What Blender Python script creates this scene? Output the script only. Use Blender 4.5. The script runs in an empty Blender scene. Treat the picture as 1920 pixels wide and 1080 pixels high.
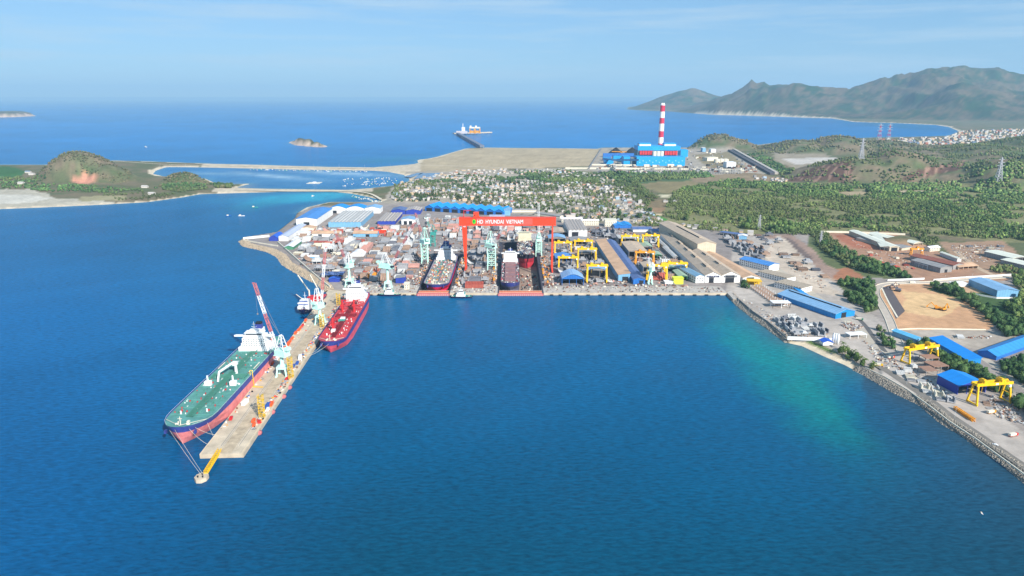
import bpy, math, random, time
import numpy as np
from mathutils import Vector, Matrix
T0 = time.time()
random.seed(7)
RNG = np.random.default_rng(11)
SC = bpy.context.scene
# ------------------------------------------------------------------ camera
HC = 300.0
PITCH = math.atan((540 - 181) / 1280.0)
cam_d = bpy.data.cameras.new('camera')
cam = bpy.data.objects.new('camera', cam_d)
SC.collection.objects.link(cam)
cam_d.sensor_width = 36.0
cam_d.lens = 24.0
cam_d.clip_start = 1.0
cam_d.clip_end = 400000.0
cam.location = (0, 0, HC)
cam.rotation_euler = (math.pi / 2 - PITCH, 0, 0)
SC.camera = cam
# ------------------------------------------------------------------ light
SUN_EL, SUN_ROT = math.radians(33), math.radians(146)
W = bpy.data.worlds.new('World'); SC.world = W; W.use_nodes = True
nt = W.node_tree; bg = nt.nodes['Background']
sky = nt.nodes.new('ShaderNodeTexSky'); sky.sky_type = 'NISHITA'; sky.sun_disc = False
sky.sun_elevation = SUN_EL; sky.sun_rotation = SUN_ROT
sky.altitude = 300; sky.air_density = 1.0; sky.dust_density = 0.25; sky.ozone_density = 3.0
bg.inputs[1].default_value = 0.094
# thin high cloud streaks
tc = nt.nodes.new('ShaderNodeTexCoord'); mp = nt.nodes.new('ShaderNodeMapping'); mp.inputs['Scale'].default_value = (1.6, 1.6, 22)
mp.inputs['Rotation'].default_value = (0, 0.02, 0)
nz = nt.nodes.new('ShaderNodeTexNoise'); nz.inputs['Scale'].default_value = 2.2; nz.inputs['Detail'].default_value = 7; nz.inputs['Roughness'].default_value = 0.62
rp = nt.nodes.new('ShaderNodeMapRange'); rp.inputs[1].default_value = 0.47; rp.inputs[2].default_value = 0.75; rp.inputs[4].default_value = 0.75
mx = nt.nodes.new('ShaderNodeMix'); mx.data_type = 'RGBA'
mx.inputs['B'].default_value = (4.0, 5.1, 6.0, 1)
L = nt.links.new
L(tc.outputs['Generated'], mp.inputs[0]); L(mp.outputs[0], nz.inputs[0]); L(nz.outputs[0], rp.inputs[0])
L(rp.outputs[0], mx.inputs['Factor']); tn = nt.nodes.new('ShaderNodeVectorMath'); tn.operation = 'MULTIPLY'; tn.inputs[1].default_value = (0.72, 0.88, 1.08); L(sky.outputs[0], tn.inputs[0]); mz = nt.nodes.new('ShaderNodeMix'); mz.data_type = 'RGBA'; mz.inputs['Factor'].default_value = 0.62; mz.inputs['B'].default_value = (1.55, 3.15, 4.9, 1); L(tn.outputs[0], mz.inputs['A']); L(mz.outputs['Result'], mx.inputs['A']); L(mx.outputs['Result'], bg.inputs[0])
sd = bpy.data.lights.new('sun', 'SUN'); sun = bpy.data.objects.new('sun', sd); SC.collection.objects.link(sun)
sd.energy = 5.0; sd.angle = math.radians(0.5); sd.color = (1.0, 0.955, 0.88)
SUNV = Vector((math.sin(SUN_ROT) * math.cos(SUN_EL), math.cos(SUN_ROT) * math.cos(SUN_EL), math.sin(SUN_EL)))
sun.rotation_euler = SUNV.to_track_quat('Z', 'Y').to_euler()
SC.view_settings.view_transform = 'Standard'; SC.view_settings.look = 'None'
SC.view_settings.exposure = 0.63; SC.view_settings.gamma = 1.0
SC.cycles.max_bounces = 5; SC.cycles.diffuse_bounces = 2; SC.cycles.glossy_bounces = 3; SC.cycles.volume_bounces = 0
SC.cycles.caustics_reflective = False; SC.cycles.caustics_refractive = False
SC.cycles.use_denoising = True
# ------------------------------------------------------------------ helpers
CP, SP = math.cos(PITCH), math.sin(PITCH)
def G(u, v, z=4.0):
    """ground point of the place that the photo shows at (u, v)"""
    x = (u - 960) / 1280.0; y = (540 - v) / 1280.0
    dy = CP + y * SP; dz = -SP + y * CP
    t = (z - HC) / dz
    return Vector((x * t, dy * t, z))
def UV(x, y, z=0.0):
    dz = z - HC
    cy = y * CP - dz * SP; up = y * SP + dz * CP
    return 960 + 1280.0 * x / cy, 540 - 1280.0 * up / cy
def MPP(v, z=4.0):
    g = G(960, v, z); return (g.y * CP + (HC - z) * SP) / 1280.0
def lin(c):
    c = c / 255.0
    return c / 12.92 if c <= 0.04045 else ((c + 0.055) / 1.055) ** 2.4
def tag(o, label=None, cat=None, group=None, kind=None):
    if label: o['label'] = label
    if cat: o['category'] = cat
    if group: o['group'] = group
    if kind: o['kind'] = kind
    return o
COL = SC.collection.objects
MATS = {}
def M(name, rgb=None, rough=0.75, var=0.18, scale=0.12, metal=0.0, stripe=None, attr=None, spec=0.4):
    """painted / natural surface with uneven wear; stripe=(axis, period, depth) adds sheet ribs"""
    if name in MATS: return MATS[name]
    m = bpy.data.materials.new(name); m.use_nodes = True; n = m.node_tree; b = n.nodes['Principled BSDF']
    b.inputs['Roughness'].default_value = rough; b.inputs['Metallic'].default_value = metal
    b.inputs['Specular IOR Level'].default_value = spec
    l = n.links.new
    tcn = n.nodes.new('ShaderNodeTexCoord')
    no = n.nodes.new('ShaderNodeTexNoise'); no.inputs['Scale'].default_value = scale; no.inputs['Detail'].default_value = 6; no.inputs['Roughness'].default_value = 0.65
    l(tcn.outputs['Object'], no.inputs[0])
    mr = n.nodes.new('ShaderNodeMapRange'); mr.inputs[1].default_value = 0.3; mr.inputs[2].default_value = 0.7
    mr.inputs[3].default_value = 1 - var; mr.inputs[4].default_value = 1 + var * 0.5
    l(no.outputs[0], mr.inputs[0])
    mm = n.nodes.new('ShaderNodeVectorMath'); mm.operation = 'SCALE'
    if attr:
        at = n.nodes.new('ShaderNodeAttribute'); at.attribute_name = attr; l(at.outputs['Color'], mm.inputs[0])
    else:
        mm.inputs[0].default_value = tuple(lin(c) for c in rgb)
    l(mr.outputs[0], mm.inputs['Scale'])
    out = mm.outputs[0]
    if stripe:
        ax, per, dep = stripe
        sx = n.nodes.new('ShaderNodeSeparateXYZ'); l(tcn.outputs['Object'], sx.inputs[0])
        q = n.nodes.new('ShaderNodeMath'); q.operation = 'MULTIPLY'; q.inputs[1].default_value = 1.0 / per; l(sx.outputs[ax], q.inputs[0])
        fr = n.nodes.new('ShaderNodeMath'); fr.operation = 'FRACT'; l(q.outputs[0], fr.inputs[0])
        st = n.nodes.new('ShaderNodeMath'); st.operation = 'LESS_THAN'; st.inputs[1].default_value = 0.28; l(fr.outputs[0], st.inputs[0])
        mr2 = n.nodes.new('ShaderNodeMapRange'); mr2.inputs[3].default_value = 1.0; mr2.inputs[4].default_value = 1 - dep; l(st.outputs[0], mr2.inputs[0])
        m2 = n.nodes.new('ShaderNodeVectorMath'); m2.operation = 'SCALE'; l(out, m2.inputs[0]); l(mr2.outputs[0], m2.inputs['Scale']); out = m2.outputs[0]
    l(out, b.inputs['Base Color'])
    MATS[name] = m
    return m
class MB:
    def __init__(s): s.v = []; s.f = []; s.m = []
    def add(s, vs, fs, m=0):
        k = len(s.v); s.v += [tuple(p) for p in vs]; s.f += [tuple(i + k for i in f) for f in fs]; s.m += [m] * len(fs); return s
    def box(s, x0, x1, y0, y1, z0, z1, m=0):
        return s.add([(x0,y0,z0),(x1,y0,z0),(x1,y1,z0),(x0,y1,z0),(x0,y0,z1),(x1,y0,z1),(x1,y1,z1),(x0,y1,z1)],
              [(3,2,1,0),(4,5,6,7),(0,1,5,4),(1,2,6,5),(2,3,7,6),(3,0,4,7)], m)
    def bar(s, p, q, w, m=0, h=None):
        p = Vector(p); q = Vector(q); d = q - p
        if d.length < 1e-6: return s
        d.normalize(); up = Vector((0, 0, 1)) if abs(d.z) < 0.95 else Vector((0, 1, 0))
        a = d.cross(up).normalized(); b = a.cross(d).normalized(); h = h or w
        a *= w / 2; b *= h / 2
        return s.add([p-a-b, p+a-b, p+a+b, p-a+b, q-a-b, q+a-b, q+a+b, q-a+b],
              [(3,2,1,0),(4,5,6,7),(0,1,5,4),(1,2,6,5),(2,3,7,6),(3,0,4,7)][::1], m)
    def tube(s, p, q, r0, r1=None, n=10, m=0):
        p = Vector(p); q = Vector(q); d = (q - p).normalized(); r1 = r0 if r1 is None else r1
        up = Vector((0, 0, 1)) if abs(d.z) < 0.95 else Vector((0, 1, 0))
        a = d.cross(up).normalized(); b = a.cross(d).normalized()
        vs = []
        for c, r in ((p, r0), (q, r1)):
            for i in range(n):
                t = 2 * math.pi * i / n; vs.append(c + a * (r * math.cos(t)) + b * (r * math.sin(t)))
        fs = [(i, (i+1) % n, n + (i+1) % n, n + i) for i in range(n)] + [tuple(range(n))[::-1], tuple(range(n, 2*n))]
        return s.add(vs, fs, m)
    def prism(s, poly, z0, z1, m=0, mt=None):
        n = len(poly); vs = [(p[0], p[1], z0) for p in poly] + [(p[0], p[1], z1) for p in poly]
        a = sum(poly[i][0]*poly[(i+1)%n][1] - poly[(i+1)%n][0]*poly[i][1] for i in range(n))
        sd_ = [(i, (i+1) % n, n + (i+1) % n, n + i) for i in range(n)]
        if a < 0: sd_ = [f[::-1] for f in sd_]
        s.add(vs, sd_, m)
        t = tuple(range(n, 2*n)); s.add(vs, [t if a > 0 else t[::-1]], m if mt is None else mt)
        return s
    def truss(s, p, q, w, n, t, m=0, cols=None, h=None):
        """four-chord lattice beam of width w between p and q; cols: material per bay"""
        p = Vector(p); q = Vector(q); d = (q - p); Ln = d.length; d.normalize()
        up = Vector((0, 0, 1)) if abs(d.z) < 0.95 else Vector((0, 1, 0))
        a = d.cross(up).normalized() * w / 2; b = a.cross(d).normalized() * (h or w) / 2
        cs = [-a-b, a-b, a+b, -a+b]
        for i in range(n):
            mm = cols[i % len(cols)] if cols else m
            f0 = p + d * (Ln * i / n); f1 = p + d * (Ln * (i + 1) / n)
            for k in range(4):
                s.bar(f0 + cs[k], f1 + cs[k], t, mm)
                s.bar(f0 + cs[k], f1 + cs[(k+1) % 4], t * 0.7, mm)
                s.bar(f0 + cs[k], f0 + cs[(k+1) % 4], t * 0.7, mm)
        return s
    def build(s, name, mats, parent=None, loc=None, rot=0.0, smooth=False):
        me = bpy.data.meshes.new(name); me.from_pydata(s.v, [], s.f); me.update()
        for m in (mats if isinstance(mats, (list, tuple)) else [mats]): me.materials.append(m)
        if len(me.materials) > 1: me.polygons.foreach_set('material_index', s.m)
        if smooth: me.polygons.foreach_set('use_smooth', [True] * len(s.f))
        o = bpy.data.objects.new(name, me); COL.link(o)
        if parent: o.parent = parent
        if loc is not None: o.location = loc
        o.rotation_euler.z = rot
        return o
def thing(name, loc, label, cat, group=None, rot=0.0):
    o = bpy.data.objects.new(name, None); COL.link(o); o.location = loc; o.rotation_euler.z = rot; o.empty_display_size = 3
    return tag(o, label, cat, group)
def copy_tree(o, parent=None):
    c = o.copy(); COL.link(c)
    if parent: c.parent = parent
    for ch in o.children: copy_tree(ch, c)
    return c
def npmesh(name, V, F, mat, attrs=None, smooth=False, parent=None, fattr=None):
    """mesh object straight from numpy arrays (F: n x 3 or n x 4)"""
    me = bpy.data.meshes.new(name); V = np.asarray(V, np.float32); F = np.asarray(F, np.int32)
    k = F.shape[1]
    me.vertices.add(len(V)); me.vertices.foreach_set('co', V.ravel())
    me.loops.add(F.size); me.loops.foreach_set('vertex_index', F.ravel())
    me.polygons.add(len(F)); me.polygons.foreach_set('loop_start', np.arange(0, F.size, k, dtype=np.int32))
    me.polygons.foreach_set('loop_total', np.full(len(F), k, np.int32))
    if smooth: me.polygons.foreach_set('use_smooth', np.ones(len(F), bool))
    me.update(); me.validate()
    for nme, (dom, arr) in (attrs or {}).items():
        at = me.attributes.new(nme, 'FLOAT_COLOR', dom); at.data.foreach_set('color', np.asarray(arr, np.float32).ravel())
    me.materials.append(mat)
    o = bpy.data.objects.new(name, me); COL.link(o)
    if parent: o.parent = parent
    return o
# value noise, numpy
_P = RNG.random((256, 256))
def vnoise(x, y):
    xi = np.floor(x).astype(int); yi = np.floor(y).astype(int); fx = x - xi; fy = y - yi
    fx = fx * fx * (3 - 2 * fx); fy = fy * fy * (3 - 2 * fy)
    a = _P[xi % 256, yi % 256]; b = _P[(xi + 1) % 256, yi % 256]; c = _P[xi % 256, (yi + 1) % 256]; d = _P[(xi + 1) % 256, (yi + 1) % 256]
    return (a * (1 - fx) + b * fx) * (1 - fy) + (c * (1 - fx) + d * fx) * fy
def fbm(x, y, s, o=5, g=0.5):
    t = 0; a = 1; n = 0
    for i in range(o):
        t = t + a * vnoise(x / s + 17.3 * i, y / s + 9.1 * i); n += a; a *= g; s /= 2.03
    return t / n
def ridged(x, y, s, o=5):
    t = 0; a = 1; n = 0
    for i in range(o):
        t = t + a * (1 - np.abs(2 * vnoise(x / s + 31.7 * i, y / s + 5.9 * i) - 1)); n += a; a *= 0.5; s /= 2.05
    return t / n
def inside(px, py, poly):
    r = np.zeros(px.shape, bool); n = len(poly)
    for i in range(n):
        x0, y0 = poly[i][:2]; x1, y1 = poly[(i + 1) % n][:2]
        if y0 == y1: continue
        c = ((y0 > py) != (y1 > py)) & (px < (x1 - x0) * (py - y0) / (y1 - y0) + x0)
        r ^= c
    return r
def sdist(px, py, poly):
    """signed distance, + inside"""
    d = np.full(px.shape, 1e12); n = len(poly)
    for i in range(n):
        x0, y0 = poly[i][:2]; x1, y1 = poly[(i + 1) % n][:2]
        ex, ey = x1 - x0, y1 - y0; L2 = ex * ex + ey * ey
        if L2 < 1e-9: continue
        t = np.clip(((px - x0) * ex + (py - y0) * ey) / L2, 0, 1)
        d = np.minimum(d, (px - x0 - t * ex) ** 2 + (py - y0 - t * ey) ** 2)
    d = np.sqrt(d)
    return np.where(inside(px, py, poly), d, -d)
W0 = lambda pts: [tuple(G(u, v, 0.0)[:2]) for u, v in pts]
# ------------------------------------------------------------------ land outline (photo pixels of the waterline -> ground)
P_MAIN = [(-500,309),(0,309),(85,309),(212,301),(260,302),(312,304),(395,307),(480,309),(615,313),(700,314),(725,312),(775,308),(785,305),(781,300),(800,298),(820,294),(875,278),(905,277),
 (1120,279),(1130,277),(1290,277),(1340,274),(1396,272),(1412,273),(1450,268),(1514,263),(1535,262),(1636,258),(1698,257),(1774,255),(1790,251),(1798,246),(1779,238),(1752,234),(1671,230.5),(1600,228.5),(1562,222),
 (1413,217),(1338,215),(1267,210),(1251,208.5),(1215,207.5),(1176,205),(1178,200.5),(1260,197.5),(2700,196),(2900,1300),(2300,1250),(2000,960),(1920,905),(1875,867),(1847,848),(1800,815),(1764,793),(1727,761),(1675,736),
 (1619,703),(1583,684),(1549,670),(1504,649),(1473,642),(1436,614),(1420,603),(1387,577),(1374,565),(1362,552),(690,552),(655,552),(612,549),(600,537),(560,515),(530,497),(520,482),(500,472),(456,462),
 (448,453),(455,446),(506,438),(518,436),(553,409),(557,400),(575,389),(618,379),(709,379),(717,376),(690,369),(659,363),(630,360),(600,359.5),(540,359),(475,361),(375,364),(342,370),(275,379),(187,384),(100,388),(0,392),(-500,402)]
P_LAG = [(292,320),(312,313),(360,313.5),(480,316),(565,318),(700,320),(727,322),(757,328),(770,337),(757,345),(740,348),(692,353),(652,356),(580,355),(500,354),(440,352),(472,344),(435,346),(400,342),(385,335),(345,331),(307,331),(287,326)]
P_ISL = [(541,267),(556,272),(600,276),(617,276),(600,271),(575,266),(550,264)]
P_ISL2 = [(-120,222),(30,219.5),(66,217.5),(40,215.5),(-120,215)]
P_ISL3 = [(1129,193.5),(1150,193.8),(1166,193),(1150,192)]
W_MAIN, W_LAG, W_ISL, W_ISL2, W_ISL3 = (W0(p) for p in (P_MAIN, P_LAG, P_ISL, P_ISL2, P_ISL3))
APRON = [(655,552),(1362,552),(1374,565),(1387,577)]
def land_sd(x, y):
    a = sdist(x, y, W_MAIN); a = np.minimum(a, -sdist(x, y, W_LAG))
    for p in (W_ISL, W_ISL2, W_ISL3): a = np.maximum(a, sdist(x, y, p))
    return a
# hills: (u, v_base, v_top, half-width px left, right, half-depth m, power)
HILLS = [(150,333,286,82,100,190,1.3),(345,342,326,46,55,80,1.3),(205,338,312,50,60,130,1.3),
 (1342,276,252.5,54,62,330,1.1),(1385,277,264,40,40,220,1.2),
 (1500,281,266,70,70,420,1.2),(1575,281,257,80,75,450,1.2),(1665,281,266,70,80,380,1.3),
 (1616,331,298,150,95,330,1.5),(1665,328,283,80,140,360,1.4),(1745,325,300,90,120,330,1.4),
 (1760,300,286,110,120,600,1.3),(1850,300,274,120,130,700,1.3),(1960,295,258,150,200,800,1.3),
 (1800,338,318,90,120,230,1.4),(1880,342,299,110,150,280,1.35),(1975,340,276,110,180,320,1.3),
 (1690,460,447,60,70,60,1.6),
 (560,271,260.5,20,16,260,0.7),(576,272,262,14,14,240,0.8),(545,269,266,8,12,150,0.8),(596,273,266.5,12,9,200,0.8),(608,275,271,9,9,150,0.8),(20,218,209,60,42,900,0.8),(-60,218,205,60,60,900,0.8),(1148,193,188.5,14,18,2500,0.7)]
RIDGE = [(1150,206),(1176,203),(1200,190),(1222,184),(1235,181),(1250,178.5),(1270,172),(1290,169),(1305,170.5),(1330,178),(1352,182),(1380,196),(1420,214),(1450,230)]
RIDGE2 = [(1262,214),(1275,203),(1310,190),(1330,186),(1345,179),(1372,177),(1385,171),(1400,165),(1406,158.5),(1414,162),(1424,160),(1431,155),(1441,161),(1460,157.5),(1492,157.5),(1518,163),(1545,166),(1590,170),(1625,163),(1645,156),(1652,155),(1662,156),(1675,150),(1692,148.5),(1715,139),(1745,134),(1768,130),(1782,124),(1797,123),(1812,127),(1835,130),(1862,131),(1885,142),(1905,147),(1925,149),(1990,160),(2100,140),(2300,170),(2700,150)]
def ridge_h(x, y, pts, ycen, wf, wb):
    s = x / np.maximum(y, 1.0); us = 960 + 1280 * s / (CP)     # azimuth -> approx. pixel column near the horizon
    yc = np.interp(us, [p[0] for p in ycen], [p[1] for p in ycen])
    vt = np.interp(us, [p[0] for p in pts], [p[1] for p in pts], left=400, right=400)
    yy = (540 - vt) / 1280.0; top = HC + yc * ((-SP + yy * CP) / (CP + yy * SP))
    top = np.maximum(top, 0)
    r = np.where(y < yc, (yc - y) / wf, (y - yc) / wb)
    n = ridged(x + 3000, y, 2100.0, 6) - 0.66
    prof = np.clip(1 - r, 0, 1) ** 0.95
    h = top * prof * (1 + 2.3 * n * np.clip(r * 3.5, 0, 1)) + 60 * n * np.clip(1 - r, 0, 1)
    return np.where(r < 1, np.maximum(h, 0), 0)
def hill_h(x, y):
    h = np.zeros(x.shape)
    for (u, vb, vt, wl, wr, dd, pw) in HILLS:
        c = G(u, vb, 0.0); t = G(u, vt, 0.0)
        yy = (540 - vt) / 1280.0; top = HC + c.y * ((-SP + yy * CP) / (CP + yy * SP))
        m = MPP(vb, 0)
        dx = (x - c.x * (y / c.y) ** 0.5); wx = np.where(dx < 0, wl * m, wr * m)
        r2 = (dx / wx) ** 2 + ((y - c.y) / dd) ** 2
        n = fbm(x, y, dd * 0.6, 4) - 0.5
        h = np.maximum(h, top * np.clip(1 - r2 * (1 + 0.7 * n), 0, 1) ** pw * (1 + 0.16 * n))
    return h
def base_h(x, y, sd_):
    far = np.clip((y - 6000) / 4000, 0, 1)
    u, v = UV(x, y)
    beach = (v < 395) | ((u > 1470) & (u < 1650) & (v > 630)) 
    sl = np.where(beach, 0.11, 0.42)
    return np.clip(sd_ * sl, -3.0, 3.6 + far * 4)
def terr(x, y, sd_=None):
    x = np.asarray(x, float); y = np.asarray(y, float)
    if sd_ is None: sd_ = land_sd(x, y)
    z = base_h(x, y, sd_)
    mask = np.clip(sd_ / 60.0, 0, 1); mask = mask * mask * (3 - 2 * mask)
    isl = np.clip(sd_ / 25.0, 0, 1)
    hh = hill_h(x, y)
    u, v = UV(x, y)
    z = z + hh * np.where(v < 280, isl, mask)
    r1 = ridge_h(x, y, RIDGE, [(1176, 18000), (1500, 17500)], 1900, 3000)
    r2 = ridge_h(x, y, RIDGE2, [(1262, 13400), (1400, 13800), (1600, 13000), (1800, 12300), (2000, 12000), (2700, 11000)], 3600, 4000)
    # keep feet at the coast
    k = np.clip(sd_ / 900.0, 0, 1) ** 0.55
    z = z + np.maximum(r1, r2) * k
    # high plateau of the small works above the yard (excavated bench)
    return z
# ------------------------------------------------------------------ land cover, in photo coordinates of the ground
def C(r, g, b): return np.array([lin(r), lin(g), lin(b)])
COVER = [  # (polygon, colour, edge noise px)
 ([(560,395),(560,560),(1362,560),(1480,660),(1640,720),(2000,960),(2300,1250),(2900,1250),(2700,560),(1640,500),(1500,430),(1300,430),(1150,420),(980,402),(820,375),(700,378)], C(150,140,132), 0),
 # yard deck
 ([(440,470),(520,500),(620,560),(1362,560),(1480,660),(1560,600),(1400,440),(1150,424),(980,402),(780,385),(560,385),(520,430),(440,440)], C(142,133,128), 0),
 # peninsula flats
 ([(-500,355),(60,355),(110,372),(230,378),(60,392),(-500,402)], C(176,168,150), 3),
 ([(-500,364),(40,364),(100,371),(60,381),(-500,385)], C(196,190,176), 3),
 ([(150,368),(235,366),(240,375),(150,377)], C(150,142,108), 2),
 ([(-500,312),(20,313),(48,320),(40,332),(-500,336)], C(60,100,50), 2),
 # reclaimed flat and plant ground
 ([(781,300),(820,294),(875,277),(1130,277),(1112,312),(900,318),(700,330),(690,318)], C(170,154,126), 1),
 ([(1128,277),(1290,276),(1375,281),(1450,338),(1120,338),(1100,318)], C(160,150,136), 1),
 ([(1298,290),(1368,284),(1398,314),(1330,316)], C(138,126,98), 1),
 ([(1450,284),(1560,292),(1500,320),(1450,300)], C(150,138,118), 2),
 ([(1462,296),(1590,296),(1545,306),(1490,308)], C(188,180,170), 1),
 # town ground
 ([(740,322),(1060,316),(1140,322),(1175,350),(1215,380),(1250,425),(1000,404),(830,378),(715,382),(735,350),(775,335)], C(160,150,134), 3),
 # fields
 ([(980,322),(1130,322),(1150,350),(1000,345)], C(120,120,84), 4),
 ([(1110,322),(1330,322),(1340,340),(1170,345)], C(80,100,64), 6),
 ([(1195,345),(1290,338),(1330,352),(1320,366),(1240,362)], C(132,120,86), 3),
 ([(1236,364),(1262,364),(1264,370),(1240,370)], C(200,190,160), 1),
 ([(1290,330),(1400,322),(1480,335),(1430,345),(1300,343)], C(140,122,96), 3),
 ([(1190,388),(1270,390),(1268,398),(1200,399)], C(150,122,92), 2),
 ([(1205,378),(1290,372),(1280,390),(1205,390)], C(128,112,84), 3),
 ([(1298,380),(1360,376),(1362,396),(1300,394)], C(128,88,70), 3),
 ([(1206,404),(1240,403),(1258,408),(1256,414),(1215,412)], C(70,135,52), 0.6),
 ([(1204,400),(1268,402),(1276,406),(1240,405)], C(196,176,140), 0.6),
 ([(1256,408),(1296,406),(1294,412),(1260,414)], C(76,132,60), 0.6),
 ([(1292,407),(1330,405),(1358,415),(1312,417)], C(206,186,148), 0.6),
 ([(1312,418),(1362,415),(1372,421),(1330,423)], C(72,132,54), 0.6),
 ([(1240,414),(1296,412),(1310,420),(1260,422)], C(140,132,84), 1.5),
 # right green
 ([(1360,335),(1500,345),(1900,345),(2900,360),(2900,470),(1900,455),(1720,438),(1540,432),(1420,440),(1270,425),(1240,405),(1260,360)], C(124,122,84), 3),
 ([(1560,362),(1612,358),(1640,362),(1590,368)], C(160,142,112), 2),
 ([(1675,358),(1750,357),(1742,362),(1690,364)], C(176,158,130), 2),
 ([(1520,440),(1545,434),(1600,470),(1720,525),(1620,520),(1500,500)], C(96,104,68), 3),
 ([(1545,436),(1660,434),(1735,460),(1780,480),(1830,500),(1900,525),(1735,530),(1690,515),(1600,478)], C(160,124,100), 2),
 ([(1760,455),(1880,450),(1905,470),(1930,520),(1830,510),(1790,485)], C(158,128,104), 3),
 ([(1560,440),(1640,440),(1660,470),(1600,465)], C(160,104,80), 3),
 ([(1645,532),(1740,530),(1840,580),(1862,612),(1850,618),(1670,618),(1655,585)], C(190,148,112), 2.5),
 ([(1690,548),(1760,550),(1800,575),(1760,595),(1700,585)], C(202,168,124), 6),
 ([(1735,540),(1850,580),(1930,640),(2900,760),(2900,500),(1940,500),(1900,550),(1800,530)], C(70,92,52), 3),
 ([(1766,532),(1836,528),(1850,548),(1790,548)], C(186,152,118), 2),
 ([(1500,452),(1530,490),(1570,505),(1640,530),(1600,560),(1480,470),(1440,440)], C(166,140,118), 2),
 ([(1545,507),(1590,500),(1620,520),(1600,532),(1560,520)], C(158,108,80), 3),
 ([(1432,443),(1482,438),(1528,470),(1552,500),(1575,506),(1560,522),(1500,494)], C(150,126,112), 1),
 ([(1448,446),(1480,446),(1524,484),(1520,492),(1490,482)], C(112,98,92), .5),
 ([(1565,530),(1640,530),(1650,580),(1625,590),(1570,555)], C(82,92,58), 3),
 ([(1380,440),(1470,450),(1600,560),(1720,660),(2300,1100),(2300,1250),(1920,905),(1660,715),(1480,635),(1420,600),(1362,552)], C(172,162,152), 1),
 ([(1460,440),(1480,455),(1560,540),(1600,560),(1500,545),(1430,480)], C(190,174,156), 2),
 ([(1680,618),(1850,618),(1925,635),(1860,660),(1800,650),(1700,640)], C(168,156,142), 2),
 ([(1476,640),(1540,642),(1620,690),(1660,715),(1600,700)], C(176,162,138), 2),
 ([(1510,640),(1528,641),(1560,655),(1578,664),(1550,660)], C(90,112,60), 2),
]
COVER_N = [(np.array(p, float), c, e) for p, c, e in COVER]
SAND = C(206,190,164); ROCK = C(150,134,114); SCRUB = C(92,98,66); SCRUB2 = C(118,106,82); DRY = C(120,96,86); GREEN = C(70,92,54)
def cover(x, y, z, sd_):
    u, v = UV(x, y, z); u0, v0 = UV(x, y)
    n1 = fbm(x, y, 60, 5); n2 = fbm(x + 900, y, 14, 3); n3 = fbm(x, y + 700, 260, 4); ns = fbm(x * 7 - y * 1.2, y * .6 + x * .1, 90, 3)
    t = np.clip((n1 - 0.38) * 4, 0, 1)[:, None]
    col = SCRUB * (1 - t) + SCRUB2 * t
    for p, c, e in COVER_N:
        du = (vnoise(x / 37.0, y / 37.0) - 0.5) * 2 * e; dv = (vnoise(x / 41.0 + 50, y / 41.0) - 0.5) * 1.3 * e
        k = inside(u + du, v + dv, p)
        col = np.where(k[:, None], c * (0.78 + 0.44 * n1[:, None]) * (0.9 + 0.2 * ns[:, None]), col)
    # hills: scrub with dry and green patches by height
    hi = np.clip((z - 9) / 10, 0, 1)[:, None]
    g = np.clip((n1 * 0.6 + n3 * 0.6 - 0.5) * 5, 0, 1)[:, None]
    hc = C(124,110,88) * (1 - g) + C(84,98,62) * g
    hc = np.where((y > 5000)[:, None], (C(96,84,64) * (1 - g) + C(34,62,34) * g) * (0.7 + 0.6 * ns[:, None]), hc)
    col = col * (1 - hi) + hc * hi * (0.7 + 0.6 * n2[:, None])
    q = np.clip(0.5 + sdist(u, v, [(134,340),(141,330),(158,327),(184,330),(182,339),(165,345),(146,345)]) / 3.5, 0, 1)[:, None]
    col = col * (1 - q) + C(192,136,112) * (0.6 + 0.8 * n2[:, None]) * q
    # terraced slopes
    for p in ([(1470,340),(1520,316),(1590,300),(1604,312),(1590,346),(1560,340)], [(1690,332),(1740,312),(1812,300),(1806,316),(1740,330),(1700,340)]):
        vz = UV(x, y, z)[1]; uz = UV(x, y, z)[0]
        k = inside(uz, vz, p); lines = (np.mod(z + n2 * 3, 9) < 2.6)
        col = np.where(k[:, None], np.where(lines[:, None], C(148,118,100), C(96,72,60)), col)
    # bare rock on the islands
    isl = ((v0 < 280) & (u0 < 900)) | ((v0 < 195) & (u0 < 1170))
    col = np.where(isl[:, None], (C(100,92,74) * (1 - g) + C(84,88,60) * g) * (0.4 + 1.2 * n2[:, None]), col)
    # shore strips
    u, v = u0, v0; natural = (v < 400) | ((u > 1478) & (u < 1600) & (v > 630))
    w = np.where(v > 330, 10.0, np.where(v > 240, 22.0, 26.0)) * (0.7 + 0.6 * n1)
    k = natural & (sd_ < w) & (~((v < 290) & (u > 1125) & (u < 1300)))
    col = np.where(k[:, None], np.where(isl[:, None], C(190,168,150), SAND) * (0.85 + 0.3 * n2[:, None]), col)
    k = (~natural) & (sd_ < 9.5)
    col = np.where(k[:, None], ROCK * (0.6 + 0.8 * n2[:, None]), col)
    k = (~natural) & (sd_ < 2.4)
    col = np.where(k[:, None], C(88,80,66) * (0.7 + 0.6 * n2[:, None]), col)
    # causeways are sand and gravel
    k = ((v > 306) & (v < 323) & (u > 380) & (u < 790)) | ((v > 351) & (v < 362) & (u > 400) & (u < 700))
    col = np.where(k[:, None], C(190,176,154) * (0.85 + 0.3 * n2[:, None]), col)
    return col * (0.9 + 0.2 * n2[:, None])
def fan(ulist, ys):
    s = (np.array(ulist) - 960) / 1280.0 / CP
    X = np.outer(ys, s); Y = np.repeat(np.array(ys)[:, None], len(ulist), 1)
    return X, Y
def rows(v0, v1, dv, dmax):
    ys = []; v = v0; y = G(960, v, 0).y
    while y < G(960, v1, 0).y:
        ys.append(y); v = UV(0, y)[1] - dv; y = min(G(960, v, 0).y if v > 182 else 1e9, y + dmax)
    return ys
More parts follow.
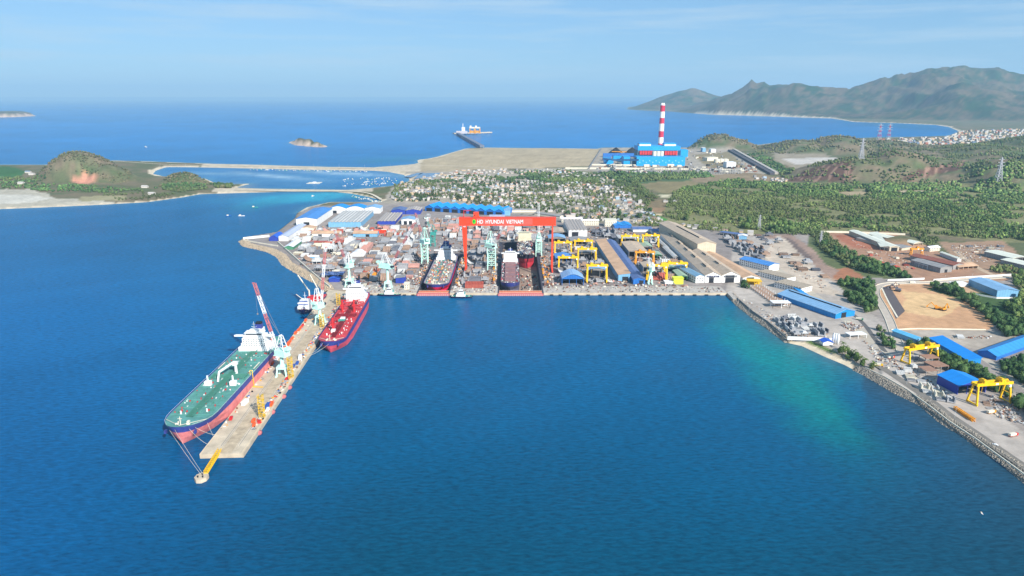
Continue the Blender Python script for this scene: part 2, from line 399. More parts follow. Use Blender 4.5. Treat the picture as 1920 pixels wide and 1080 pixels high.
def grid_faces(nr, nc):
    i = np.arange(nr * nc).reshape(nr, nc)
    return np.stack([i[:-1, :-1], i[:-1, 1:], i[1:, 1:], i[1:, :-1]], -1).reshape(-1, 4)
def compact(V, F, keep, *arrs):
    F = F[keep]; u_, inv = np.unique(F, return_inverse=True)
    return (V[u_], inv.reshape(F.shape)) + tuple(a[u_] for a in arrs)
us = list(np.arange(-480, 2660, 4.6))
ys = rows(1240, 186.5, 1.9, 62)
ys = [y for y in ys if y < 24500]
X, Y = fan(us, ys); sh = X.shape
x, y = X.ravel(), Y.ravel()
sdl = land_sd(x, y)
z = terr(x, y, sdl)
# dry docks and cut-outs are holes in the land
DOCK1 = (-147.5, -99.5, 1028, 1305); DOCK2 = (-20.5, 47.5, 1028, 1412)
F = grid_faces(*sh)
near = sdl.reshape(sh)
keep = (sdl[F].max(1) > -14)
cx = x[F].mean(1); cy = y[F].mean(1)
for d in (DOCK1, DOCK2): keep &= ~((cx > d[0] - 3) & (cx < d[1] + 3) & (cy > d[2]) & (cy < d[3] + 3))
# under the concrete deck of the quays the land is lowered
ap = inside(x, y, W0([(655,556),(1362,556),(1362,430),(1240,430),(900,405),(655,470)]))
z = np.where(ap & (z < 5), np.minimum(z, 3.2), z)
col = cover(x, y, z, sdl)
V = np.stack([x, y, z], 1)
V, F, col = compact(V, F, keep, col)
lm = M('land_cover', rough=0.95, var=0.22, scale=0.09, attr='Col', spec=0.15)
ground = npmesh('terrain', V, F, lm, {'Col': ('POINT', np.concatenate([col, np.ones((len(col), 1))], 1))}, smooth=True)
tag(ground, kind='structure')
# ------------------------------------------------------------------ water
us2 = list(np.arange(-700, 2800, 9.0)); ys2 = rows(1500, 182.3, 3.2, 900); ys2 = ys2 + [y_ for y_ in (150000, 300000) if y_ > ys2[-1]]
X2, Y2 = fan(us2, ys2); x2, y2 = X2.ravel(), Y2.ravel()
sd2 = -land_sd(x2, y2)
u2, v2 = UV(x2, y2)
DEEP = C(0,84,128); MID = C(0,90,126); TEAL = C(0,122,126); NEARC = C(70,100,112)
n = fbm(x2, y2, 500, 4); nn = fbm(x2, y2, 70, 4)
wc = np.repeat(DEEP[None], len(x2), 0)
def blend(w, c):
    global wc
    w = np.clip(w, 0, 1)[:, None]; wc = wc * (1 - w) + c * w
blend(np.clip((v2 - 330) / 200, 0, 1) * 0 + np.exp(-sd2 / 160) * 0.35, MID)
blend(np.clip((y2 - 1300) / 3500, 0, 1) * .9, C(0,114,180))
def blob(u, v, a, b, ang, w, c, p=1.0):
    ca, sa = math.cos(math.radians(ang)), math.sin(math.radians(ang))
    du, dv = u2 - u, v2 - v; q = ((du * ca + dv * sa) / a) ** 2 + ((-du * sa + dv * ca) / b) ** 2
    blend(np.exp(-q * p * (0.5 + 1.1 * nn)) * w * (0.3 + 1.3 * fbm(x2 + 40, y2, 28, 4)), c)
blob(1480, 712, 150, 46, 44, 0.85, TEAL); blob(1550, 765, 90, 24, 44, 0.6, C(0,132,128)); blob(1500, 740, 190, 60, 42, 0.4, TEAL)
blob(1500, 674, 95, 26, 22, 1.0, TEAL); blob(1420, 660, 90, 30, 30, 0.45, TEAL)
blob(560, 371, 100, 8, -4, 1.5, C(20,150,178)); blob(480, 384, 60, 8, -10, 0.7, C(0,120,150)); blob(430, 372, 60, 5, -5, 0.4, C(30,120,150))
blob(730, 300, 70, 6, -2, 0.6, C(0,110,140)); blob(570, 335, 220, 14, 0, 0.9, C(64,124,166))
blob(640, 325, 90, 3, 3, 1.1, C(140,170,190)); blob(510, 330, 60, 3, 5, 1.1, C(140,170,190)); blob(400, 326, 60, 3, 2, .8, C(110,150,175))
blob(1690, 236, 90, 5, 4, 0.5, C(20,110,140)); blob(430, 348, 40, 5, 3, 0.8, C(150,140,130))
blend(np.exp(-np.maximum(sd2, 0) / 16) * ((u2 > 1380) & (v2 > 560)) * 0.75, NEARC)
blend(np.exp(-np.maximum(sd2, 0) / 55) * ((u2 > 1620) & (v2 > 700)) * 0.8, C(44,62,78)); blend(np.clip((u2 - 1500) / 500, 0, 1) * np.clip((v2 - 780) / 250, 0, 1) * .85, C(50,58,68))  # dark shading toward the lower right, painted into the water colour
blend(np.exp(-np.maximum(sd2, 0) / 14) * (v2 < 400) * 0.5, C(90,140,150))
blend(np.clip((v2 - 620) / 420, 0, 1) * 0.85, C(0,62,84)); blend(np.clip((v2 - 330) / 250, 0, 1) * np.clip((700 - u2) / 600, 0, 1) * .5, C(4,88,146))  # first blend paints shade into the colour, deeper toward the near water
wc = wc * (0.84 + 0.32 * n[:, None]) * (0.93 + 0.14 * nn[:, None]) * (0.90 + 0.20 * fbm((x2 * .8 + y2 * .5) / 5, -x2 * .5 + y2 * .8, 60, 4)[:, None])
wm = bpy.data.materials.new('sea_water'); wm.use_nodes = True; wn = wm.node_tree; b = wn.nodes['Principled BSDF']
wn.nodes.remove(b)
b = wn.nodes.new('ShaderNodeBsdfDiffuse'); gl = wn.nodes.new('ShaderNodeBsdfGlossy'); gl.inputs['Roughness'].default_value = 0.12
fr_ = wn.nodes.new('ShaderNodeFresnel'); fr_.inputs['IOR'].default_value = 1.33; mf = wn.nodes.new('ShaderNodeMapRange'); mf.inputs[1].default_value = 0.02; mf.inputs[2].default_value = 1.0; mf.inputs[3].default_value = 0.02; mf.inputs[4].default_value = 0.42
ms = wn.nodes.new('ShaderNodeMixShader')
l = wn.links.new
at = wn.nodes.new('ShaderNodeAttribute'); at.attribute_name = 'Col'
g1 = wn.nodes.new('ShaderNodeNewGeometry')
m1 = wn.nodes.new('ShaderNodeMapping'); m1.inputs['Rotation'].default_value = (0, 0, math.radians(-14)); m1.inputs['Scale'].default_value = (0.12, 0.36, 0.1)
l(g1.outputs['Position'], m1.inputs[0])
w1 = wn.nodes.new('ShaderNodeTexNoise'); w1.inputs['Scale'].default_value = 1.0; w1.inputs['Detail'].default_value = 4; w1.inputs['Roughness'].default_value = 0.6; w1.inputs['Distortion'].default_value = 0.3
l(m1.outputs[0], w1.inputs[0])
w3 = wn.nodes.new('ShaderNodeTexNoise'); w3.inputs['Scale'].default_value = 0.006; w3.inputs['Detail'].default_value = 4
l(g1.outputs['Position'], w3.inputs[0])
mr = wn.nodes.new('ShaderNodeMapRange'); mr.inputs[1].default_value = 0.35; mr.inputs[2].default_value = 0.65; mr.inputs[3].default_value = 0.35; mr.inputs[4].default_value = 1.0; l(w3.outputs[0], mr.inputs[0])
bp = wn.nodes.new('ShaderNodeBump'); bp.inputs['Distance'].default_value = 0.8; l(mr.outputs[0], bp.inputs['Strength']); l(w1.outputs[0], bp.inputs['Height']); l(bp.outputs[0], b.inputs['Normal']); l(bp.outputs[0], gl.inputs['Normal']); l(bp.outputs[0], fr_.inputs['Normal']); l(fr_.outputs[0], mf.inputs[0]); l(mf.outputs[0], ms.inputs[0]); l(b.outputs[0], ms.inputs[1]); l(gl.outputs[0], ms.inputs[2]); l(ms.outputs[0], wn.nodes['Material Output'].inputs[0])
sc_ = wn.nodes.new('ShaderNodeVectorMath'); sc_.operation = 'SCALE'
mr3 = wn.nodes.new('ShaderNodeMapRange'); mr3.inputs[1].default_value = 0.3; mr3.inputs[2].default_value = 0.7; mr3.inputs[3].default_value = 0.68; mr3.inputs[4].default_value = 1.32; l(w1.outputs[0], mr3.inputs[0])  # wave noise also scales the colour: ripple light and dark painted in
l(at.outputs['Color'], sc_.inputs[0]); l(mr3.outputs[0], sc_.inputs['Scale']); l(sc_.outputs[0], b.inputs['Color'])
Fs_ = grid_faces(*X2.shape); xm, ym = x2[Fs_], y2[Fs_]
kp = sd2[Fs_].max(1) > -60
for d in (DOCK1, DOCK2): kp &= ~((xm.max(1) > d[0] - 6) & (xm.min(1) < d[1] + 6) & (ym.min(1) > 1027) & (ym.max(1) < d[3] + 80))
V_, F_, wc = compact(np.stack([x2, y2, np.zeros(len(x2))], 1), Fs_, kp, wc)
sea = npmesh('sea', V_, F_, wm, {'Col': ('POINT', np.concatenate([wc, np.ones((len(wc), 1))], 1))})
tag(sea, kind='structure')
# ------------------------------------------------------------------ haze
hb = MB().box(-60000, 60000, -1500, 60000, -4.5, 1150).build('haze', bpy.data.materials.new('haze_air'))
tag(hb, kind='stuff')
hm = hb.data.materials[0]; hm.use_nodes = True; hn = hm.node_tree; hn.nodes.remove(hn.nodes['Principled BSDF'])
pv = hn.nodes.new('ShaderNodeVolumePrincipled'); pv.inputs['Density'].default_value = 3.8e-5; pv.inputs['Color'].default_value = (0.46, 0.75, 1.0, 1)
pv.inputs['Anisotropy'].default_value = 0.0
hn.links.new(pv.outputs[0], hn.nodes['Material Output'].inputs['Volume'])
print('terrain', len(V), len(ys), 'sea', len(x2), time.time() - T0)
# ------------------------------------------------------------------ colours
WHITE = M('white_paint', (226,226,224), 0.6, 0.10); CREAM = M('cream_paint', (218,210,190), 0.7, 0.12)
OFFW = M('offwhite_sheet', (206,206,204), 0.55, 0.12, stripe=(0, 3.0, 0.12)); OFFWY = M('offwhite_sheet_b', (208,208,206), 0.55, 0.12, stripe=(1, 6.0, 0.12))
LBLUE = M('light_blue_sheet', (120,172,206), 0.5, 0.14, stripe=(0, 4.0, 0.12)); LBLUEY = M('light_blue_roof', (126,166,200), 0.5, 0.15, stripe=(1, 5.0, 0.10))
BLUE = M('blue_sheet', (38,108,186), 0.5, 0.16, stripe=(0, 4.0, 0.14)); BLUEY = M('blue_roof', (72,134,200), 0.5, 0.2, stripe=(1, 6.0, 0.16))
SKYB = M('bright_blue_sheet', (26,136,206), 0.5, 0.12, stripe=(1, 5.0, 0.08)); DBLUE = M('dark_blue_sheet', (44,66,160), 0.55, 0.15, stripe=(0, 3.0, 0.15))
BLUEG = M('grey_blue_roof', (88,108,152), 0.6, 0.22, stripe=(1, 6.0, 0.10))
TAN = M('tan_roof', (186,166,144), 0.7, 0.22, stripe=(1, 6.0, 0.08)); TANR = M('rusty_tan_roof', (196,160,128), 0.8, 0.28, 0.05, stripe=(1, 8.0, 0.06)); BEIGE = M('beige_wall', (196,184,162), 0.7, 0.14, stripe=(0, 4.0, 0.10))
GREYR = M('grey_roof', (146,144,142), 0.7, 0.22, stripe=(1, 5.0, 0.16)); LGREY = M('pale_grey_roof', (186,184,180), 0.6, 0.18, stripe=(0, 7.0, 0.22)); STRIPED = M('striped_roof', (176,166,158), 0.7, 0.15, stripe=(0, 6.5, 0.35))
STRIPG = M('skylight_roof', (120,160,186), 0.5, 0.15, stripe=(1, 5.5, 0.35))
DARK = M('dark_opening', (30,34,42), 0.8, 0.1); GLASSD = M('dark_glazing', (44,56,70), 0.2, 0.1); STEEL = M('weathered_steel', (136,134,132), 0.7, 0.3); RUST = M('rusty_steel', (128,84,64), 0.85, 0.3, 0.2)
LILAC = M('lilac_roof', (176,184,206), 0.6, 0.14, stripe=(1, 6.0, 0.10)); PGREEN = M('pale_green_roof', (150,172,150), 0.6, 0.15, stripe=(1, 4.0, 0.12)); GREEN_ = M('green_sheet', (70,130,100), 0.6, 0.15)
MINT = M('mint_crane_paint', (192,236,220), 0.5, 0.14, 0.3); ORANGE = M('orange_crane_paint', (222,66,30), 0.5, 0.10, 0.05); YELLOW = M('yellow_crane_paint', (236,186,14), 0.5, 0.14, 0.3)
OYELL = M('orange_yellow_paint', (224,150,40), 0.6, 0.2, 0.3); RED = M('red_paint', (196,40,44), 0.6, 0.14, 0.2); PINK = M('pink_primer', (196,112,112), 0.75, 0.2, 0.3); CONC = M('quay_concrete', (196,180,156), 0.9, 0.3, 0.08)
CONCG = M('grey_concrete', (176,168,158), 0.9, 0.25, 0.07); ASPH = M('asphalt', (92,90,88), 0.9, 0.18, 0.1); LCONC = M('light_concrete_road', (176,166,150), 0.9, 0.18, 0.1); NAVY = M('navy_paint', (30,40,88), 0.6, 0.15, 0.2)
LIME = M('lime_paint', (214,220,60), 0.6, 0.1); TEALM = M('teal_paint', (60,150,140), 0.6, 0.15, 0.2); BLACK = M('black_paint', (26,26,30), 0.6, 0.15)
GZ = 3.62
def P(u, v, z=GZ): return G(u, v, z)
BLD = []   # occupied footprints (world polygons)
def occupied(x, y, r=0.0):
    for poly, (x0, x1, y0, y1) in BLD:
        if x0 - r < x < x1 + r and y0 - r < y < y1 + r: return True
    return False
def reserve(poly, pad=2.0):
    xs = [p[0] for p in poly]; ys_ = [p[1] for p in poly]
    BLD.append((poly, (min(xs) - pad, max(xs) + pad, min(ys_) - pad, max(ys_) + pad)))
def frame(A, B, D, z=GZ):
    a = P(*A, z) if len(A) == 2 else Vector(A); b = P(*B, z) if len(B) == 2 else Vector(B)
    ex = (b - a); w = ex.length; ex.normalize()
    if len(A) == 2 and A[0] < 1290 and 396 < A[1] < 545 and abs(ex.y) < .6: ex = Vector((1, .015, 0)).normalized()
    ey = Vector((-ex.y, ex.x, 0))
    if isinstance(D, (int, float)): d = D
    else:
        dd = P(*D, z) if len(D) == 2 else Vector(D); d = (dd - a).dot(ey)
    return a, w, d, math.atan2(ex.y, ex.x)
def shed(label, A, B, D, h, wall, roof, rt='gable', rh=3.0, n=1, doors=(), front_open=False, vents=(), wins=None, name='warehouse', cat='warehouse', z=GZ, group=None, skirt=0, side_open=False):
    """building with walls and roof as parts. local x: along the front, y: depth"""
    a, w, d, rot = frame(A, B, D, z)
    t = thing(name, a, label, cat, group, rot)
    c, s_ = math.cos(rot), math.sin(rot)
    reserve([(a.x, a.y), (a.x + w*c, a.y + w*s_), (a.x + w*c - d*s_, a.y + w*s_ + d*c), (a.x - d*s_, a.y + d*c)])
    wb = MB(); q = 0.5
    if skirt: wb.box(-1, w + 1, -1, d + 1, -skirt, 0)
    us_ = [w * i / n for i in range(n + 1)]
    def prof(x0, x1):
        if rt == 'gable': return [(x0, h), ((x0 + x1) / 2, h + rh), (x1, h)]
        if rt == 'arch': return [(x0 + (x1 - x0) * k / 8, h + rh * math.sin(math.pi * k / 8)) for k in range(9)]
        if rt == 'mono': return [(x0, h), (x1, h + rh)]
        if rt == 'saw': return [(x0, h), (x0 + (x1 - x0) * 0.8, h + rh), (x1, h)]
        return [(x0, h), (x1, h)]
    if rt == 'gablex':
        pr = [(0, h), (d / 2, h + rh), (d, h)]
    pts = []
    for i in range(n):
        pp = prof(us_[i], us_[i+1]); pts += pp if i == 0 else pp[1:]
    rb = MB()
    if rt == 'gablex':
        if not side_open:
            for xx in (0, w):
                wb.add([(xx, 0, 0), (xx, d, 0), (xx, d, h), (xx, d/2, h + rh), (xx, 0, h)], [(0, 1, 2, 3, 4) if xx else (4, 3, 2, 1, 0)])
        if not front_open: wb.add([(0,0,0),(w,0,0),(w,0,h),(0,0,h)], [(0,1,2,3)])
        wb.add([(0,d,0),(w,d,0),(w,d,h),(0,d,h)], [(3,2,1,0)])
        for (y0, z0), (y1, z1) in zip(pr[:-1], pr[1:]):
            o0 = -1 if y0 == 0 else 0; o1 = 1 if y1 == d else 0; k = rh / (d / 2)
            rb.add([(-.8, y0+o0, z0+o0*k), (w+.8, y0+o0, z0+o0*k), (w+.8, y1+o1, z1-o1*k), (-.8, y1+o1, z1-o1*k),
                    (-.8, y0+o0, z0+o0*k+q), (w+.8, y0+o0, z0+o0*k+q), (w+.8, y1+o1, z1-o1*k+q), (-.8, y1+o1, z1-o1*k+q)],
                   [(3,2,1,0),(4,5,6,7),(0,1,5,4),(1,2,6,5),(2,3,7,6),(3,0,4,7)])
    else:
        outer = [(0, 0)] + pts + [(w, 0)]
        k = len(outer)
        if not front_open: wb.add([(x_, 0, z_) for x_, z_ in outer], [tuple(range(k))[::-1]])
        else:
            wb.add([(x_, 0.2, z_) for x_, z_ in [(0, h*0.9)] + pts + [(w, h*0.9)]], [tuple(range(k))[::-1]])
        wb.add([(x_, d, z_) for x_, z_ in outer], [tuple(range(k))])
        if not side_open:
            wb.add([(0,0,0),(0,d,0),(0,d,pts[0][1]),(0,0,pts[0][1])], [(3,2,1,0)]); wb.add([(w,0,0),(w,d,0),(w,d,pts[-1][1]),(w,0,pts[-1][1])], [(0,1,2,3)])
        for (x0, z0), (x1, z1) in zip(pts[:-1], pts[1:]):
            e0 = -.9 if x0 == 0 else 0; e1 = .9 if x1 == w else 0
            rb.add([(x0+e0,-1,z0),(x1+e1,-1,z1),(x1+e1,d+1,z1),(x0+e0,d+1,z0),(x0+e0,-1,z0+q),(x1+e1,-1,z1+q),(x1+e1,d+1,z1+q),(x0+e0,d+1,z0+q)],
                   [(3,2,1,0),(4,5,6,7),(0,1,5,4),(1,2,6,5),(2,3,7,6),(3,0,4,7)])
    if front_open or side_open:
        for i in range(max(2, int(w / 9)) + 1):
            xx = w * i / max(2, int(w / 9)); wb.box(xx-.3, xx+.3, 0.0, 0.6, 0, h)
        if side_open:
            for i in range(int(d / 10) + 1):
                for xx in (0, w): wb.box(xx-.3, xx+.3, i*10, i*10+.6, 0, h)
    wb.build('wall', wall, t)
    rb.build('roof', roof, t)
    for (dx, dw, dh) in doors:
        MB().box(dx * w - dw / 2, dx * w + dw / 2, -0.25, 0.1, 0.02, dh).box(dx*w-dw/2-.4, dx*w+dw/2+.4, -0.32, 0.05, dh, dh+.5, 0).build('door', DARK, t)
    for (vx, y0, y1) in vents:   # long raised roof ventilators with a dark opening
        zz = h + rh * (1 - abs(((vx * n) % 1) - 0.5) * 2)
        vb = MB().box(vx*w-2.4, vx*w+2.4, y0*d, y1*d, zz - 1, zz + 1.5, 0).box(vx*w-2.55, vx*w-2.3, y0*d+.5, y1*d-.5, zz-.2, zz+1.3, 1)
        vb.build('roof_vent', [roof, DARK], t)
    if wins:    # (side, rows, spacing, z0, step): window panes set along a side
        for side, nr, sp, z0, st in wins:
            Ln = w if side in 'fb' else d; k = max(2, int(Ln / sp)); me = None
            for r_ in range(nr):
                for i in range(k):
                    c_ = (i + .5) * Ln / k; zc = z0 + r_ * st
                    if me is None:
                        if side in 'fb': o = MB().box(-sp*.22, sp*.22, -.12, .1, 0, 1.5).build('window', GLASSD, t)
                        else: o = MB().box(-.12, .1, -sp*.22, sp*.22, 0, 1.5).build('window', GLASSD, t)
                        me = o
                    else:
                        o = me.copy(); COL.link(o); o.parent = t
                    o.location = {'f': (c_, 0, zc), 'b': (c_, d, zc), 'l': (0, c_, zc), 'r': (w, c_, zc)}[side]
    return t
def canopy(label, A, B, D, h, roofm, z=GZ, th=0.6, slope=0.0, name='canopy', post=WHITE):
    a, w, d, rot = frame(A, B, D, z); t = thing(name, a, label, 'canopy', None, rot)
    c, s_ = math.cos(rot), math.sin(rot); reserve([(a.x, a.y), (a.x+w*c, a.y+w*s_), (a.x+w*c-d*s_, a.y+w*s_+d*c), (a.x-d*s_, a.y+d*c)])
    MB().add([(0,0,h),(w,0,h+slope),(w,d,h+slope),(0,d,h),(0,0,h+th),(w,0,h+slope+th),(w,d,h+slope+th),(0,d,h+th)], [(3,2,1,0),(4,5,6,7),(0,1,5,4),(1,2,6,5),(2,3,7,6),(3,0,4,7)]).build('roof', roofm, t)
    k = max(2, int(w / 8) + 1); m_ = max(2, int(d / 10) + 1); me = None
    for i in range(k):
        for j in range(m_):
            if 0 < i < k-1 and 0 < j < m_-1: continue
            if me is None: o = me = MB().box(-.3, .3, -.3, .3, 0, h).build('post', post, t)
            else: o = me.copy(); COL.link(o); o.parent = t
            o.location = (.5 + (w-1) * i / (k-1), .5 + (d-1) * j / (m_-1), 0)
    return t
def text_mesh(body, size, mat, name='lettering', parent=None, loc=(0,0,0), rot=(math.pi/2, 0, 0), ext=0.15, off=0.0, sx=1.0):
    cu = bpy.data.curves.new('txt', 'FONT'); cu.body = body; cu.size = size; cu.extrude = ext; cu.offset = off; cu.align_x = 'LEFT'
    ob = bpy.data.objects.new('txt', cu); COL.link(ob); dg = bpy.context.evaluated_depsgraph_get()
    me = bpy.data.meshes.new_from_object(ob.evaluated_get(dg)); bpy.data.objects.remove(ob)
    me.name = name; me.materials.clear(); me.materials.append(mat)
    o = bpy.data.objects.new(name, me); COL.link(o); o.parent = parent; o.location = loc; o.rotation_euler = rot; o.scale = (sx, 1, 1)
    return o
# ------------------------------------------------------------------ quay, docks, pier
def slab(name, pts, z0, z1, mat, side=None, kind='structure'):
    o = MB().prism([(p[0], p[1]) for p in pts], z0, z1, 0, 1 if side else 0).build(name, [side or mat, mat]); tag(o, kind=kind); return o
QY = 1027.5
def quay(name, x0, x1, y1): return slab(name, [(x0, QY), (x1, QY), (x1, y1), (x0, y1)], -3, 3.95, CONCG, CONC)
quay('quay', -256, DOCK1[0] - 2, 1075); quay('quay', DOCK1[1] + 2, DOCK2[0] - 2, 1078); quay('quay', DOCK2[1] + 2, 337, 1066)
slab('quay', W0([(1362,552),(1374,565),(1384,566),(1371,549)]), -3, 3.9, CONCG, CONC)
DKW = M('dock_wall', (120,108,98), 0.9, 0.3, 0.1); DKF = M('dock_floor', (150,128,112), 0.95, 0.3, 0.06); DKD = M('dock_dark_wall', (64,62,72), 0.9, 0.3, 0.1)
for (x0, x1, y0, y1) in (DOCK1, DOCK2):
    b_ = MB(); b_.box(x0-2.2, x1+2.2, QY+2, y1+2, -11.6, -10.6)
    o = b_.build('dock_floor', DKF); tag(o, kind='structure')
    b_ = MB(); b_.box(x0-2.2, x0, QY, y1, -10.6, 4.0).box(x1, x1+2.2, QY, y1, -10.6, 4.0).box(x0-2.2, x1+2.2, y1, y1+2.2, -10.6, 4.0)
    b_.box(x0-6, x0-2.2, QY+40, y1+2.2, 3.4, 3.98).box(x1+2.2, x1+6, QY+40, y1+2.2, 3.4, 3.98)
    for k in range(3): b_.box(x0, x0+1.2-.4*k, QY+14, y1, -10.6+4*k, -6.6+4*k, 0).box(x1-1.2+.4*k, x1, QY+14, y1, -10.6+4*k, -6.6+4*k, 0)
    o = b_.build('dock_wall', DKD); tag(o, kind='structure')
def dock_gate(label, x0, x1):
    t = thing('dock_gate', (x0, QY, 0), label, 'dock gate'); w = x1 - x0
    MB().box(0.2, w-.2, 1.5, 13, -10.5, 3.2).box(-1.5, w+1.5, -3.5, 1.5, -4, 3.0).build('hull', PINK, t)
    b_ = MB().box(0.2, w-.2, 1.6, 12.9, 3.2, 3.5)
    b_.build('deck', M('gate_orange', (214,120,84), .7, .25, .3), t)
    r_ = MB()
    for k in range(int(w / 3.2)): r_.box(1.5+k*3.2, 1.9+k*3.2, -3.8, -3.5, -1, 2.8)
    r_.bar((0, 1, 4.4), (w, 1, 4.4), .25).bar((0, 12.5, 4.4), (w, 12.5, 4.4), .25)
    r_.build('rib', CREAM, t)
dock_gate('pinkish red floating gate closing the narrow left dry dock', DOCK1[0], DOCK1[1]); dock_gate('long pinkish red floating gate closing the wide dock with two ships', DOCK2[0], DOCK2[1])
# the flat black fenders of the quay
FEND = M('rubber_fender', (46,40,40), .9, .2)
for i, u in enumerate(sorted([698, 712, 760, 776, 1034, 1050] + list(range(1080, 1350, 22)))):
    g_ = G(u, 551, 0); o = MB().tube((-2.4, -0.9, 0.6), (2.4, -0.9, 0.6), 1.1, n=8).build('quay_fender', FEND, None, (g_.x, QY, 0)); tag(o, 'black rubber fender hanging on the quay wall', 'fender', 'fenders along the quay wall')
# bollards + deck litter along the right quay
# pier
PA, PB, PC, PD = G(374,852,4), G(456,850,4), G(655,550,4), G(619,543,4)
slab('pier', [(PA.x, PA.y), (PB.x, PB.y), (-253, 1030), (-292, 1047)], -1.5, 4.0, CONC)
pl = MB()
px_ = Vector((PC.x - PB.x, PC.y - PB.y, 0)).normalized(); pn = Vector((px_.y, -px_.x, 0))
PC2 = G(455, 850, 0)
def pier_pt(t, s_, z=4.0):   # t metres from the outer end, s_ metres from the left edge
    a = Vector((PA.x, PA.y, 0)) + px_ * t + pn * s_; return Vector((a.x, a.y, z))
for k in range(60):
    for s_ in (1.5, 35):
        a = pier_pt(3 + k * 8.2, s_, -6); pl.tube(a, (a.x, a.y, -1.4), .7, n=6)
o = pl.build('pier_piles', CONC); tag(o, kind='structure')
rl = MB()
for s_ in (13.2, 15.0, 27.0, 28.8):
    a = pier_pt(14, s_, 4.03); b_ = pier_pt(500, s_, 4.03); rl.bar(a, b_, .5 if s_ not in (15.0, 27.0) else .28, 0, .06)
o = rl.build('crane_rail', STEEL); tag(o, kind='structure')
MB().prism([tuple(pier_pt(2, 16, 0)[:2]), tuple(pier_pt(2, 26.5, 0)[:2]), tuple(pier_pt(495, 26.5, 0)[:2]), tuple(pier_pt(495, 16, 0)[:2])][::-1], 4.0, 4.025).build('pier_lane', M('pier_lane_concrete', (184,166,140), .9, .35, .15))['kind'] = 'structure'
# pale curb on the pier edge
cb = MB(); cb.bar(pier_pt(0, .4, 4.2), pier_pt(470, .4, 4.2), .5, 0, .5); cb.bar(pier_pt(0, 35.6, 4.2), pier_pt(490, 35.6, 4.2), .5, 0, .5); tag(cb.build('pier_kerb', M('pale_kerb', (206,192,166), .9, .2)), kind='structure')
# mooring dolphin and walkway
dg = G(378, 895, 2)
t = thing('mooring_dolphin', (dg.x, dg.y, 0), 'small pale octagonal concrete mooring platform off the pier end', 'mooring platform')
oc = [(math.cos(math.pi/8+i*math.pi/4)*5.3, math.sin(math.pi/8+i*math.pi/4)*6.3) for i in range(8)]
MB().prism(oc, -2.5, 3.2).build('platform', CONC, t)
for q_ in ((-2, -2), (2, -2), (0, 2)): MB().tube((q_[0], q_[1], 3.2), (q_[0], q_[1], 4.6), .5, .7, 8).build('bollard', DARK, t)
a = Vector((dg.x + 2, dg.y + 4, 4.4)); b_ = G(412, 843, 4.6)
t = thing('walkway', a, 'yellow lattice walkway leading from the pier to the mooring platform', 'walkway')
tr = MB().truss((0,0,0), b_ - a, 3.0, 10, .45, 0, h=2.2); tr.build('truss', YELLOW, t)
MB().bar((0,0,-.8), b_ - a - Vector((0,0,.8)), 2.4, 0, .3).build('floor', M('grating_yellow', (200,176,70), .8, .2), t)
# round pink pneumatic fenders floating by the pier
for (u, v) in ((543,727),(532,744),(511,773),(486,812),(458,752),(433,768)):
    g_ = G(u, v, 0.8); t_ = MB().tube((-1.9,0,0),(1.9,0,0),2.3,2.3,12).tube((-2.9,0,0),(-1.9,0,0),.9,2.3,12).tube((1.9,0,0),(2.9,0,0),2.3,.9,12)
    left = u in (458, 433)
    o = t_.build('pier_fender', PINK, None, g_, math.radians(88), True)
    tag(o, 'round dull pink floating fender at the left edge of the pier' if left else 'round dull pink floating fender against the right side of the pier', 'fender', 'pink fenders on the green ship side' if left else 'pink fenders on the right side of the pier')
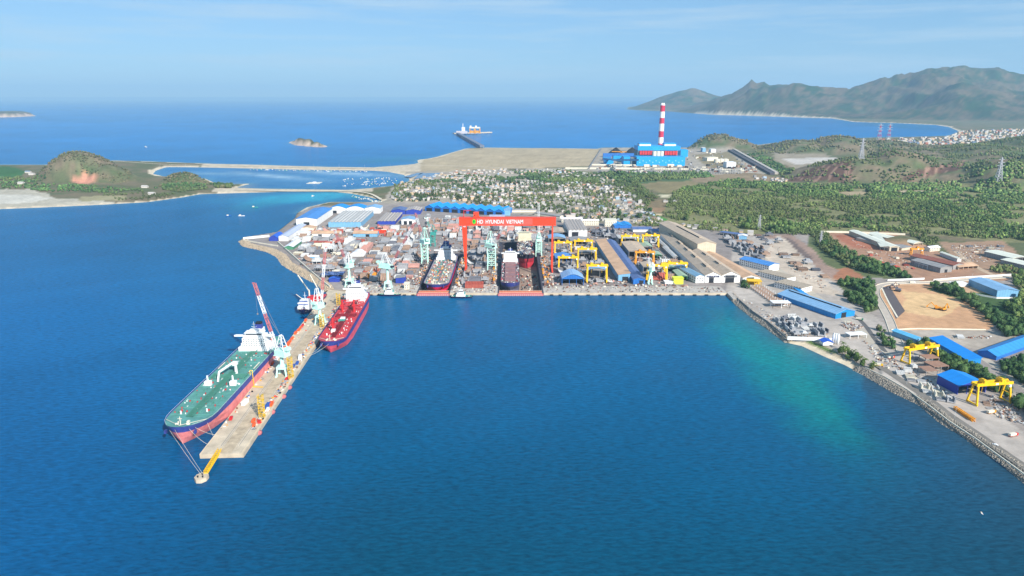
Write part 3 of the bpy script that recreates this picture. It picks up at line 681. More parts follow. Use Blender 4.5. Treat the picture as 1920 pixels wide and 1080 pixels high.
# ------------------------------------------------------------------ ships
def interp(xs, ys_, t): return float(np.interp(t, xs, ys_))
def hull(L, B, F, keel, m_low, m_up, band, parent, blunt=0.11, rake=6.0, deckm=None, sheer=2.0, name='hull', upto=1.0):
    """bow at y=0, stern at y=L; returns half breadth function at deck"""
    N = 26
    ts = [0, .004, .012, .025, .045, .07, .1, .14] + [.14 + (.86 - .14) * k / 6 for k in range(1, 7)] + [.9, .94, .97, 1.0]
    ts = [t for t in ts if t <= upto]
    def hd(t):
        a = math.sqrt(max(0, 1 - (1 - min(t / blunt, 1)) ** 2.2)); b = 1 - .30 * max(0, (t - .88) / .12) ** 2
        return B / 2 * a * b
    def hw(t):
        tb = blunt * 1.9; a = max(0, 1 - (1 - min(t / tb, 1)) ** 1.8); b = 1 - .85 * max(0, (t - .82) / .18) ** 1.6
        return B / 2 * a * b
    def fz(t): return F + sheer * max(0, 1 - t / .12) ** 1.5
    zs = lambda t: [fz(t), fz(t) * (1 - band * .5), fz(t) * (1 - band), fz(t) * .35 if band < .6 else fz(t)*.2, 0.0, keel * .6, keel]
    vs = []; 
    for t in ts:
        for z in zs(t):
            q_ = max(0.0, min(1.0, z / fz(t))); q_ = q_ ** .75
            h_ = hw(t) * (1 - q_) + hd(t) * q_
            if z < 0: h_ *= (.97 if z > keel else .86)
            y = t * L + (rake * (1 - q_)) * (1 if t < .2 else 0) * (1 - t / .2 if t < .2 else 0)
            vs.append((h_, y, z))
    n = len(zs(0)); b_ = MB(); vv = []; ff = []; mm = []
    vv = [(-x, y, z) for x, y, z in vs] + [(x, y, z) for x, y, z in vs]; off = len(vs)
    for i in range(len(ts) - 1):
        for k in range(n - 1):
            a = i*n+k; c = (i+1)*n+k
            m_ = 1 if k < 2 else 0
            ff.append((a, a+1, c+1, c)); mm.append(m_); ff.append((a+off, c+off, c+1+off, a+1+off)); mm.append(m_)
    e = (len(ts)-1)*n
    for k in range(n-1): ff.append((e+k, e+k+1, e+k+1+off, e+k+off)); mm.append(1 if k < 2 else 0)
    for i in range(len(ts)-1): a = i*n+n-1; c = a+n; ff.append((a, a+off, c+off, c)); mm.append(0)
    b_.v = vv; b_.f = ff; b_.m = mm
    b_.build(name, [m_low, m_up], parent)
    # deck
    pts = [(-hd(t) + .25, t * L + (0.4 if t == 0 else 0), fz(t) - 1.0) for t in ts]; pr = [(-x, y, z) for x, y, z in pts][::-1]
    d_ = MB(); nn = len(pts)
    allp = pts + pr
    for i in range(nn - 1): d_.add([pts[i], pts[i+1], (-pts[i+1][0],)+pts[i+1][1:], (-pts[i][0],)+pts[i][1:]], [(3,2,1,0)])
    if deckm: d_.build('deck', deckm, parent)
    return hd, fz
def person_free_clutter(mb, x0, x1, y0, y1, z, n, rnd, s=1.2, nm=3, hmax=1.6):
    for _ in range(n):
        x, y = rnd.uniform(x0, x1), rnd.uniform(y0, y1); a, b_ = rnd.uniform(.3, s), rnd.uniform(.3, s*1.6)
        mb.box(x-a, x+a, y-b_, y+b_, z, z + rnd.uniform(.3, hmax), rnd.randrange(nm))
def tanker(label, bow, L, B, F, deckm, pipem, m_low, m_up, seed, keel=-2.5, rot=0.0, ss=0.79, band=.36, cranes=True, wh=24, casing=None, blunt=.11, name='tanker_ship', lifeboat=True):
    t = thing(name, (bow[0], bow[1], 0), label, 'ship', None, rot); r = random.Random(seed)
    hd, fz = hull(L, B, F, keel, m_low, m_up, band, t, deckm=deckm, blunt=blunt)
    z = F - 1.0; y1 = L * ss
    # pipes along the centre line and cross lines
    p = MB()
    for k in range(-4, 5): p.bar((k*.8, L*.10, z+1.3), (k*.8, y1-3, z+1.3), .38)
    p.bar((2.2+2, L*.09, z+2.6), (4.2, y1-2, z+2.6), 1.2, 0, .25)
    p.build('pipe_rack', pipem, t)
    q_ = MB()
    for k in range(11):
        yy = L*.12 + (y1 - L*.14) * k / 10; q_.bar((-hd(yy/L)+3, yy, z+.6), (hd(yy/L)-3, yy, z+.6), .45, 0, .8)
        if k % 2: q_.bar((-hd(yy/L)+3, yy+2, z+1.2), (hd(yy/L)-3, yy+2, z+1.2), .3)
    for s_ in (-1, 1):
        for k in range(5): q_.bar((s_*(6+k*2.6), L*.14, z+.3), (s_*(6+k*2.6), y1-4, z+.3), .22, 0, .3)
    q_.build('deck_pipe', deckm, t)
    q_ = MB()
    for k in range(6): q_.bar((-B/2+5, L*.46+k*1.9, z+1.8), (B/2-5, L*.46+k*1.9, z+1.8), .45)
    for s_ in (-1, 1): q_.box(s_*(B/2-5)-.9, s_*(B/2-5)+.9, L*.455, L*.455+12, z, z+2.4)
    q_.build('manifold', pipem, t)
    g_ = MB(); person_free_clutter(g_, -B/2+3, B/2-3, L*.13, y1-6, z, 240, r, .6, 4); g_.build('deck_fitting', [deckm, WHITE, pipem, RED], t)['kind'] = 'stuff'
    # masts / posts on deck
    for (sx, ky) in ((-1, .13), (1, .15)):
        MB().tube((sx*B*.25, L*ky, z), (sx*B*.25, L*ky, z+3.2), .9, .7, 8).build('vent_post', WHITE, t)
    if cranes:
        for sx in (-1, 1):
            c_ = MB().prism([(sx*B*.29-3.1, L*.385), (sx*B*.29+3.1, L*.385), (sx*B*.29+3.1, L*.385+4.6), (sx*B*.29-3.1, L*.385+4.6)], z, z+5).tube((sx*B*.29, L*.385+2, z+5), (sx*B*.29, L*.385+2, z+11), 1.0, .8, 8)
            c_.build('vent_house', WHITE, t)
        c_ = MB().tube((4, L*.52, z), (4, L*.52, z+12), 1.6, 1.3, 10).box(1.5, 6, L*.52-2.4, L*.52+2.4, z+10, z+13.5)
        c_.bar((3, L*.52, z+13.5), (-5, L*.52-20, z+10.5), 1.6).bar((-5, L*.52-20, z+10.8), (-5.4, L*.52-25, z+1.4), 1.5)
        c_.build('hose_crane', WHITE, t)
        for sx in (-1, 1): MB().bar((sx*(B/2-3), L*.56, z+1.7), (sx*(B/2-3), L*.56+18, z+1.7), 1.0, 0, .5).build('gangway', CREAM, t)
    # forecastle gear
    f_ = MB()
    for sx in (-1, 1):
        f_.tube((sx*5, L*.035, fz(.03)-.6), (sx*5+2.6, L*.035, fz(.03)-.6), 1.1, n=8).box(sx*4-1, sx*4+1, L*.05, L*.05+3, fz(.05)-1, fz(.05)+.4)
        f_.bar((0, L*.018, fz(.02)), (sx*B*.42, L*.075, fz(.06)), .35)
    f_.tube((0, L*.03, fz(.02)-1), (0, L*.03, fz(.02)+7), .45, .3, 8).bar((-2, L*.03, fz(.02)+5), (2, L*.03, fz(.02)+5), .4)
    f_.build('windlass', CREAM, t)
    for sx in (-1, 1): MB().box(sx*B*.30-.8, sx*B*.30+.8, L*.004 + 3.0, L*.004 + 6, F*.62, F*.62+3).build('anchor', m_up, t)
    # superstructure
    hw_ = wh / 2; tiers = [(hw_+B*.08, 0, 5), (hw_, 1.5, 10.5), (hw_*.94, 2, 14)]
    s_ = MB(); s_.box(-B/2+3.5, B/2-3.5, y1, y1+20, z, z+4.5)
    s_.box(-hw_, hw_, y1+.6, y1+16, z+4.5, z+15.5).box(-hw_*.9, hw_*.9, y1+1.2, y1+14.5, z+15.5, z+18)
    for sx in (-1, 1): s_.box(sx*(hw_+1)-1.6, sx*(hw_+1)+1.6, y1+3, y1+13, z+4.5, z+8.8)
    s_.build('accommodation', WHITE, t)
    for k in range(4):
        for i in range(9):
            xx = -hw_*.86 + i * hw_*.215
            if i == k == 0: w0 = o = MB().box(-.45, .45, 0, .17, 0, 1).build('window', GLASSD, t)
            else: o = w0.copy(); COL.link(o); o.parent = t
            o.location = (xx, y1+.45, z+6+k*2.6)
    b_ = MB().box(-hw_*.72, hw_*.72, y1+1.5, y1+11.5, z+18, z+21.2).box(-hw_*.8, hw_*.8, y1+1.0, y1+12, z+21.2, z+21.7)
    for sx in (-1, 1):
        x0_, x1_ = sorted((sx*hw_*.72, sx*(B/2+.5))); b_.box(x0_, x1_, y1+2, y1+7, z+17.2, z+18.2).box(x0_, x1_, y1+1.9, y1+2.3, z+18.2, z+19.2)
    b_.build('bridge', WHITE, t)
    MB().box(-hw_*.66, hw_*.66, y1+1.32, y1+1.52, z+19.4, z+20.7).build('bridge_window', GLASSD, t)
    MB().box(-hw_*.42, hw_*.42, y1+3, y1+10, z+21.7, z+24.4).build('wheelhouse_top', WHITE, t)
    MB().tube((0, y1+6, z+24.4), (0, y1+6, z+34), .5, .25, 8).bar((-3, y1+6, z+28), (3, y1+6, z+28), .35).bar((-2, y1+6, z+31), (2, y1+6, z+31), .3).box(-1.6, 1.6, y1+5.5, y1+6.2, z+26, z+26.5).build('mast', WHITE, t)
    c = casing or m_up
    MB().box(-4.5, 4.5, y1+17, y1+27, z+4, z+21).box(-3.6, 3.6, y1+18, y1+25, z+21, z+26.5, 1).box(-3.2, 3.2, y1+18.5, y1+24.5, z+26.5, z+28.5, 2).build('funnel', [WHITE, c, BLACK], t)
    if lifeboat:
        MB().tube((B*.28, y1+22, z+5.6), (B*.28, y1+28, z+6.6), 1.6, 1.2, 8).build('lifeboat', ORANGE, t)
    for sx in (-1, 1):
        pr_ = None; r2 = MB()
        for k in range(24):
            tt = .02 + .95*k/23; c_ = (sx*(hd(tt)-.2), tt*L, fz(tt)+.5)
            if pr_: r2.bar(pr_, c_, .14)
            pr_ = c_
        r2.build('railing', m_up if not cranes else WHITE, t)
    return t
GDECK = M('green_deck', (90,148,140), .65, .35, .08); GPIPE = M('dark_green_pipe', (72,132,114), .6, .2, .3); SRED = M('antifouling_red', (224,130,128), .65, .3, .15); SBLUE = M('hull_blue', (56,68,140), .55, .3, .2)
RDECK = M('red_deck', (190,66,74), .6, .22, .06); RPIPE = M('dark_red_pipe', (128,26,36), .6, .2, .3); SREDB = M('bright_antifouling', (216,84,98), .55, .28, .15)
big = tanker('long tanker with a green deck, blue and salmon hull, moored left of the pier', (-295.5, 546), 246, 44, 17.5, GDECK, GPIPE, SRED, SBLUE, 3, rot=math.radians(.6), wh=27, band=.32, blunt=.15)
red = tanker('tanker with a dark red deck and white bridge block, moored right of the pier', (-220.5, 773), 222, 34.5, 14.5, RDECK, RPIPE, SREDB, SBLUE, 5, rot=math.radians(2.2), ss=.80, band=.40, cranes=False, wh=27)
# red derricks and white hose houses on the red ship
z = 13.5
for yy in (48, 128): 
    for sx in ((-8, 8) if yy > 100 else (-4,)):
        MB().tube((sx-1, yy, z), (sx-1, yy, z+17), 1.7, 1.2, 10).bar((sx-1, yy, z+16), (sx+3, yy+26, z+9), 1.4).box(sx-3.4, sx+1.4, yy-1.5, yy+1.5, z+8, z+10).build('derrick', RED, red)
MB().box(-6, -1, 40, 46, z, z+3.4).build('deck_house', WHITE, red); MB().box(-4, 2, 86, 93, z, z+4).build('deck_house', WHITE, red)
MB().box(-5.6, 3.6, 83, 86, z, z+3).build('deck_locker', TEALM, red)
d1 = tanker('tanker being fitted out in the narrow left dry dock, blue and crimson bow', (-122, 1044), 226, 42, 11, M('cluttered_deck', (160,150,144), .8, .4, .25), STEEL, M('crimson_hull', (206,24,70), .5, .14, .08), SBLUE, 8, keel=-9.5, ss=.80, band=.42, cranes=False, wh=27, casing=M('steel_blue', (70,100,140), .5, .2), lifeboat=False)
r = random.Random(4); g_ = MB(); person_free_clutter(g_, -17, 17, 18, 172, 10, 520, r, 1.6, 8, 3.2)
g_.build('deck_gear', [STEEL, STEEL, OYELL, TEALM, OFFW, PINK, CREAM, STEEL], d1)['kind'] = 'stuff'
MB().box(-9, 9, 184, 206, 26, 34).box(-5, 5, 190, 204, 34, 41).build('scaffold_cover', M('blue_netting', (44,72,128), .8, .35, .5), d1)
def bulker(label, bow, L, B, F, m_low, m_up, deckm, seed, keel, nh=5, ssm=WHITE, wh=24, z0=0, name='bulk_carrier', bulb=False, hatchm=None):
    t = thing(name, (bow[0], bow[1], z0), label, 'ship'); r = random.Random(seed)
    hd, fz = hull(L, B, F, keel, m_low, m_up, .5, t, deckm=deckm, blunt=.09); z = F - 1
    y0 = L * .085; y1 = L * .80; st = (y1 - y0 - 2) / nh
    for k in range(nh):
        yy = y0 + k * st; MB().box(-B*.27, B*.27, yy+2.5, yy+st-3, z, z+1.6).box(-B*.29, B*.29, yy+3.5, yy+st-4, z+1.6, z+2.3).box(-.3, .3, yy+2.4, yy+st-2.9, z+2.3, z+2.5).build('hatch_cover', hatchm or M('hatch_brown', (140,104,104), .7, .2, .2), t)
    g_ = MB()
    for k in range(nh + 1): person_free_clutter(g_, -B*.27, B*.27, y0+k*st-1.6, y0+k*st+1.6, z, 9, r, .9, 4, 2.0)
    person_free_clutter(g_, -B*.46, -B*.32, y0, y1, z, 70, r, .8, 4); person_free_clutter(g_, B*.32, B*.46, y0, y1, z, 70, r, .8, 4)
    person_free_clutter(g_, -B*.3, B*.3, 3, y0-2, z, 30, r, 1.0, 4)
    g_.build('deck_fitting', [STEEL, WHITE, RED, DARK], t)['kind'] = 'stuff'
    hw_ = wh / 2; s_ = MB().box(-hw_*1.1, hw_*1.1, y1, y1+16, z, z+4).box(-hw_, hw_, y1+.8, y1+14, z+4, z+16); s_.build('accommodation', ssm, t)
    MB().box(-hw_*.8, hw_*.8, y1+1, y1+11, z+16, z+19).box(-B/2-.5, B/2+.5, y1+2, y1+6.5, z+15.6, z+17).build('bridge', ssm, t)
    MB().box(-hw_*.74, hw_*.74, y1+.82, y1+1.02, z+17.2, z+18.3).build('bridge_window', GLASSD, t)
    MB().tube((0, y1+6, z+19), (0, y1+6, z+27), .5, .3, 8).bar((-2, y1+6, z+24), (2, y1+6, z+24), .3).build('mast', ssm, t)
    MB().box(-3.5, 3.5, y1+17, y1+25, z+2, z+20).build('funnel', m_up, t)
    return t
b1 = bulker('bulk carrier with brown hatch covers and blue bow in the wide dry dock', (-3, 1050), 190, 31.5, 12, M('grey_primer_hull', (86,84,104), .7, .3, .2), SBLUE, M('grey_brown_deck', (112,100,106), .8, .3, .3), 9, -10, 5)
lw = MB()
for sx in (-1, 1): lw.bar((sx*11, 5, 0), (sx*11, 4, -9), .5).bar((sx*2, 1.5, -6), (sx*9, 4.5, -4), .5).bar((sx*2, 1.5, -6), (sx*1, 2, -10), .5)
lw.build('staging', CREAM, b1)
b2 = bulker('unfinished ship with a black and red hull behind the bulk carrier in the wide dock', (26, 1236), 165, 32, 16, M('red_primer_bow', (180,44,56), .6, .2, .1), M('dark_primer', (40,40,56), .7, .25, .2), STEEL, 13, -10, 4, M('unpainted_cream', (206,200,172), .7, .2), 26, hatchm=STEEL)
g_ = MB(); person_free_clutter(g_, -15, 15, 10, 125, 15, 260, random.Random(6), 1.7, 5, 4)
g_.build('deck_gear', [STEEL, WHITE, NAVY, RUST, CREAM], b2)['kind'] = 'stuff'
def workboat():
    t = thing('offshore_vessel', (-222 - 66, 690, 0), 'small supply ship with white bridge and red midship left of the pier', 'ship')
    a = G(566, 592, 0); t.location = (a.x, a.y, 0); t.rotation_euler.z = math.radians(-3)
    L, B = 92, 20
    hull(L, B, 6.5, -2, NAVY, NAVY, .5, t, deckm=RDECK, blunt=.2, sheer=3)
    s_ = MB().box(-8.5, 8.5, 8, 28, 6, 11).box(-7.5, 7.5, 10, 25, 11, 16).box(-6, 6, 12, 22, 16, 19.5).box(-9.5, 9.5, 12, 15, 13.6, 15)
    s_.build('accommodation', WHITE, t); MB().box(-5.6, 5.6, 11.8, 12.05, 17, 18.6).box(-7, 7, 9.8, 10.05, 12.5, 14).build('bridge_window', M('blue_glazing', (50,80,150), .3, .1), t)
    MB().box(-8, 8, 34, 62, 5.5, 11).box(-6, 6, 40, 54, 11, 15).build('deck_house', RED, t)
    MB().tube((-5, 50, 15), (-5, 50, 24), 1.2, 1, 8).bar((-5, 50, 22), (-26, 66, 42), 1.4).tube((2, 70, 6), (2, 70, 20), 1, .8, 8).bar((2, 70, 19), (-14, 84, 38), 1.1).bar((0, 14, 19), (-8, 6, 30), .7).build('deck_crane', CREAM, t)
    MB().tube((0, 18, 19.5), (0, 18, 30), .5, .2, 8).bar((-2.5, 18, 25), (2.5, 18, 25), .3).build('mast', WHITE, t)
    g_ = MB(); person_free_clutter(g_, -8, 8, 3, 88, 5.8, 90, random.Random(3), 1.1, 4, 2.5); g_.build('deck_fitting', [WHITE, RED, STEEL, CREAM], t)['kind'] = 'stuff'
workboat()
def tug(label, u, v, flip=1):
    a = G(u, v, 0); t = thing('tug_boat', (a.x, a.y, 0), label, 'tug boat', None, 0)
    n = 12; Lh = 17.5
    def ring(z, s_, w_): return [(math.copysign(abs(math.cos(2*math.pi*i/16))**.6, math.cos(2*math.pi*i/16))*Lh*s_, math.copysign(abs(math.sin(2*math.pi*i/16))**.7, math.sin(2*math.pi*i/16))*5*w_, z) for i in range(16)]
    m = MB(); m.add(ring(-1, .94, .85)+ring(2.2, 1, 1)+ring(3.0, 1.0, 1.0), [(i, (i+1)%16, 16+(i+1)%16, 16+i) for i in range(16)] + [(16+i, 16+(i+1)%16, 32+(i+1)%16, 32+i) for i in range(16)]); m.build('hull', NAVY, t)
    MB().add(ring(2.3, .97, .95), [tuple(range(16))]).build('deck', TEALM, t)
    m = MB().box(-8, 6.5, -3.6, 3.6, 2.3, 5.6).box(-6.4, 4.6, -3.2, 3.2, 5.6, 8.4); m.build('deckhouse', WHITE, t)
    m = MB().box(-3.6, 2.4, -2.6, 2.6, 8.4, 11.8).box(-3.9, 2.7, -2.9, 2.9, 11.8, 12.1); m.build('wheelhouse', WHITE, t)
    MB().box(-3.75, 2.55, -2.75, 2.75, 9.7, 11.1).build('window', GLASSD, t)
    MB().tube((-.5, 0, 12), (-.5, 0, 20), .5, .25, 6).bar((-2, 0, 16), (1.4, 0, 16), .3).build('mast', WHITE, t)
    MB().tube((5.5, -1.8, 5.6), (5.5, -1.8, 9.5), .7, .6, 8).tube((5.5, 1.8, 5.6), (5.5, 1.8, 9.5), .7, .6, 8).build('funnel', TEALM, t)
    g_ = MB(); person_free_clutter(g_, 9, 15, -3, 3, 2.3, 10, random.Random(u), .7, 2); person_free_clutter(g_, -15, -9, -3, 3, 2.3, 8, random.Random(u+1), .7, 2); g_.build('winch', [TEALM, CREAM], t)
    tr = MB()
    for i in range(16):
        p_ = ring(2.4, 1.02, 1.05); tr.bar(p_[i], p_[(i+1)%16], .7)
    tr.build('tyre_fender', BLACK, t)
tug('white and teal tug boat with tall wheelhouse moored in front of the narrow dock', 865, 558)
tug('white tug boat moored at the quay under the mint green crane on the left', 731, 554)
# mooring lines
def line(label, p, q, sag=3.0, r_=.16, mat=None):
    m = MB(); p, q = Vector(p), Vector(q); pr = p
    for k in range(1, 9):
        f = k / 8; c = p.lerp(q, f); c.z -= sag * 4 * f * (1 - f); m.bar(pr, c, r_); pr = c
    o = m.build('mooring_line', mat or CREAM); tag(o, label, 'mooring line')
B0 = Vector((-300, 545, 0))
dz = Vector((dg.x, dg.y, 4.4))
line('pale mooring rope from the green-decked tanker bow to the octagonal platform, left one', B0 + Vector((-2, 1, 16.5)), dz + Vector((-1, 1, 0)), 1)
line('pale mooring rope from the green-decked tanker bow to the octagonal platform, right one', B0 + Vector((2, 2, 16.5)), dz + Vector((1, 1, 0)), 1)
line('pale mooring rope from the green-decked tanker bow to the near corner of the pier', B0 + Vector((12, 6, 16.5)), pier_pt(16, 1.5, 4.6), 2)
line('pale mooring rope slanting beside the green-decked tanker bow to the pier edge', B0 + Vector((15, 9, 16.5)), pier_pt(34, 1.5, 4.6), 1.5)
line('pale mooring rope steepest at the shoulder of the green-decked tanker', B0 + Vector((20, 24, 16.5)), pier_pt(30, 1.2, 4.6), 1.5)
line('pale mooring rope from the red-decked tanker bow to the right edge of the pier', (-219, 776, 14), pier_pt(222, 34.5, 4.6), 2)
line('second pale mooring rope from the red-decked tanker bow, nearer to its hull', (-228, 777, 14), pier_pt(236, 34.5, 4.6), 4)
line('pale mooring rope from the green-decked tanker stern across to the pier', (-278, 786, 15), pier_pt(285, 1.5, 4.6), 2)
# yellow accommodation ladder of the green tanker
t = thing('gangway', (-276, 668, 4), 'yellow gangway frame leaning on the green-decked tanker from the pier', 'gangway')
MB().bar((0, 0, 0), (-1.5, 4, 17), .5).bar((3, 0, 0), (1, 4, 17), .5).bar((-1.5, 4, 17), (1, 4, 17), .5).bar((0, 0, 8), (2.6, 0, 8), .4).build('frame', YELLOW, t)
MB().bar((0, -.5, 0.4), (13, -2, .6), 1.2, 0, .5).build('footbridge', YELLOW, t)
# ------------------------------------------------------------------ cranes
def solve_tip(u, v, o, length, z0=20, z1=150):
    best = None
    for z in np.arange(z0, z1, 1.0):
        g = G(u, v, float(z)); d = abs((g - o).length - length)
        if best is None or d < best[0]: best = (d, g)
    return best[1]
def jib_crane(label, base, hh, ah, tip, jl, jibc=(0, 1), portal='column', gauge=12, cw=1.0, house=(9, 12), zb=GZ, body=None, tipz=None, back=None):
    """level luffing crane: portal legs, column or lattice tower, slewing machine house, A-frame and long lattice jib"""
    body = body or MINT
    b = G(base[0], base[1], zb) if len(base) == 2 else Vector(base); t = thing('jib_crane', b, label, 'crane'); reserve([(b.x-9, b.y-9), (b.x+9, b.y+9)])
    o = Vector((b.x, b.y, zb + hh)); T = solve_tip(tip[0], tip[1], o, jl) - b
    az = Vector((T.x, T.y, 0)).normalized(); sd_ = Vector((-az.y, az.x, 0))
    g2 = gauge / 2; pz = 9.5 if portal == 'column' else 3.0
    if portal == 'column':
        for sx in (-1, 1):
            for sy in (-1, 1): MB().bar((sx*g2, sy*g2, 1.2), (sx*g2*.75, sy*g2*.75, pz), 1.5).box(sx*g2-1, sx*g2+1, sy*g2-2, sy*g2+2, 0, 1.4).build('leg', body, t)
        MB().box(-g2*.95, g2*.95, -g2*.95, g2*.95, pz-.5, pz+2.2).tube((0,0,pz+2.2), (0,0,pz+5), 3.6, 2.0, 12).build('portal_beam', body, t)
        MB().tube((0, 0, pz+4), (0, 0, hh-2), 2.1, 1.8, 12).build('column', body, t)
    else:
        for sx in (-1, 1):
            for sy in (-1, 1): MB().bar((sx*g2, sy*g2, 0), (sx*g2, sy*g2, hh-2), 1.3).build('leg', body, t)
        m = MB(); n = 4; z0 = 9
        for k in range(n):
            za, zc = z0 + (hh-4-z0)*k/n, z0 + (hh-4-z0)*(k+1)/n
            for (a1, a2) in (((-1,-1),(1,-1)), ((1,-1),(1,1)), ((1,1),(-1,1)), ((-1,1),(-1,-1))):
                p = Vector((a1[0]*g2, a1[1]*g2, 0)); q = Vector((a2[0]*g2, a2[1]*g2, 0)); c = (p+q)/2
                m.bar(p + Vector((0,0,za)), q + Vector((0,0,za)), .8); m.bar(p + Vector((0,0,zc)), c + Vector((0,0,za)), .55); m.bar(q + Vector((0,0,zc)), c + Vector((0,0,za)), .55)
        m.build('tower_bracing', body, t)
    # slewing part, turned to the jib azimuth
    def R(f, s_, z): return az * f + sd_ * s_ + Vector((0, 0, z))
    def obox(m, f0, f1, s0, s1, z0, z1, k=0):
        m.add([R(f0,s0,z0), R(f1,s0,z0), R(f1,s1,z0), R(f0,s1,z0), R(f0,s0,z1), R(f1,s0,z1), R(f1,s1,z1), R(f0,s1,z1)], [(3,2,1,0),(4,5,6,7),(0,1,5,4),(1,2,6,5),(2,3,7,6),(3,0,4,7)], k)
    hw, hl = house[0] / 2, house[1]
    m = MB(); obox(m, -hl*.7, hl*.45, -hw, hw, hh-1.5, hh+4.5); obox(m, -hl*.75, hl*.55, -hw*1.1, hw*1.1, hh-2.2, hh-1.5); m.build('machine_house', body, t)
    m = MB(); obox(m, hl*.45, hl*.75, -hw, -hw+2.6, hh+.5, hh+3.4); m.build('cab', GLASSD, t)
    ap = R(-hl*.12, 0, ah)
    m = MB()
    for s_ in (-1, 1):
        m.bar(R(hl*.35, s_*hw*.8, hh+4.5), ap + sd_*s_*1.3, .75); m.bar(R(-hl*.6, s_*hw*.8, hh+4.5), ap + sd_*s_*1.3 + az*-2, .75)
        for k in range(1, 4):
            f = k/4; p = R(hl*.35, s_*hw*.8, hh+4.5).lerp(ap + sd_*s_*1.3, f); q = R(-hl*.6, s_*hw*.8, hh+4.5).lerp(ap + sd_*s_*1.3, f); m.bar(p, q, .4)
    m.bar(ap - sd_*2.2, ap + sd_*2.2, 1.2); m.build('a_frame', WHITE if portal == 'column' else body, t)
    m = MB(); obox(m, -hl*1.0, -hl*.55, -hw*.7, hw*.7, hh+5.2, hh+8.2); m.build('counterweight', body, t)
    root = R(hl*.42, 0, hh+4); n = max(8, int(jl / 5.2))
    cols = [jibc[(k // 3) % len(jibc)] for k in range(n)]
    m = MB(); mid = root.lerp(T, .12)
    m.truss(root, T, 2.5 if portal == 'column' else 3.0, n, .42, 0, cols)
    tip_ = T + az * 3; m.bar(T, tip_, 1.2, 1); m.build('jib', [WHITE, PINK if jibc != (0, 2) else body, body], t)
    m = MB(); m.bar(ap, T, .22).bar(ap, root.lerp(T, .6), .22)
    hk = T + Vector((0, 0, -min(T.z * .5, 34))); m.bar(T, hk, .16).box(hk.x-.6, hk.x+.6, hk.y-.6, hk.y+.6, hk.z-1.6, hk.z); m.build('rope', STEEL, t)
    return t
jib_crane('mint jib crane with a red and white boom raised over the green-decked tanker', (531,704), 26, 47, (477,531), 62, (0, 1), gauge=11)
jib_crane('mint jib crane midway on the pier beside the red-decked tanker, white boom up', (601,607), 25, 50, (610,464), 72, (0, 1), gauge=11)
jib_crane('slim mint crane at the left end of the quay behind the red ship bridge', (656,536), 33, 55, (628,432), 70, (0, 1), gauge=12)
jib_crane('mint crane near the left tug with a long red banded boom leaning right', (728,541), 36, 58, (777,418), 92, (0, 1), gauge=11, house=(8, 19))
jib_crane('mint lattice tower crane at the left side of the narrow dry dock', (797,493), 40, 66, (779,400), 60, (0, 1), 'tower', gauge=11, house=(11, 17))
jib_crane('mint lattice tower crane between the two dry docks in front of the red gantry', (922,505), 42, 68, (945,424), 52, (0, 1), 'tower', gauge=14, house=(11, 17))
jib_crane('slim mint tower crane on the right side of the wide dock, boom straight up', (1010,480), 32, 46, (1010,380), 62, (0, 0), 'tower', gauge=11, house=(10, 9))
jib_crane('small mint crane column beside the yellow gantries near the quay', (1219,532), 24, 36, (1216,482), 24, (0, 0), gauge=6, house=(8, 7))
jib_crane('teal jib crane standing behind the narrow dry dock', (812,462), 26, 44, (800,408), 34, (0, 2), 'tower', gauge=9, house=(8, 9), body=TEALM)
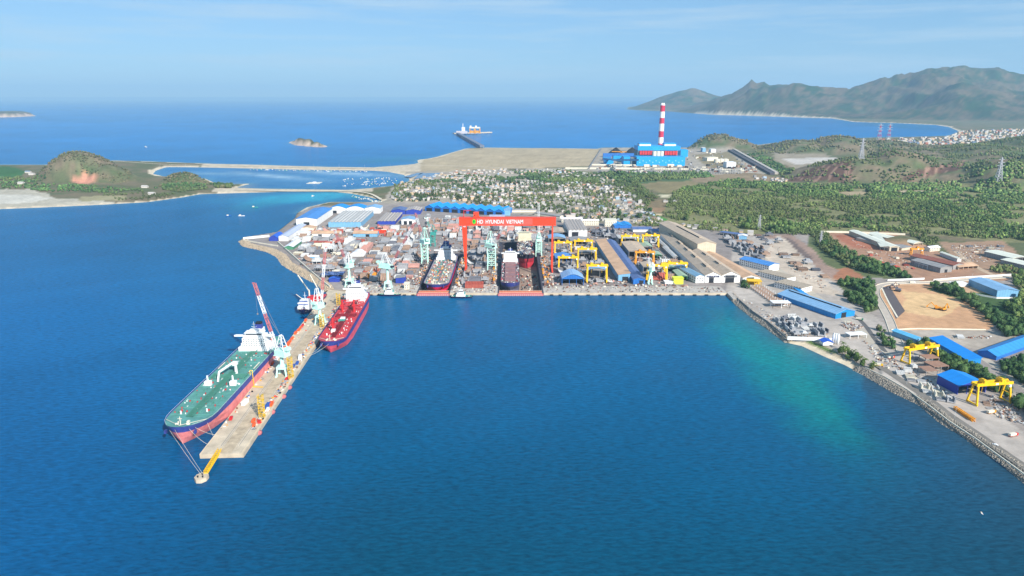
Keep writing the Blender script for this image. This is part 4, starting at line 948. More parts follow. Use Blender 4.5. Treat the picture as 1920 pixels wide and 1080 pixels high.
# giant gantry
def goliath():
    y0 = 1172; xl, xr = -82.5, 71.5; t = thing('gantry_crane', ((xl+xr)/2, y0, GZ), 'giant orange-red gantry crane with white lettering spanning the dry docks', 'gantry crane')
    w = (xr - xl) / 2; zt = 82; gd = 12.5
    m = MB().box(-w-9, w+4.5, -5, 5, zt, zt+gd); m.build('girder', ORANGE, t)
    m = MB().box(-w-9.4, w+4.9, -5.6, 5.6, zt-.8, zt).box(-w-9.4, w+4.9, -5.6, 5.6, zt+gd, zt+gd+.7); m.build('girder_flange', ORANGE, t)
    m = MB()
    # rigid leg: wide box tapering to the foot
    m.add([(-w-4.5,-5,zt),(-w+4.5,-5,zt),(-w+4.5,5,zt),(-w-4.5,5,zt),(-w-.4,-2,5),(-w+2.4,-2,5),(-w+2.4,2,5),(-w-.4,2,5)], [(3,2,1,0),(4,5,6,7),(0,4,5,1),(1,5,6,2),(2,6,7,3),(3,7,4,0)])
    m.build('leg', ORANGE, t)
    for s_ in (-1, 1): MB().bar((w-1, s_*3, zt), (w-1, s_*13, 3), 2.2).build('leg', ORANGE, t)
    MB().box(w-2.2, w+.2, -17, 17, 1.2, 3.6).box(-w-.6, -w+2.6, -17, 17, 1.2, 4.6).build('sill_beam', ORANGE, t)
    m = MB()
    for xx in (-w+1, w-1):
        for k in range(-4, 5): m.box(xx-1, xx+1, k*4-1.4, k*4+1.4, 0, 1.3)
    m.build('wheel_bogie', RED, t)
    MB().box(-w+16, -w+25, -5.5, 5.5, zt+gd+1, zt+gd+9.5).box(-w+14.5, -w+26.5, -6, 6, zt+gd+.7, zt+gd+1.6).build('trolley', ORANGE, t)
    MB().box(-w+17.5, -w+19, -5.8, -5.4, zt+gd+4, zt+gd+6).build('trolley_window', DARK, t)
    MB().tube((-w-1, 0, zt+gd), (-w-1, 0, zt+gd+13), .7, .5, 8).bar((-w-1, 0, zt+gd+12.5), (-w+12, 0, zt+gd+12.5), .8).bar((-w+10, 0, zt+gd+12.5), (-w-1, 0, zt+gd+8), .3).build('service_jib', RED, t)
    m = MB(); m.add([(math.cos(a)*3.6*(1 if math.cos(a) > -.2 else .7) - w + 16.5, -5.2, zt+gd/2+math.sin(a)*4.1) for a in [2*math.pi*k/20 for k in range(20)]], [tuple(range(20))[::-1]][:1])
    m.f = [tuple(range(20))]; m.build('emblem', M('emblem_green', (60,190,40), .5, .05), t)
    m = MB(); m.add([(-w+15.2, -5.3, zt+4.2), (-w+18.6, -5.3, zt+6.4), (-w+15.2, -5.3, zt+8.8)], [(0,1,2)]); m.build('emblem_wedge', M('emblem_dark', (20,130,40), .5, .05), t)
    MB().box(-w+21, w-36, -5.12, -5.02, zt+.6, zt+gd-.6).build('name_panel', M('faded_orange', (226,88,72), .5, .08), t)
    L_ = text_mesh('HD  HYUNDAI  VIETNAM', 9.4, WHITE, 'lettering', t, (-w+22.2, -5.2, zt+2.9), ext=.08, off=.14)
    wd = max(v.co.x for v in L_.data.vertices); L_.scale.x = 79.5 / wd
    L2 = text_mesh('700T', 3.2, WHITE, 'load_mark', t, (-w-2.6, -5.15, zt-3.6), ext=.05, off=.05); L2.scale.x = 5.5 / max(v.co.x for v in L2.data.vertices)
    for xx in (-w, w): reserve([(((xl+xr)/2)+xx-4, y0-17), (((xl+xr)/2)+xx+4, y0+17)])
goliath()
def yard_gantry(label, fl, fr, hpx, dep=11, mat=None, z=GZ, group=None, house=True, lw=1.5):
    mat = mat or YELLOW; a = P(*fl, z); b = P(*fr, z); c = (a + b) / 2; ex = (b - a); w = ex.length / 2; rot = math.atan2(ex.y, ex.x); h = hpx * MPP(fl[1]) / CP
    t = thing('gantry_crane', c, label, 'gantry crane', group, rot)
    lwh = lw / 2
    for sx in (-1, 1):
        for sy in (-1, 1): MB().bar((sx*(w-.8), sy*dep*.22, h), (sx*w, sy*dep/2, .8), lw).build('leg', mat, t)
        MB().box(sx*w-lwh*.9, sx*w+lwh*.9, -dep/2-1, dep/2+1, .7, 1.9).box(sx*w-.5, sx*w+.5, -dep/2-.8, -dep/2+1, 0, .8).box(sx*w-.5, sx*w+.5, dep/2-1, dep/2+.8, 0, .8).bar((sx*(w-.3), -dep*.36, h*.5), (sx*(w-.3), dep*.36, h*.5), lw*.5).build('sill_beam', mat, t)
    MB().box(-w-1.6, w+1.6, -dep*.26-lwh, -dep*.26+lwh, h-1, h+1.8).box(-w-1.6, w+1.6, dep*.26-lwh, dep*.26+lwh, h-1, h+1.8).box(-w-1, -w+1.2, -dep*.3, dep*.3, h-1, h+1).box(w-1.2, w+1, -dep*.3, dep*.3, h-1, h+1).build('girder', mat, t)
    for k in ((-.55, .5) if house else (.1,)):
        MB().box(w*k-2.4, w*k+2.4, -dep*.32, dep*.32, h+1.8, h+4.4).tube((w*k-1, -dep*.2, h+4.6), (w*k-1, dep*.2, h+4.6), .9, n=8).bar((w*k, 0, h+1), (w*k, 0, h*.55), .25).build('trolley', mat, t)
    MB().box(w-3.5, w-1.2, -dep*.32-1.2, -dep*.32+1, h-3.4, h-1).build('cab', WHITE, t)
    MB().box(w*.1-1.5, w*.1+1.5, -dep*.26-lwh-.12, -dep*.26-lwh, h-.6, h+1.4).build('load_plate', WHITE, t)
    return t
YG = [((1040,474),(1071,474),19,'yellow gantry crane nearest the red gantry leg, farthest from the quay'),((1077,467),(1110,467),15,'yellow gantry crane behind the other cranes right of the red leg'),
 ((1083,490),(1117,490),23,'yellow gantry crane over dark steel blocks, third row from the quay'),((1047,507),(1083,507),24,'yellow gantry crane beside the bright blue shed roof'),
 ((1100,529),(1137,529),31,'yellow gantry crane nearest the quay left of the long tan roof'),((1165,462),(1196,462),19,'yellow gantry crane with a red boom lying under it, back row'),
 ((1204,463),(1234,463),21,'yellow gantry crane over the pale green roof at the back'),((1191,495),(1225,495),22,'orange-yellow gantry crane over white and red steel in the middle row'),
 ((1213,527),(1249,527),29,'yellow gantry crane beside the small mint crane near the quay'),((1244,516),(1286,516),22,'yellow gantry crane at the corner of the light blue roofed office')]
for fl, fr, h_, lb in YG: yard_gantry(lb, fl, fr, h_, 10, OYELL if 'orange' in lb else YELLOW, lw=2.2)
yard_gantry('big yellow gantry crane above brown open sheds beside the shore road', (1697,681), (1750,673), 27, 12, lw=1.5)
yard_gantry('big yellow gantry crane over a scrap heap next to the square blue shed', (1822,757), (1884,752), 38, 12, lw=1.5)
yard_gantry('small orange gantry crane in the dusty yard of white sheds', (1707,479), (1728,479), 12, 7, OYELL, house=False)
# red and white crane boom lying in the yard under a gantry
t = thing('crane_boom', P(1186, 468), 'red and white lattice boom lying on the ground between yellow gantries', 'crane boom')
q_ = P(1200, 502) - P(1186, 468); MB().truss((0,0,3), q_ + Vector((0,0,3)), 3.4, 10, .6, 0, [0,0,1,1]).build('lattice', [WHITE, RED], t)
def stair_tower(label, u, v, h, z=4.0):
    a = G(u, v, z); t = thing('stair_tower', a, label, 'stair tower'); m = MB(); w = 2.3; s_ = MB()
    for sx in (-1, 1):
        for sy in (-1, 1): m.bar((sx*w, sy*1.6, 0), (sx*w, sy*1.6, h), .38)
    n = int(h / 2.6)
    for k in range(n):
        z0, z1 = h*k/n, h*(k+1)/n; m.bar((-w, -1.6, z0), (w, -1.6, z0), .3).bar((-w, 1.6, z0), (w, 1.6, z0), .3)
        d_ = 1 if k % 2 else -1; s_.bar((d_*w, -.8, z0+.2), (-d_*w, -.8, z1-.1), .9, 0, .35); s_.box(-d_*w-.9, -d_*w+.9, -1.5, 1.5, z1-.25, z1-.05)
    m.build('frame', YELLOW, t); s_.build('stair', M('olive_yellow', (190,160,30), .7, .2), t)
stair_tower('yellow zigzag stair tower near the outer end of the pier', 492, 783, 24); stair_tower('yellow zigzag stair tower beside the mint crane with the banded boom', 546, 708, 24)
stair_tower('yellow zigzag stair tower in front of the middle pier crane', 604, 613, 19); stair_tower('yellow zigzag stair tower at the left of the red ship bridge', 635, 572, 18)
# ------------------------------------------------------------------ buildings of the shipyard
def hp(px, v): return px * MPP(v) / CP
S = shed
S('blue ribbed warehouse with white right wall at the upper left corner of the yard', (556,424), (586,427), (605,403), hp(13,425), WHITE, BLUEY, 'gable', 4, 1, doors=((.5,14,9),))
S('huge pale grey roofed hall with light blue front wall in the left yard', (616,426), (677,426), (634,404), hp(9,425), LBLUE, LGREY, 'saw', 1.6, 9)
S('white hall with bright blue arched roof, left of three at the back shore', (619,400), (649,400), 42, hp(9,400), WHITE, SKYB, 'arch', 6, 1, doors=((.3,10,7),))
S('white hall with sky blue roof, middle of three at the back shore', (650,400), (683,400), 42, hp(9,400), WHITE, SKYB, 'arch', 6, 1, doors=((.5,10,7),))
S('white hall with pale grey blue roof, right of three at the back shore', (684,400), (713,400), 42, hp(9,400), WHITE, LBLUEY, 'gable', 5, 1)
S('low shed with striped pale roof and dark blue wall, left of centre back', (708,421), (741,421), (719,405), hp(6,420), DBLUE, STRIPED, 'saw', 1.2, 5)
S('dark blue hall with blue roof in the back row', (734,402), (760,402), 45, hp(7,402), DBLUE, BLUEG, 'gable', 4)
S('blue walled hall with white striped roof in the back row', (761,402), (788,402), 50, hp(7,402), DBLUE, STRIPED, 'gable', 4)
S('small hall with pale blue roof and white columns near the crane jib', (753,421), (777,421), 34, hp(9,420), WHITE, LBLUEY, 'gable', 3, doors=((.3,8,8),(.7,8,8)))
S('long white shed with pale lilac roof on the left shore of the yard', (523,452), (538,453), (552,429), hp(8,450), WHITE, LILAC, 'gable', 3.5)
S('small blue arched tarpaulin shelter on the left shore tip', (505,452), (519,453), 42, hp(5,452), DBLUE, M('tarp_blue', (40,92,190), .6, .15), 'arch', 6)
S('white roofed shed with a green wall beside the left sea wall', (534,468), (550,468), 60, hp(5,465), GREEN_, M('white_roof', (222,222,228), .6, .1, stripe=(1,6.,.08)), 'gable', 3)
S('long tan roofed workshop with white walls in the left yard, left half', (585,444), (634,445), 26, hp(6,445), WHITE, TANR, 'gablex', 3.5, doors=((.3,8,5),))
S('long tan roofed workshop with blue grey walls in the left yard, right half', (662,444), (706,445), 26, hp(6,445), LBLUE, TANR, 'gablex', 3.5, doors=((.6,8,5),))
S('white walled shed with a sandy roof behind the left workshop', (562,433), (588,434), 22, hp(5,433), CREAM, TANR, 'gable', 3)
S('small white shed beside the lilac roofed hall', (558,441), (580,441), 14, hp(4,441), WHITE, M('white_roof'), 'gable', 2)
S('white round-topped tent with pale blue marks in the left yard', (657,481), (682,481), 22, hp(3,480), WHITE, M('white_roof'), 'arch', 7)
S('grey open sided roof near the root of the pier', (603,522), (643,522), 22, 6, GREYR, BLUEG, 'gablex', 2, side_open=True, front_open=True)
S('bright blue small tarpaulin shed near the root of the pier', (617,529), (635,530), 12, 5, DBLUE, M('tarp_blue'), 'arch', 2)
S('light blue container workshop with white end along the left yard road', (572,486), (597,486), 8, 5, LBLUE, M('white_roof'), 'gablex', 1.5)
S('blue fronted open shed between the left cranes', (742,531), (759,531), 16, 9, DBLUE, GREYR, 'mono', 1.5, side_open=True)
S('cream two storey site office between the left crane and narrow dock', (758,543), (767,543), 12, 9, CREAM, CREAM, 'flat', .5, wins=(('f', 2, 3, 2, 3.5),), name='site_office', cat='office')
# the long blue shed with wavy gables
S('long bright blue shed with a row of pointed gables behind the narrow dock', (797,395.5), (944,405), 62, hp(7,400), BLUE, SKYB, 'gable', 7, 9, doors=tuple(((i + .5) / 9, 17, 8.5) for i in range(9)))
S('low lilac roofed annex in front of the long blue gabled shed', (918,409), (944,411), 14, 6, LILAC, LILAC, 'flat', .5)
S('light blue block at the right end of the long gabled shed', (945,404), (957,404), 50, hp(10,404), LBLUE, LBLUEY, 'flat', .5)
# right of the red gantry
S('hall with tan and grey striped roof and pale grey front, right of the red gantry', (1066,444), (1101,444), (1062,424), hp(12,443), OFFW, STRIPED, 'saw', 2, 5, doors=((.35,14,10),))
S('low tan roofed shed touching the right leg of the red gantry', (1036,441), (1063,441), 50, hp(5,440), GREYR, TAN, 'gable', 2.5, front_open=True)
S('small pale blue roofed shelter behind the first yellow gantry', (1029,455), (1060,455), 32, hp(8,455), GREYR, LBLUEY, 'arch', 4, front_open=True)
S('grey roofed shelter behind the striped roof hall', (1070,459), (1102,459), 40, hp(7,459), GREYR, GREYR, 'gable', 2, front_open=True)
S('bright blue roofed shelter between the gantry legs', (1042,492), (1072,492), 36, hp(8,492), BLUE, BLUEY, 'gable', 3, front_open=True)
S('blue shelter with a pale arched roof nearest the quay, right of the docks', (1054,535), (1094,535), 34, hp(13,534), BLUE, M('pale_blue_arch', (134,168,204), .5, .12, stripe=(0,8.,.08)), 'arch', 7, front_open=True)
S('grey roofed open shelter under the front left yellow gantry', (1103,522), (1135,522), 20, hp(16,522), GREYR, LBLUEY, 'arch', 3, front_open=True)
S('dark grey open shelter under the third row yellow gantry', (1086,488), (1114,488), 30, hp(13,488), GREYR, GREYR, 'gable', 2, front_open=True)
S('very long shed with a sandy tan roof and dark left wall', (1159,527), (1181,527), (1120,460), hp(12,526), LBLUE, TANR, 'mono', 2.5, doors=((.6,10,7),))
S('very long blue roofed shed joined to the tan one', (1187,533), (1208,532), (1148,459), hp(9,532), BLUE, BLUEG, 'gable', 3.5, doors=((.7,7,6),))
S('tan roofed open shed at the middle of the right yard', (1179,484), (1212,484), (1174,466), hp(13,484), GREYR, TAN, 'gable', 2, front_open=True)
S('pale green roofed open shed in the back of the right yard', (1203,470), (1223,470), (1199,456), hp(7,470), GREYR, PGREEN, 'gable', 3, front_open=True)
S('tan roofed open shed behind the small mint crane', (1206,512), (1225,512), 30, hp(12,512), GREYR, TAN, 'gable', 2, front_open=True)
S('grey roofed hall behind the back row of yellow gantries', (1160,458), (1190,458), 36, hp(11,458), GREYR, LGREY, 'flat', .6, front_open=True)
S('green roofed shed beside the grey hall of the right yard', (1224,486), (1240,486), 28, hp(8,486), GREEN_, PGREEN, 'gable', 2, front_open=True)
S('green roofed shed behind the lime yellow box', (1252,512), (1270,512), 22, hp(8,512), GREEN_, PGREEN, 'gable', 2, front_open=True)
S('pale green roofed shed right of the lime yellow box', (1272,526), (1288,526), 40, hp(8,526), GREEN_, PGREEN, 'gable', 2, front_open=True)
S('lime yellow ship section box standing near the quay', (1263,533), (1281,533), 12, hp(11,532), LIME, LIME, 'flat', .3, name='painted_ship_section', cat='ship section')
S('low white platform section near the lime box', (1247,533), (1262,533), 10, 4, WHITE, WHITE, 'flat', .3, name='painted_ship_section', cat='ship section')
S('white office wing with light blue roof left of the gabled halls', (1304,531), (1320,530), (1289,509), hp(12,529), WHITE, STRIPG, 'gable', 3, wins=(('f', 2, 5, 3, 4), ('l', 2, 7, 3, 4)), name='office_building', cat='office')
S('small pinkish tin roofed long shed left of the big tan hall', (1249,471), (1256,471), (1236,451), hp(5,470), GREYR, LGREY, 'gable', 2)
S('second pinkish tin roofed long shed left of the big tan hall', (1262,487), (1272,487), (1246,468), hp(5,486), GREYR, LGREY, 'gable', 2)
HA = S('white fronted tan roofed hall with blue lettering, left gable', (1321,530), (1352,530), (1245,449), hp(13,529), WHITE, TAN, 'gable', 6.5, doors=((.40,8,9),), vents=((.5,.1,.17),(.5,.30,.37),(.5,.46,.53),(.5,.62,.70),(.5,.83,.92)))
HB = S('white fronted tan roofed hall with dark lettering, right gable', (1352.4,530), (1387,529.5), (1312,484), hp(13,529), WHITE, TAN, 'gable', 7, doors=((.44,15,12),), vents=((.5,.3,.42),(.5,.68,.8)))
HC_ = S('tall sandy hall with a long ridge slot rising above the tan roofs', (1306,484), (1341,483), (1262,441), hp(26,484), BEIGE, TAN, 'gable', 5, vents=((.5,.15,.72),))
S('broad tan roofed wing right of the tall sandy hall', (1392,530), (1424,529), (1336,478), hp(9,529), OFFW, TANR, 'gable', 4.5, doors=((.45,12,8),))
def front_text(t, body, w_, x0, z0, size, mat):
    o = text_mesh(body, size, mat, 'lettering', t, (x0, -.3, z0), ext=.05, off=.14); o.scale.x = w_ / max(v.co.x for v in o.data.vertices); return o
hw_ = hp(13,529)
front_text(HA, 'HYUNDAI VIETNAM', 21, 2.5, hw_-2.4, 3.6, NAVY); front_text(HB, 'HULL ASSEMBLY SHOP', 23, 3.0, hw_-2.4, 3.6, M('dark_grey_paint', (70,74,84)))
for t_, w_ in ((HA, 24), (HB, 26)): MB().box(1.5, w_+.5, -.35, -.05, hw_-3.9, hw_-3.4).build('fascia_band', STEEL, t_)
# back edge of the yard
S('blue roofed small workshop at the back fence beside the town', (1152,428), (1184,430), 42, hp(5,429), BLUE, SKYB, 'gable', 3, 2)
S('grey roofed row building behind the yard fence', (1187,435), (1222,438), 30, hp(5,436), WHITE, BLUEG, 'gablex', 3)
S('grey roofed row building with a blue end behind the yard fence', (1223,439), (1252,441), 30, hp(5,440), WHITE, BLUEG, 'gablex', 3)
S('long blue grey roofed open parking shed right of the tall sandy hall', (1349,440), (1394,447), 16, 6, WHITE, BLUEG, 'mono', 1, side_open=True, front_open=True)
S('pale turquoise small office near the parking shed', (1384,449), (1400,450), 16, 8, LBLUE, M('white_roof'), 'gable', 2)
S('white three storey dormitory block at the town edge', (1089,423), (1123,424), 14, 12, CREAM, M('white_roof'), 'gablex', 2, wins=(('f', 3, 4, 1.5, 3.6),), name='dormitory', cat='apartment block')
S('long low white dormitory block at the town edge', (1053,417), (1087,421), 12, 9, CREAM, M('white_roof'), 'gablex', 2, wins=(('f', 2, 5, 1.5, 3.6),), name='dormitory', cat='apartment block')
S('cream four storey block at the town edge near the blue workshop', (1134,425), (1156,425), 20, 16, CREAM, CREAM, 'flat', .5, wins=(('f', 3, 4, 2, 4),), name='apartment_block', cat='apartment block')
S('long white low store behind the red gantry beam, left part', (957,398), (1000,402), 14, 6, CREAM, GREYR, 'gablex', 2); S('long white low store behind the red gantry beam, right part', (1002,403), (1050,410), 14, 6, CREAM, GREYR, 'gablex', 2)
# offices along the main road
S('white office with bright blue roof beside the main yard road', (1441,510), (1460,506), (1414,491), hp(11,508), WHITE, BLUEY, 'gable', 3, wins=(('l', 3, 4.5, 1.5, 3.4), ('f', 3, 5, 1.5, 3.4)), name='office_building', cat='office')
S('long flat roofed white office in the middle of the main road row', (1474,531), (1491,527), (1446,512), hp(9,530), WHITE, M('flat_roof_tan', (164,150,132), .9, .3, .3), 'flat', .4, wins=(('l', 3, 4.5, 1.2, 3.2),), name='office_building', cat='office')
S('flat roofed white office nearest the blue canopied shed', (1501,551), (1522,545), (1477,532), hp(10,549), WHITE, M('flat_roof_tan'), 'flat', .4, wins=(('l', 3, 4.5, 1.5, 3.4), ('f', 2, 5, 2, 3.4)), name='office_building', cat='office')
q_ = MB(); rr = random.Random(2)
S('big light blue shed with glazed ribs and bright blue wall by the main road', (1566,598), (1602,592), (1503,553), hp(9,596), SKYB, LBLUEY, 'gable', 5, doors=((.42,9,7),), vents=((.5,.05,.95),))
canopy('bright blue canopy beside the light blue shed, upper one', (1519,571), (1530,571), (1482,548), 7.5, SKYB, slope=-1)
canopy('narrow bright blue canopy beside the light blue shed, lower one', (1551,591), (1560,591), (1530,573), 7, SKYB, slope=-1)
canopy('white flat canopy of the yard gate', (1593,636), (1625,634), 11, 5, WHITE, name='gate_canopy')
S('white roofed shelter over dark beams on the quay road', (1449,578), (1481,578), 12, 8, WHITE, WHITE, 'flat', .8, side_open=True, front_open=True)
S('blue tarpaulin hut on the beach beside the white tanks', (1543,648), (1561,648), 10, 4, WHITE, M('tarp_blue'), 'gable', 2.5, name='beach_hut', cat='hut')
for i in range(3):
    a = P(1562 + i * 4, 644 + i * .8); o = MB().tube((0,0,0), (0,0,13), 1.7, 1.7, 12).tube((0,0,13), (0,0,14), 1.7, .5, 12).build('storage_tank', WHITE, None, a, 0, True)
    tag(o, ['leftmost', 'middle', 'rightmost'][i] + ' of three tall white tanks by the beach wall', 'tank')
a, b_ = P(1477, 635), P(1562, 640)
def wall(label, pts, h, mat, th=.5, name='boundary_wall', z=GZ):
    m = MB(); ps = [P(*p, z) for p in pts]
    for p, q in zip(ps[:-1], ps[1:]): m.bar(p + Vector((0,0,h/2)), q + Vector((0,0,h/2)), th, 0, h)
    o = m.build(name, mat); tag(o, label, 'wall')
wall('white wall between the steel yard and the beach', [(1476,637),(1562,640)], 4.5, WHITE)
wall('low white sea wall along the shore road', [(1622,690),(1660,708),(1700,731),(1740,760),(1780,791),(1830,824),(1880,861),(1940,905)], 1.2, CREAM, .8)
wall('grey sea wall of the left yard', [(521,455),(560,490),(600,525),(619,540)], 3.2, CREAM, 1.4)
wall('white wall on top of the small harbour arm', [(456,449),(505,444)], 4.5, WHITE, 2.0); wall('pale wall along the front of the small harbour arm', [(456,451),(490,457),(521,462)], 2.2, CREAM, 1.2)
wall('dark fence wall along the right quay road', [(1382,560),(1412,586),(1440,605),(1474,634)], 2.0, STEEL, .5)
# gravel works and sheds on the right
S('white roofed open shed with green end, left of the compound', (1650,470), (1665,471), (1603,441), 8, GREYR, M('cream_roof', (214,214,198), .6, .12, stripe=(1,8.,.1)), 'mono', 2.5, front_open=True, side_open=True)
S('cream roofed long shed in the middle of the compound', (1667,471), (1685,471), (1621,440), 9, BEIGE, M('cream_roof'), 'gable', 2, doors=((.5,12,7),))
S('cream roofed shed at the right of the compound', (1712,465), (1729,463), (1671,442), 9, BEIGE, M('cream_roof'), 'arch', 3, front_open=True)
S('low pale grey lean-to roof between the compound sheds', (1690,470), (1708,468), (1660,445), 5, BEIGE, GREYR, 'mono', 1)
S('white two storey house at the edge of the dusty yard', (1743,472), (1762,470), 14, 7, CREAM, M('white_roof'), 'gablex', 2.5, wins=(('f', 2, 4, 1.4, 3),), name='house', cat='house')
S('long shed with a rust red roof in the dusty yard', (1786,506), (1806,503), (1746,482), 8, GREYR, M('rust_red_roof', (140,84,68), .85, .3, .15, stripe=(1,5.,.1)), 'gable', 3)
S('grey gable shed below the rust red roof', (1762,512), (1784,510), (1742,494), 9, GREYR, GREYR, 'gable', 2.5, doors=((.5,6,5),))
canopy('white flat canopy left of the grey gable shed', (1738,506), (1754,505), (1726,495), 7, WHITE)
S('tan broken roofed workshop right of the rust red roof', (1797,506), (1833,503), 26, 5, BEIGE, TANR, 'gablex', 3, front_open=True)
S('narrow white roofed strip beside the rust red shed', (1794,491), (1802,491), (1778,479), 6, OFFW, M('cream_roof'), 'gable', 1.5)
S('white roofed hall at the right edge of the dusty yard, left one', (1897,493), (1925,491), (1875,478), 9, GREYR, M('cream_roof'), 'gable', 2, front_open=True)
S('white roofed hall at the right edge of the dusty yard, lower one', (1925,506), (1950,504), (1900,492), 7, GREYR, M('cream_roof'), 'gable', 2)
S('big light blue warehouse with skylight roof above the excavated ground', (1868,557), (1908,557), (1836,535), hp(12,556), LBLUE, LBLUEY, 'gable', 3, doors=((.0,0.3,1),))
S('small white guardhouse left of the big light blue warehouse', (1789,538), (1813,537), 12, 5, WHITE, WHITE, 'flat', .4, name='guardhouse', cat='house')
wall('white boundary wall along the upper road, left', [(1664,527),(1733,524)], 3, WHITE); wall('white boundary wall along the upper road, right', [(1750,526),(1810,521),(1850,519),(1925,514)], 2.5, WHITE)
wall('white wall in front of the big light blue warehouse', [(1822,552),(1868,560),(1912,560)], 2.5, WHITE); wall('long pale wall behind the compound sheds', [(1538,436),(1600,437),(1697,441)], 4, CREAM, 1.0)
wall('pale wall below the excavated slope', [(1671,619),(1720,617),(1848,619)], 1.5, CREAM)
# lower right sheds
S('small pale blue roofed shed behind dark bushes', (1716,645), (1728,643), (1690,626), 6, LBLUE, M('cyan_roof', (96,176,214), .5, .12, stripe=(1,5.,.1)), 'gable', 2)
S('long bright blue shed running down beside the bushes', (1812,684), (1838,684), (1748,642), hp(9,683), SKYB, M('vivid_blue_roof', (20,132,214), .5, .1, stripe=(1,7.,.05)), 'mono', 3)
S('long bright blue roofed hall at the right edge, cut by the frame', (1867,676), (1950,645), 20, hp(8,670), BLUE, M('vivid_blue_roof_x', (52,138,206), .5, .14, stripe=(0,9.,.14)), 'gablex', 4)
S('square blue shed with an open front beside the big yellow gantry', (1795,740), (1847,736), (1759,719), hp(17,738), DBLUE, M('vivid_blue_roof'), 'gable', 5, front_open=True)
for (lb, A_, B_, d_, h_) in (('brown roofed open frame beside the yellow gantry, upper one', (1734,685), (1760,684), 12, 8), ('brown roofed open frame, middle one beside the yellow gantry', (1750,698), (1778,696), 16, 6), ('brown roofed open frame, lowest beside the yellow gantry', (1735,706), (1758,705), 14, 6)):
    canopy(lb, A_, B_, d_, h_, M('rust_tan_roof', (150,116,98), .85, .25, .3), post=GREYR)
# ------------------------------------------------------------------ power plant far behind
CYB = M('plant_blue', (20,150,214), .5, .1, .03); PRED = M('plant_red', (206,48,54), .6, .15, .05); COAL = M('coal', (34,34,38), .95, .3, .03); CHR = M('chimney_red', (196,34,70), .6, .08); CHW = M('chimney_white', (232,232,236), .6, .05)
def pbox(t, name, u0, u1, v0, hpx, dep, mat, dy=0, zb=0):
    A_ = P(u0, v0, 4); B_ = P(u1, v0, 4); m = MPP(v0) / CP; o = MB().box(A_.x, B_.x, A_.y + dy, A_.y + dy + dep, 4 + zb * m, 4 + (zb + hpx) * m).build(name, mat, t); return o
t = thing('power_plant', (0, 0, 0), 'bright blue power station with red panels and white silos at the far shore', 'power station')
pbox(t, 'turbine_hall', 1193.5, 1284, 311, 16, 70, CYB); pbox(t, 'boiler_house', 1200, 1275, 311, 25, 90, M('plant_dark', (90,110,120), .7, .2), 72)
pbox(t, 'roof_band', 1200, 1281, 311, 7.6, 100, CYB, 70, 25.2); pbox(t, 'conveyor_tower', 1281, 1295, 305, 13, 60, CYB, 60, 8)
for k in range(5):
    pbox(t, 'red_panel', 1203.5 + k*5, 1207.5 + k*5, 311, 7, 6, PRED, 64, 17.6); pbox(t, 'red_panel', 1251 + k*5, 1255 + k*5, 311, 7, 6, PRED, 64, 17.2)
for u in (1231, 1238, 1245):
    g_ = P(u, 311, 4); MB().tube((g_.x, g_.y + 62, 30), (g_.x, g_.y + 62, 63), 9, 9, 10).build('silo', CREAM, t)
for (u0, u1) in ((1204, 1226), (1252, 1274)): pbox(t, 'roof_house', u0, u1, 311, 3.0, 50, WHITE, 90, 32.9); pbox(t, 'roof_cap', u0, u1, 311, 1.6, 50, CYB, 90, 36)
pbox(t, 'coal_shed_wall', 1131, 1196, 294, 6, 20, BLUE, 0, 0); pbox(t, 'coal_annex', 1168, 1196, 302, 8, 30, BLUE)
S('blue cube building left of the power station turbine hall', (1169,310), (1181,310), 60, 38, CYB, CYB, 'flat', .5, name='plant_building', cat='building', z=4); S('dark grey block between the blue power station buildings', (1182,310), (1192,310), 50, 32, M('plant_dark'), STEEL, 'flat', .5, name='plant_building', cat='building', z=4)
S('small blue roofed store at the left of the power plant', (1134,308), (1150,308), 50, 16, CYB, SKYB, 'gable', 4, z=4, name='plant_building', cat='building'); S('white store right of the power plant', (1362,315), (1379,315), 50, 24, WHITE, WHITE, 'flat', .5, z=4, name='plant_building', cat='building')
S('long cream office right of the power plant', (1326,302), (1346,301), 30, 16, CREAM, CREAM, 'flat', .5, z=4, name='plant_building', cat='building'); S('small white building beside the wooded hill at the plant', (1333,286), (1342,286), 40, 18, WHITE, WHITE, 'flat', .5, z=4, name='plant_building', cat='building'); S('low white shed on the plant yard near the wooded hill', (1317,285), (1323,285), 40, 22, LBLUE, WHITE, 'flat', .5, z=4, name='plant_building', cat='building')
for (u, lb) in ((1154.5, 'left'), (1185, 'right')):
    g_ = P(u, 291, 4); m = MB(); n_ = 20; vs = []
    for j in range(6):
        r_ = 1 - j/5; zz = (j/5) ** .8 * 42
        vs += [(math.cos(2*math.pi*i/n_)*48*r_*(1+.06*math.sin(i*3.1)), math.sin(2*math.pi*i/n_)*60*r_, zz) for i in range(n_)]
    m.add(vs, [(j*n_+i, j*n_+(i+1)%n_, (j+1)*n_+(i+1)%n_, (j+1)*n_+i) for j in range(5) for i in range(n_)])
    tag(m.build('coal_pile', COAL, None, g_), lb + ' black coal pile behind the blue wall of the power plant', 'coal pile')
for k in range(14): pbox(t, 'window', 1198 + k*6.1, 1200.2 + k*6.1, 311, 2.2, 1.0, M('plant_window', (120,190,226), .4, .1), -1.2, 5 + (k % 2)*3)
for (u0, u1, h_) in ((1206, 1216, 4), (1222, 1230, 3), (1250, 1262, 4.5), (1268, 1276, 3)): pbox(t, 'transformer_house', u0, u1, 312, h_, 14, CREAM, -20)
S('blue stepped coal mill house left of the turbine hall', (1150,301), (1167,301), 40, 24, CYB, BLUE, 'flat', .5, name='plant_building', cat='building', z=4); S('low blue transfer house near the left coal pile', (1131,301), (1146,301), 30, 14, BLUE, CYB, 'flat', .5, name='plant_building', cat='building', z=4)
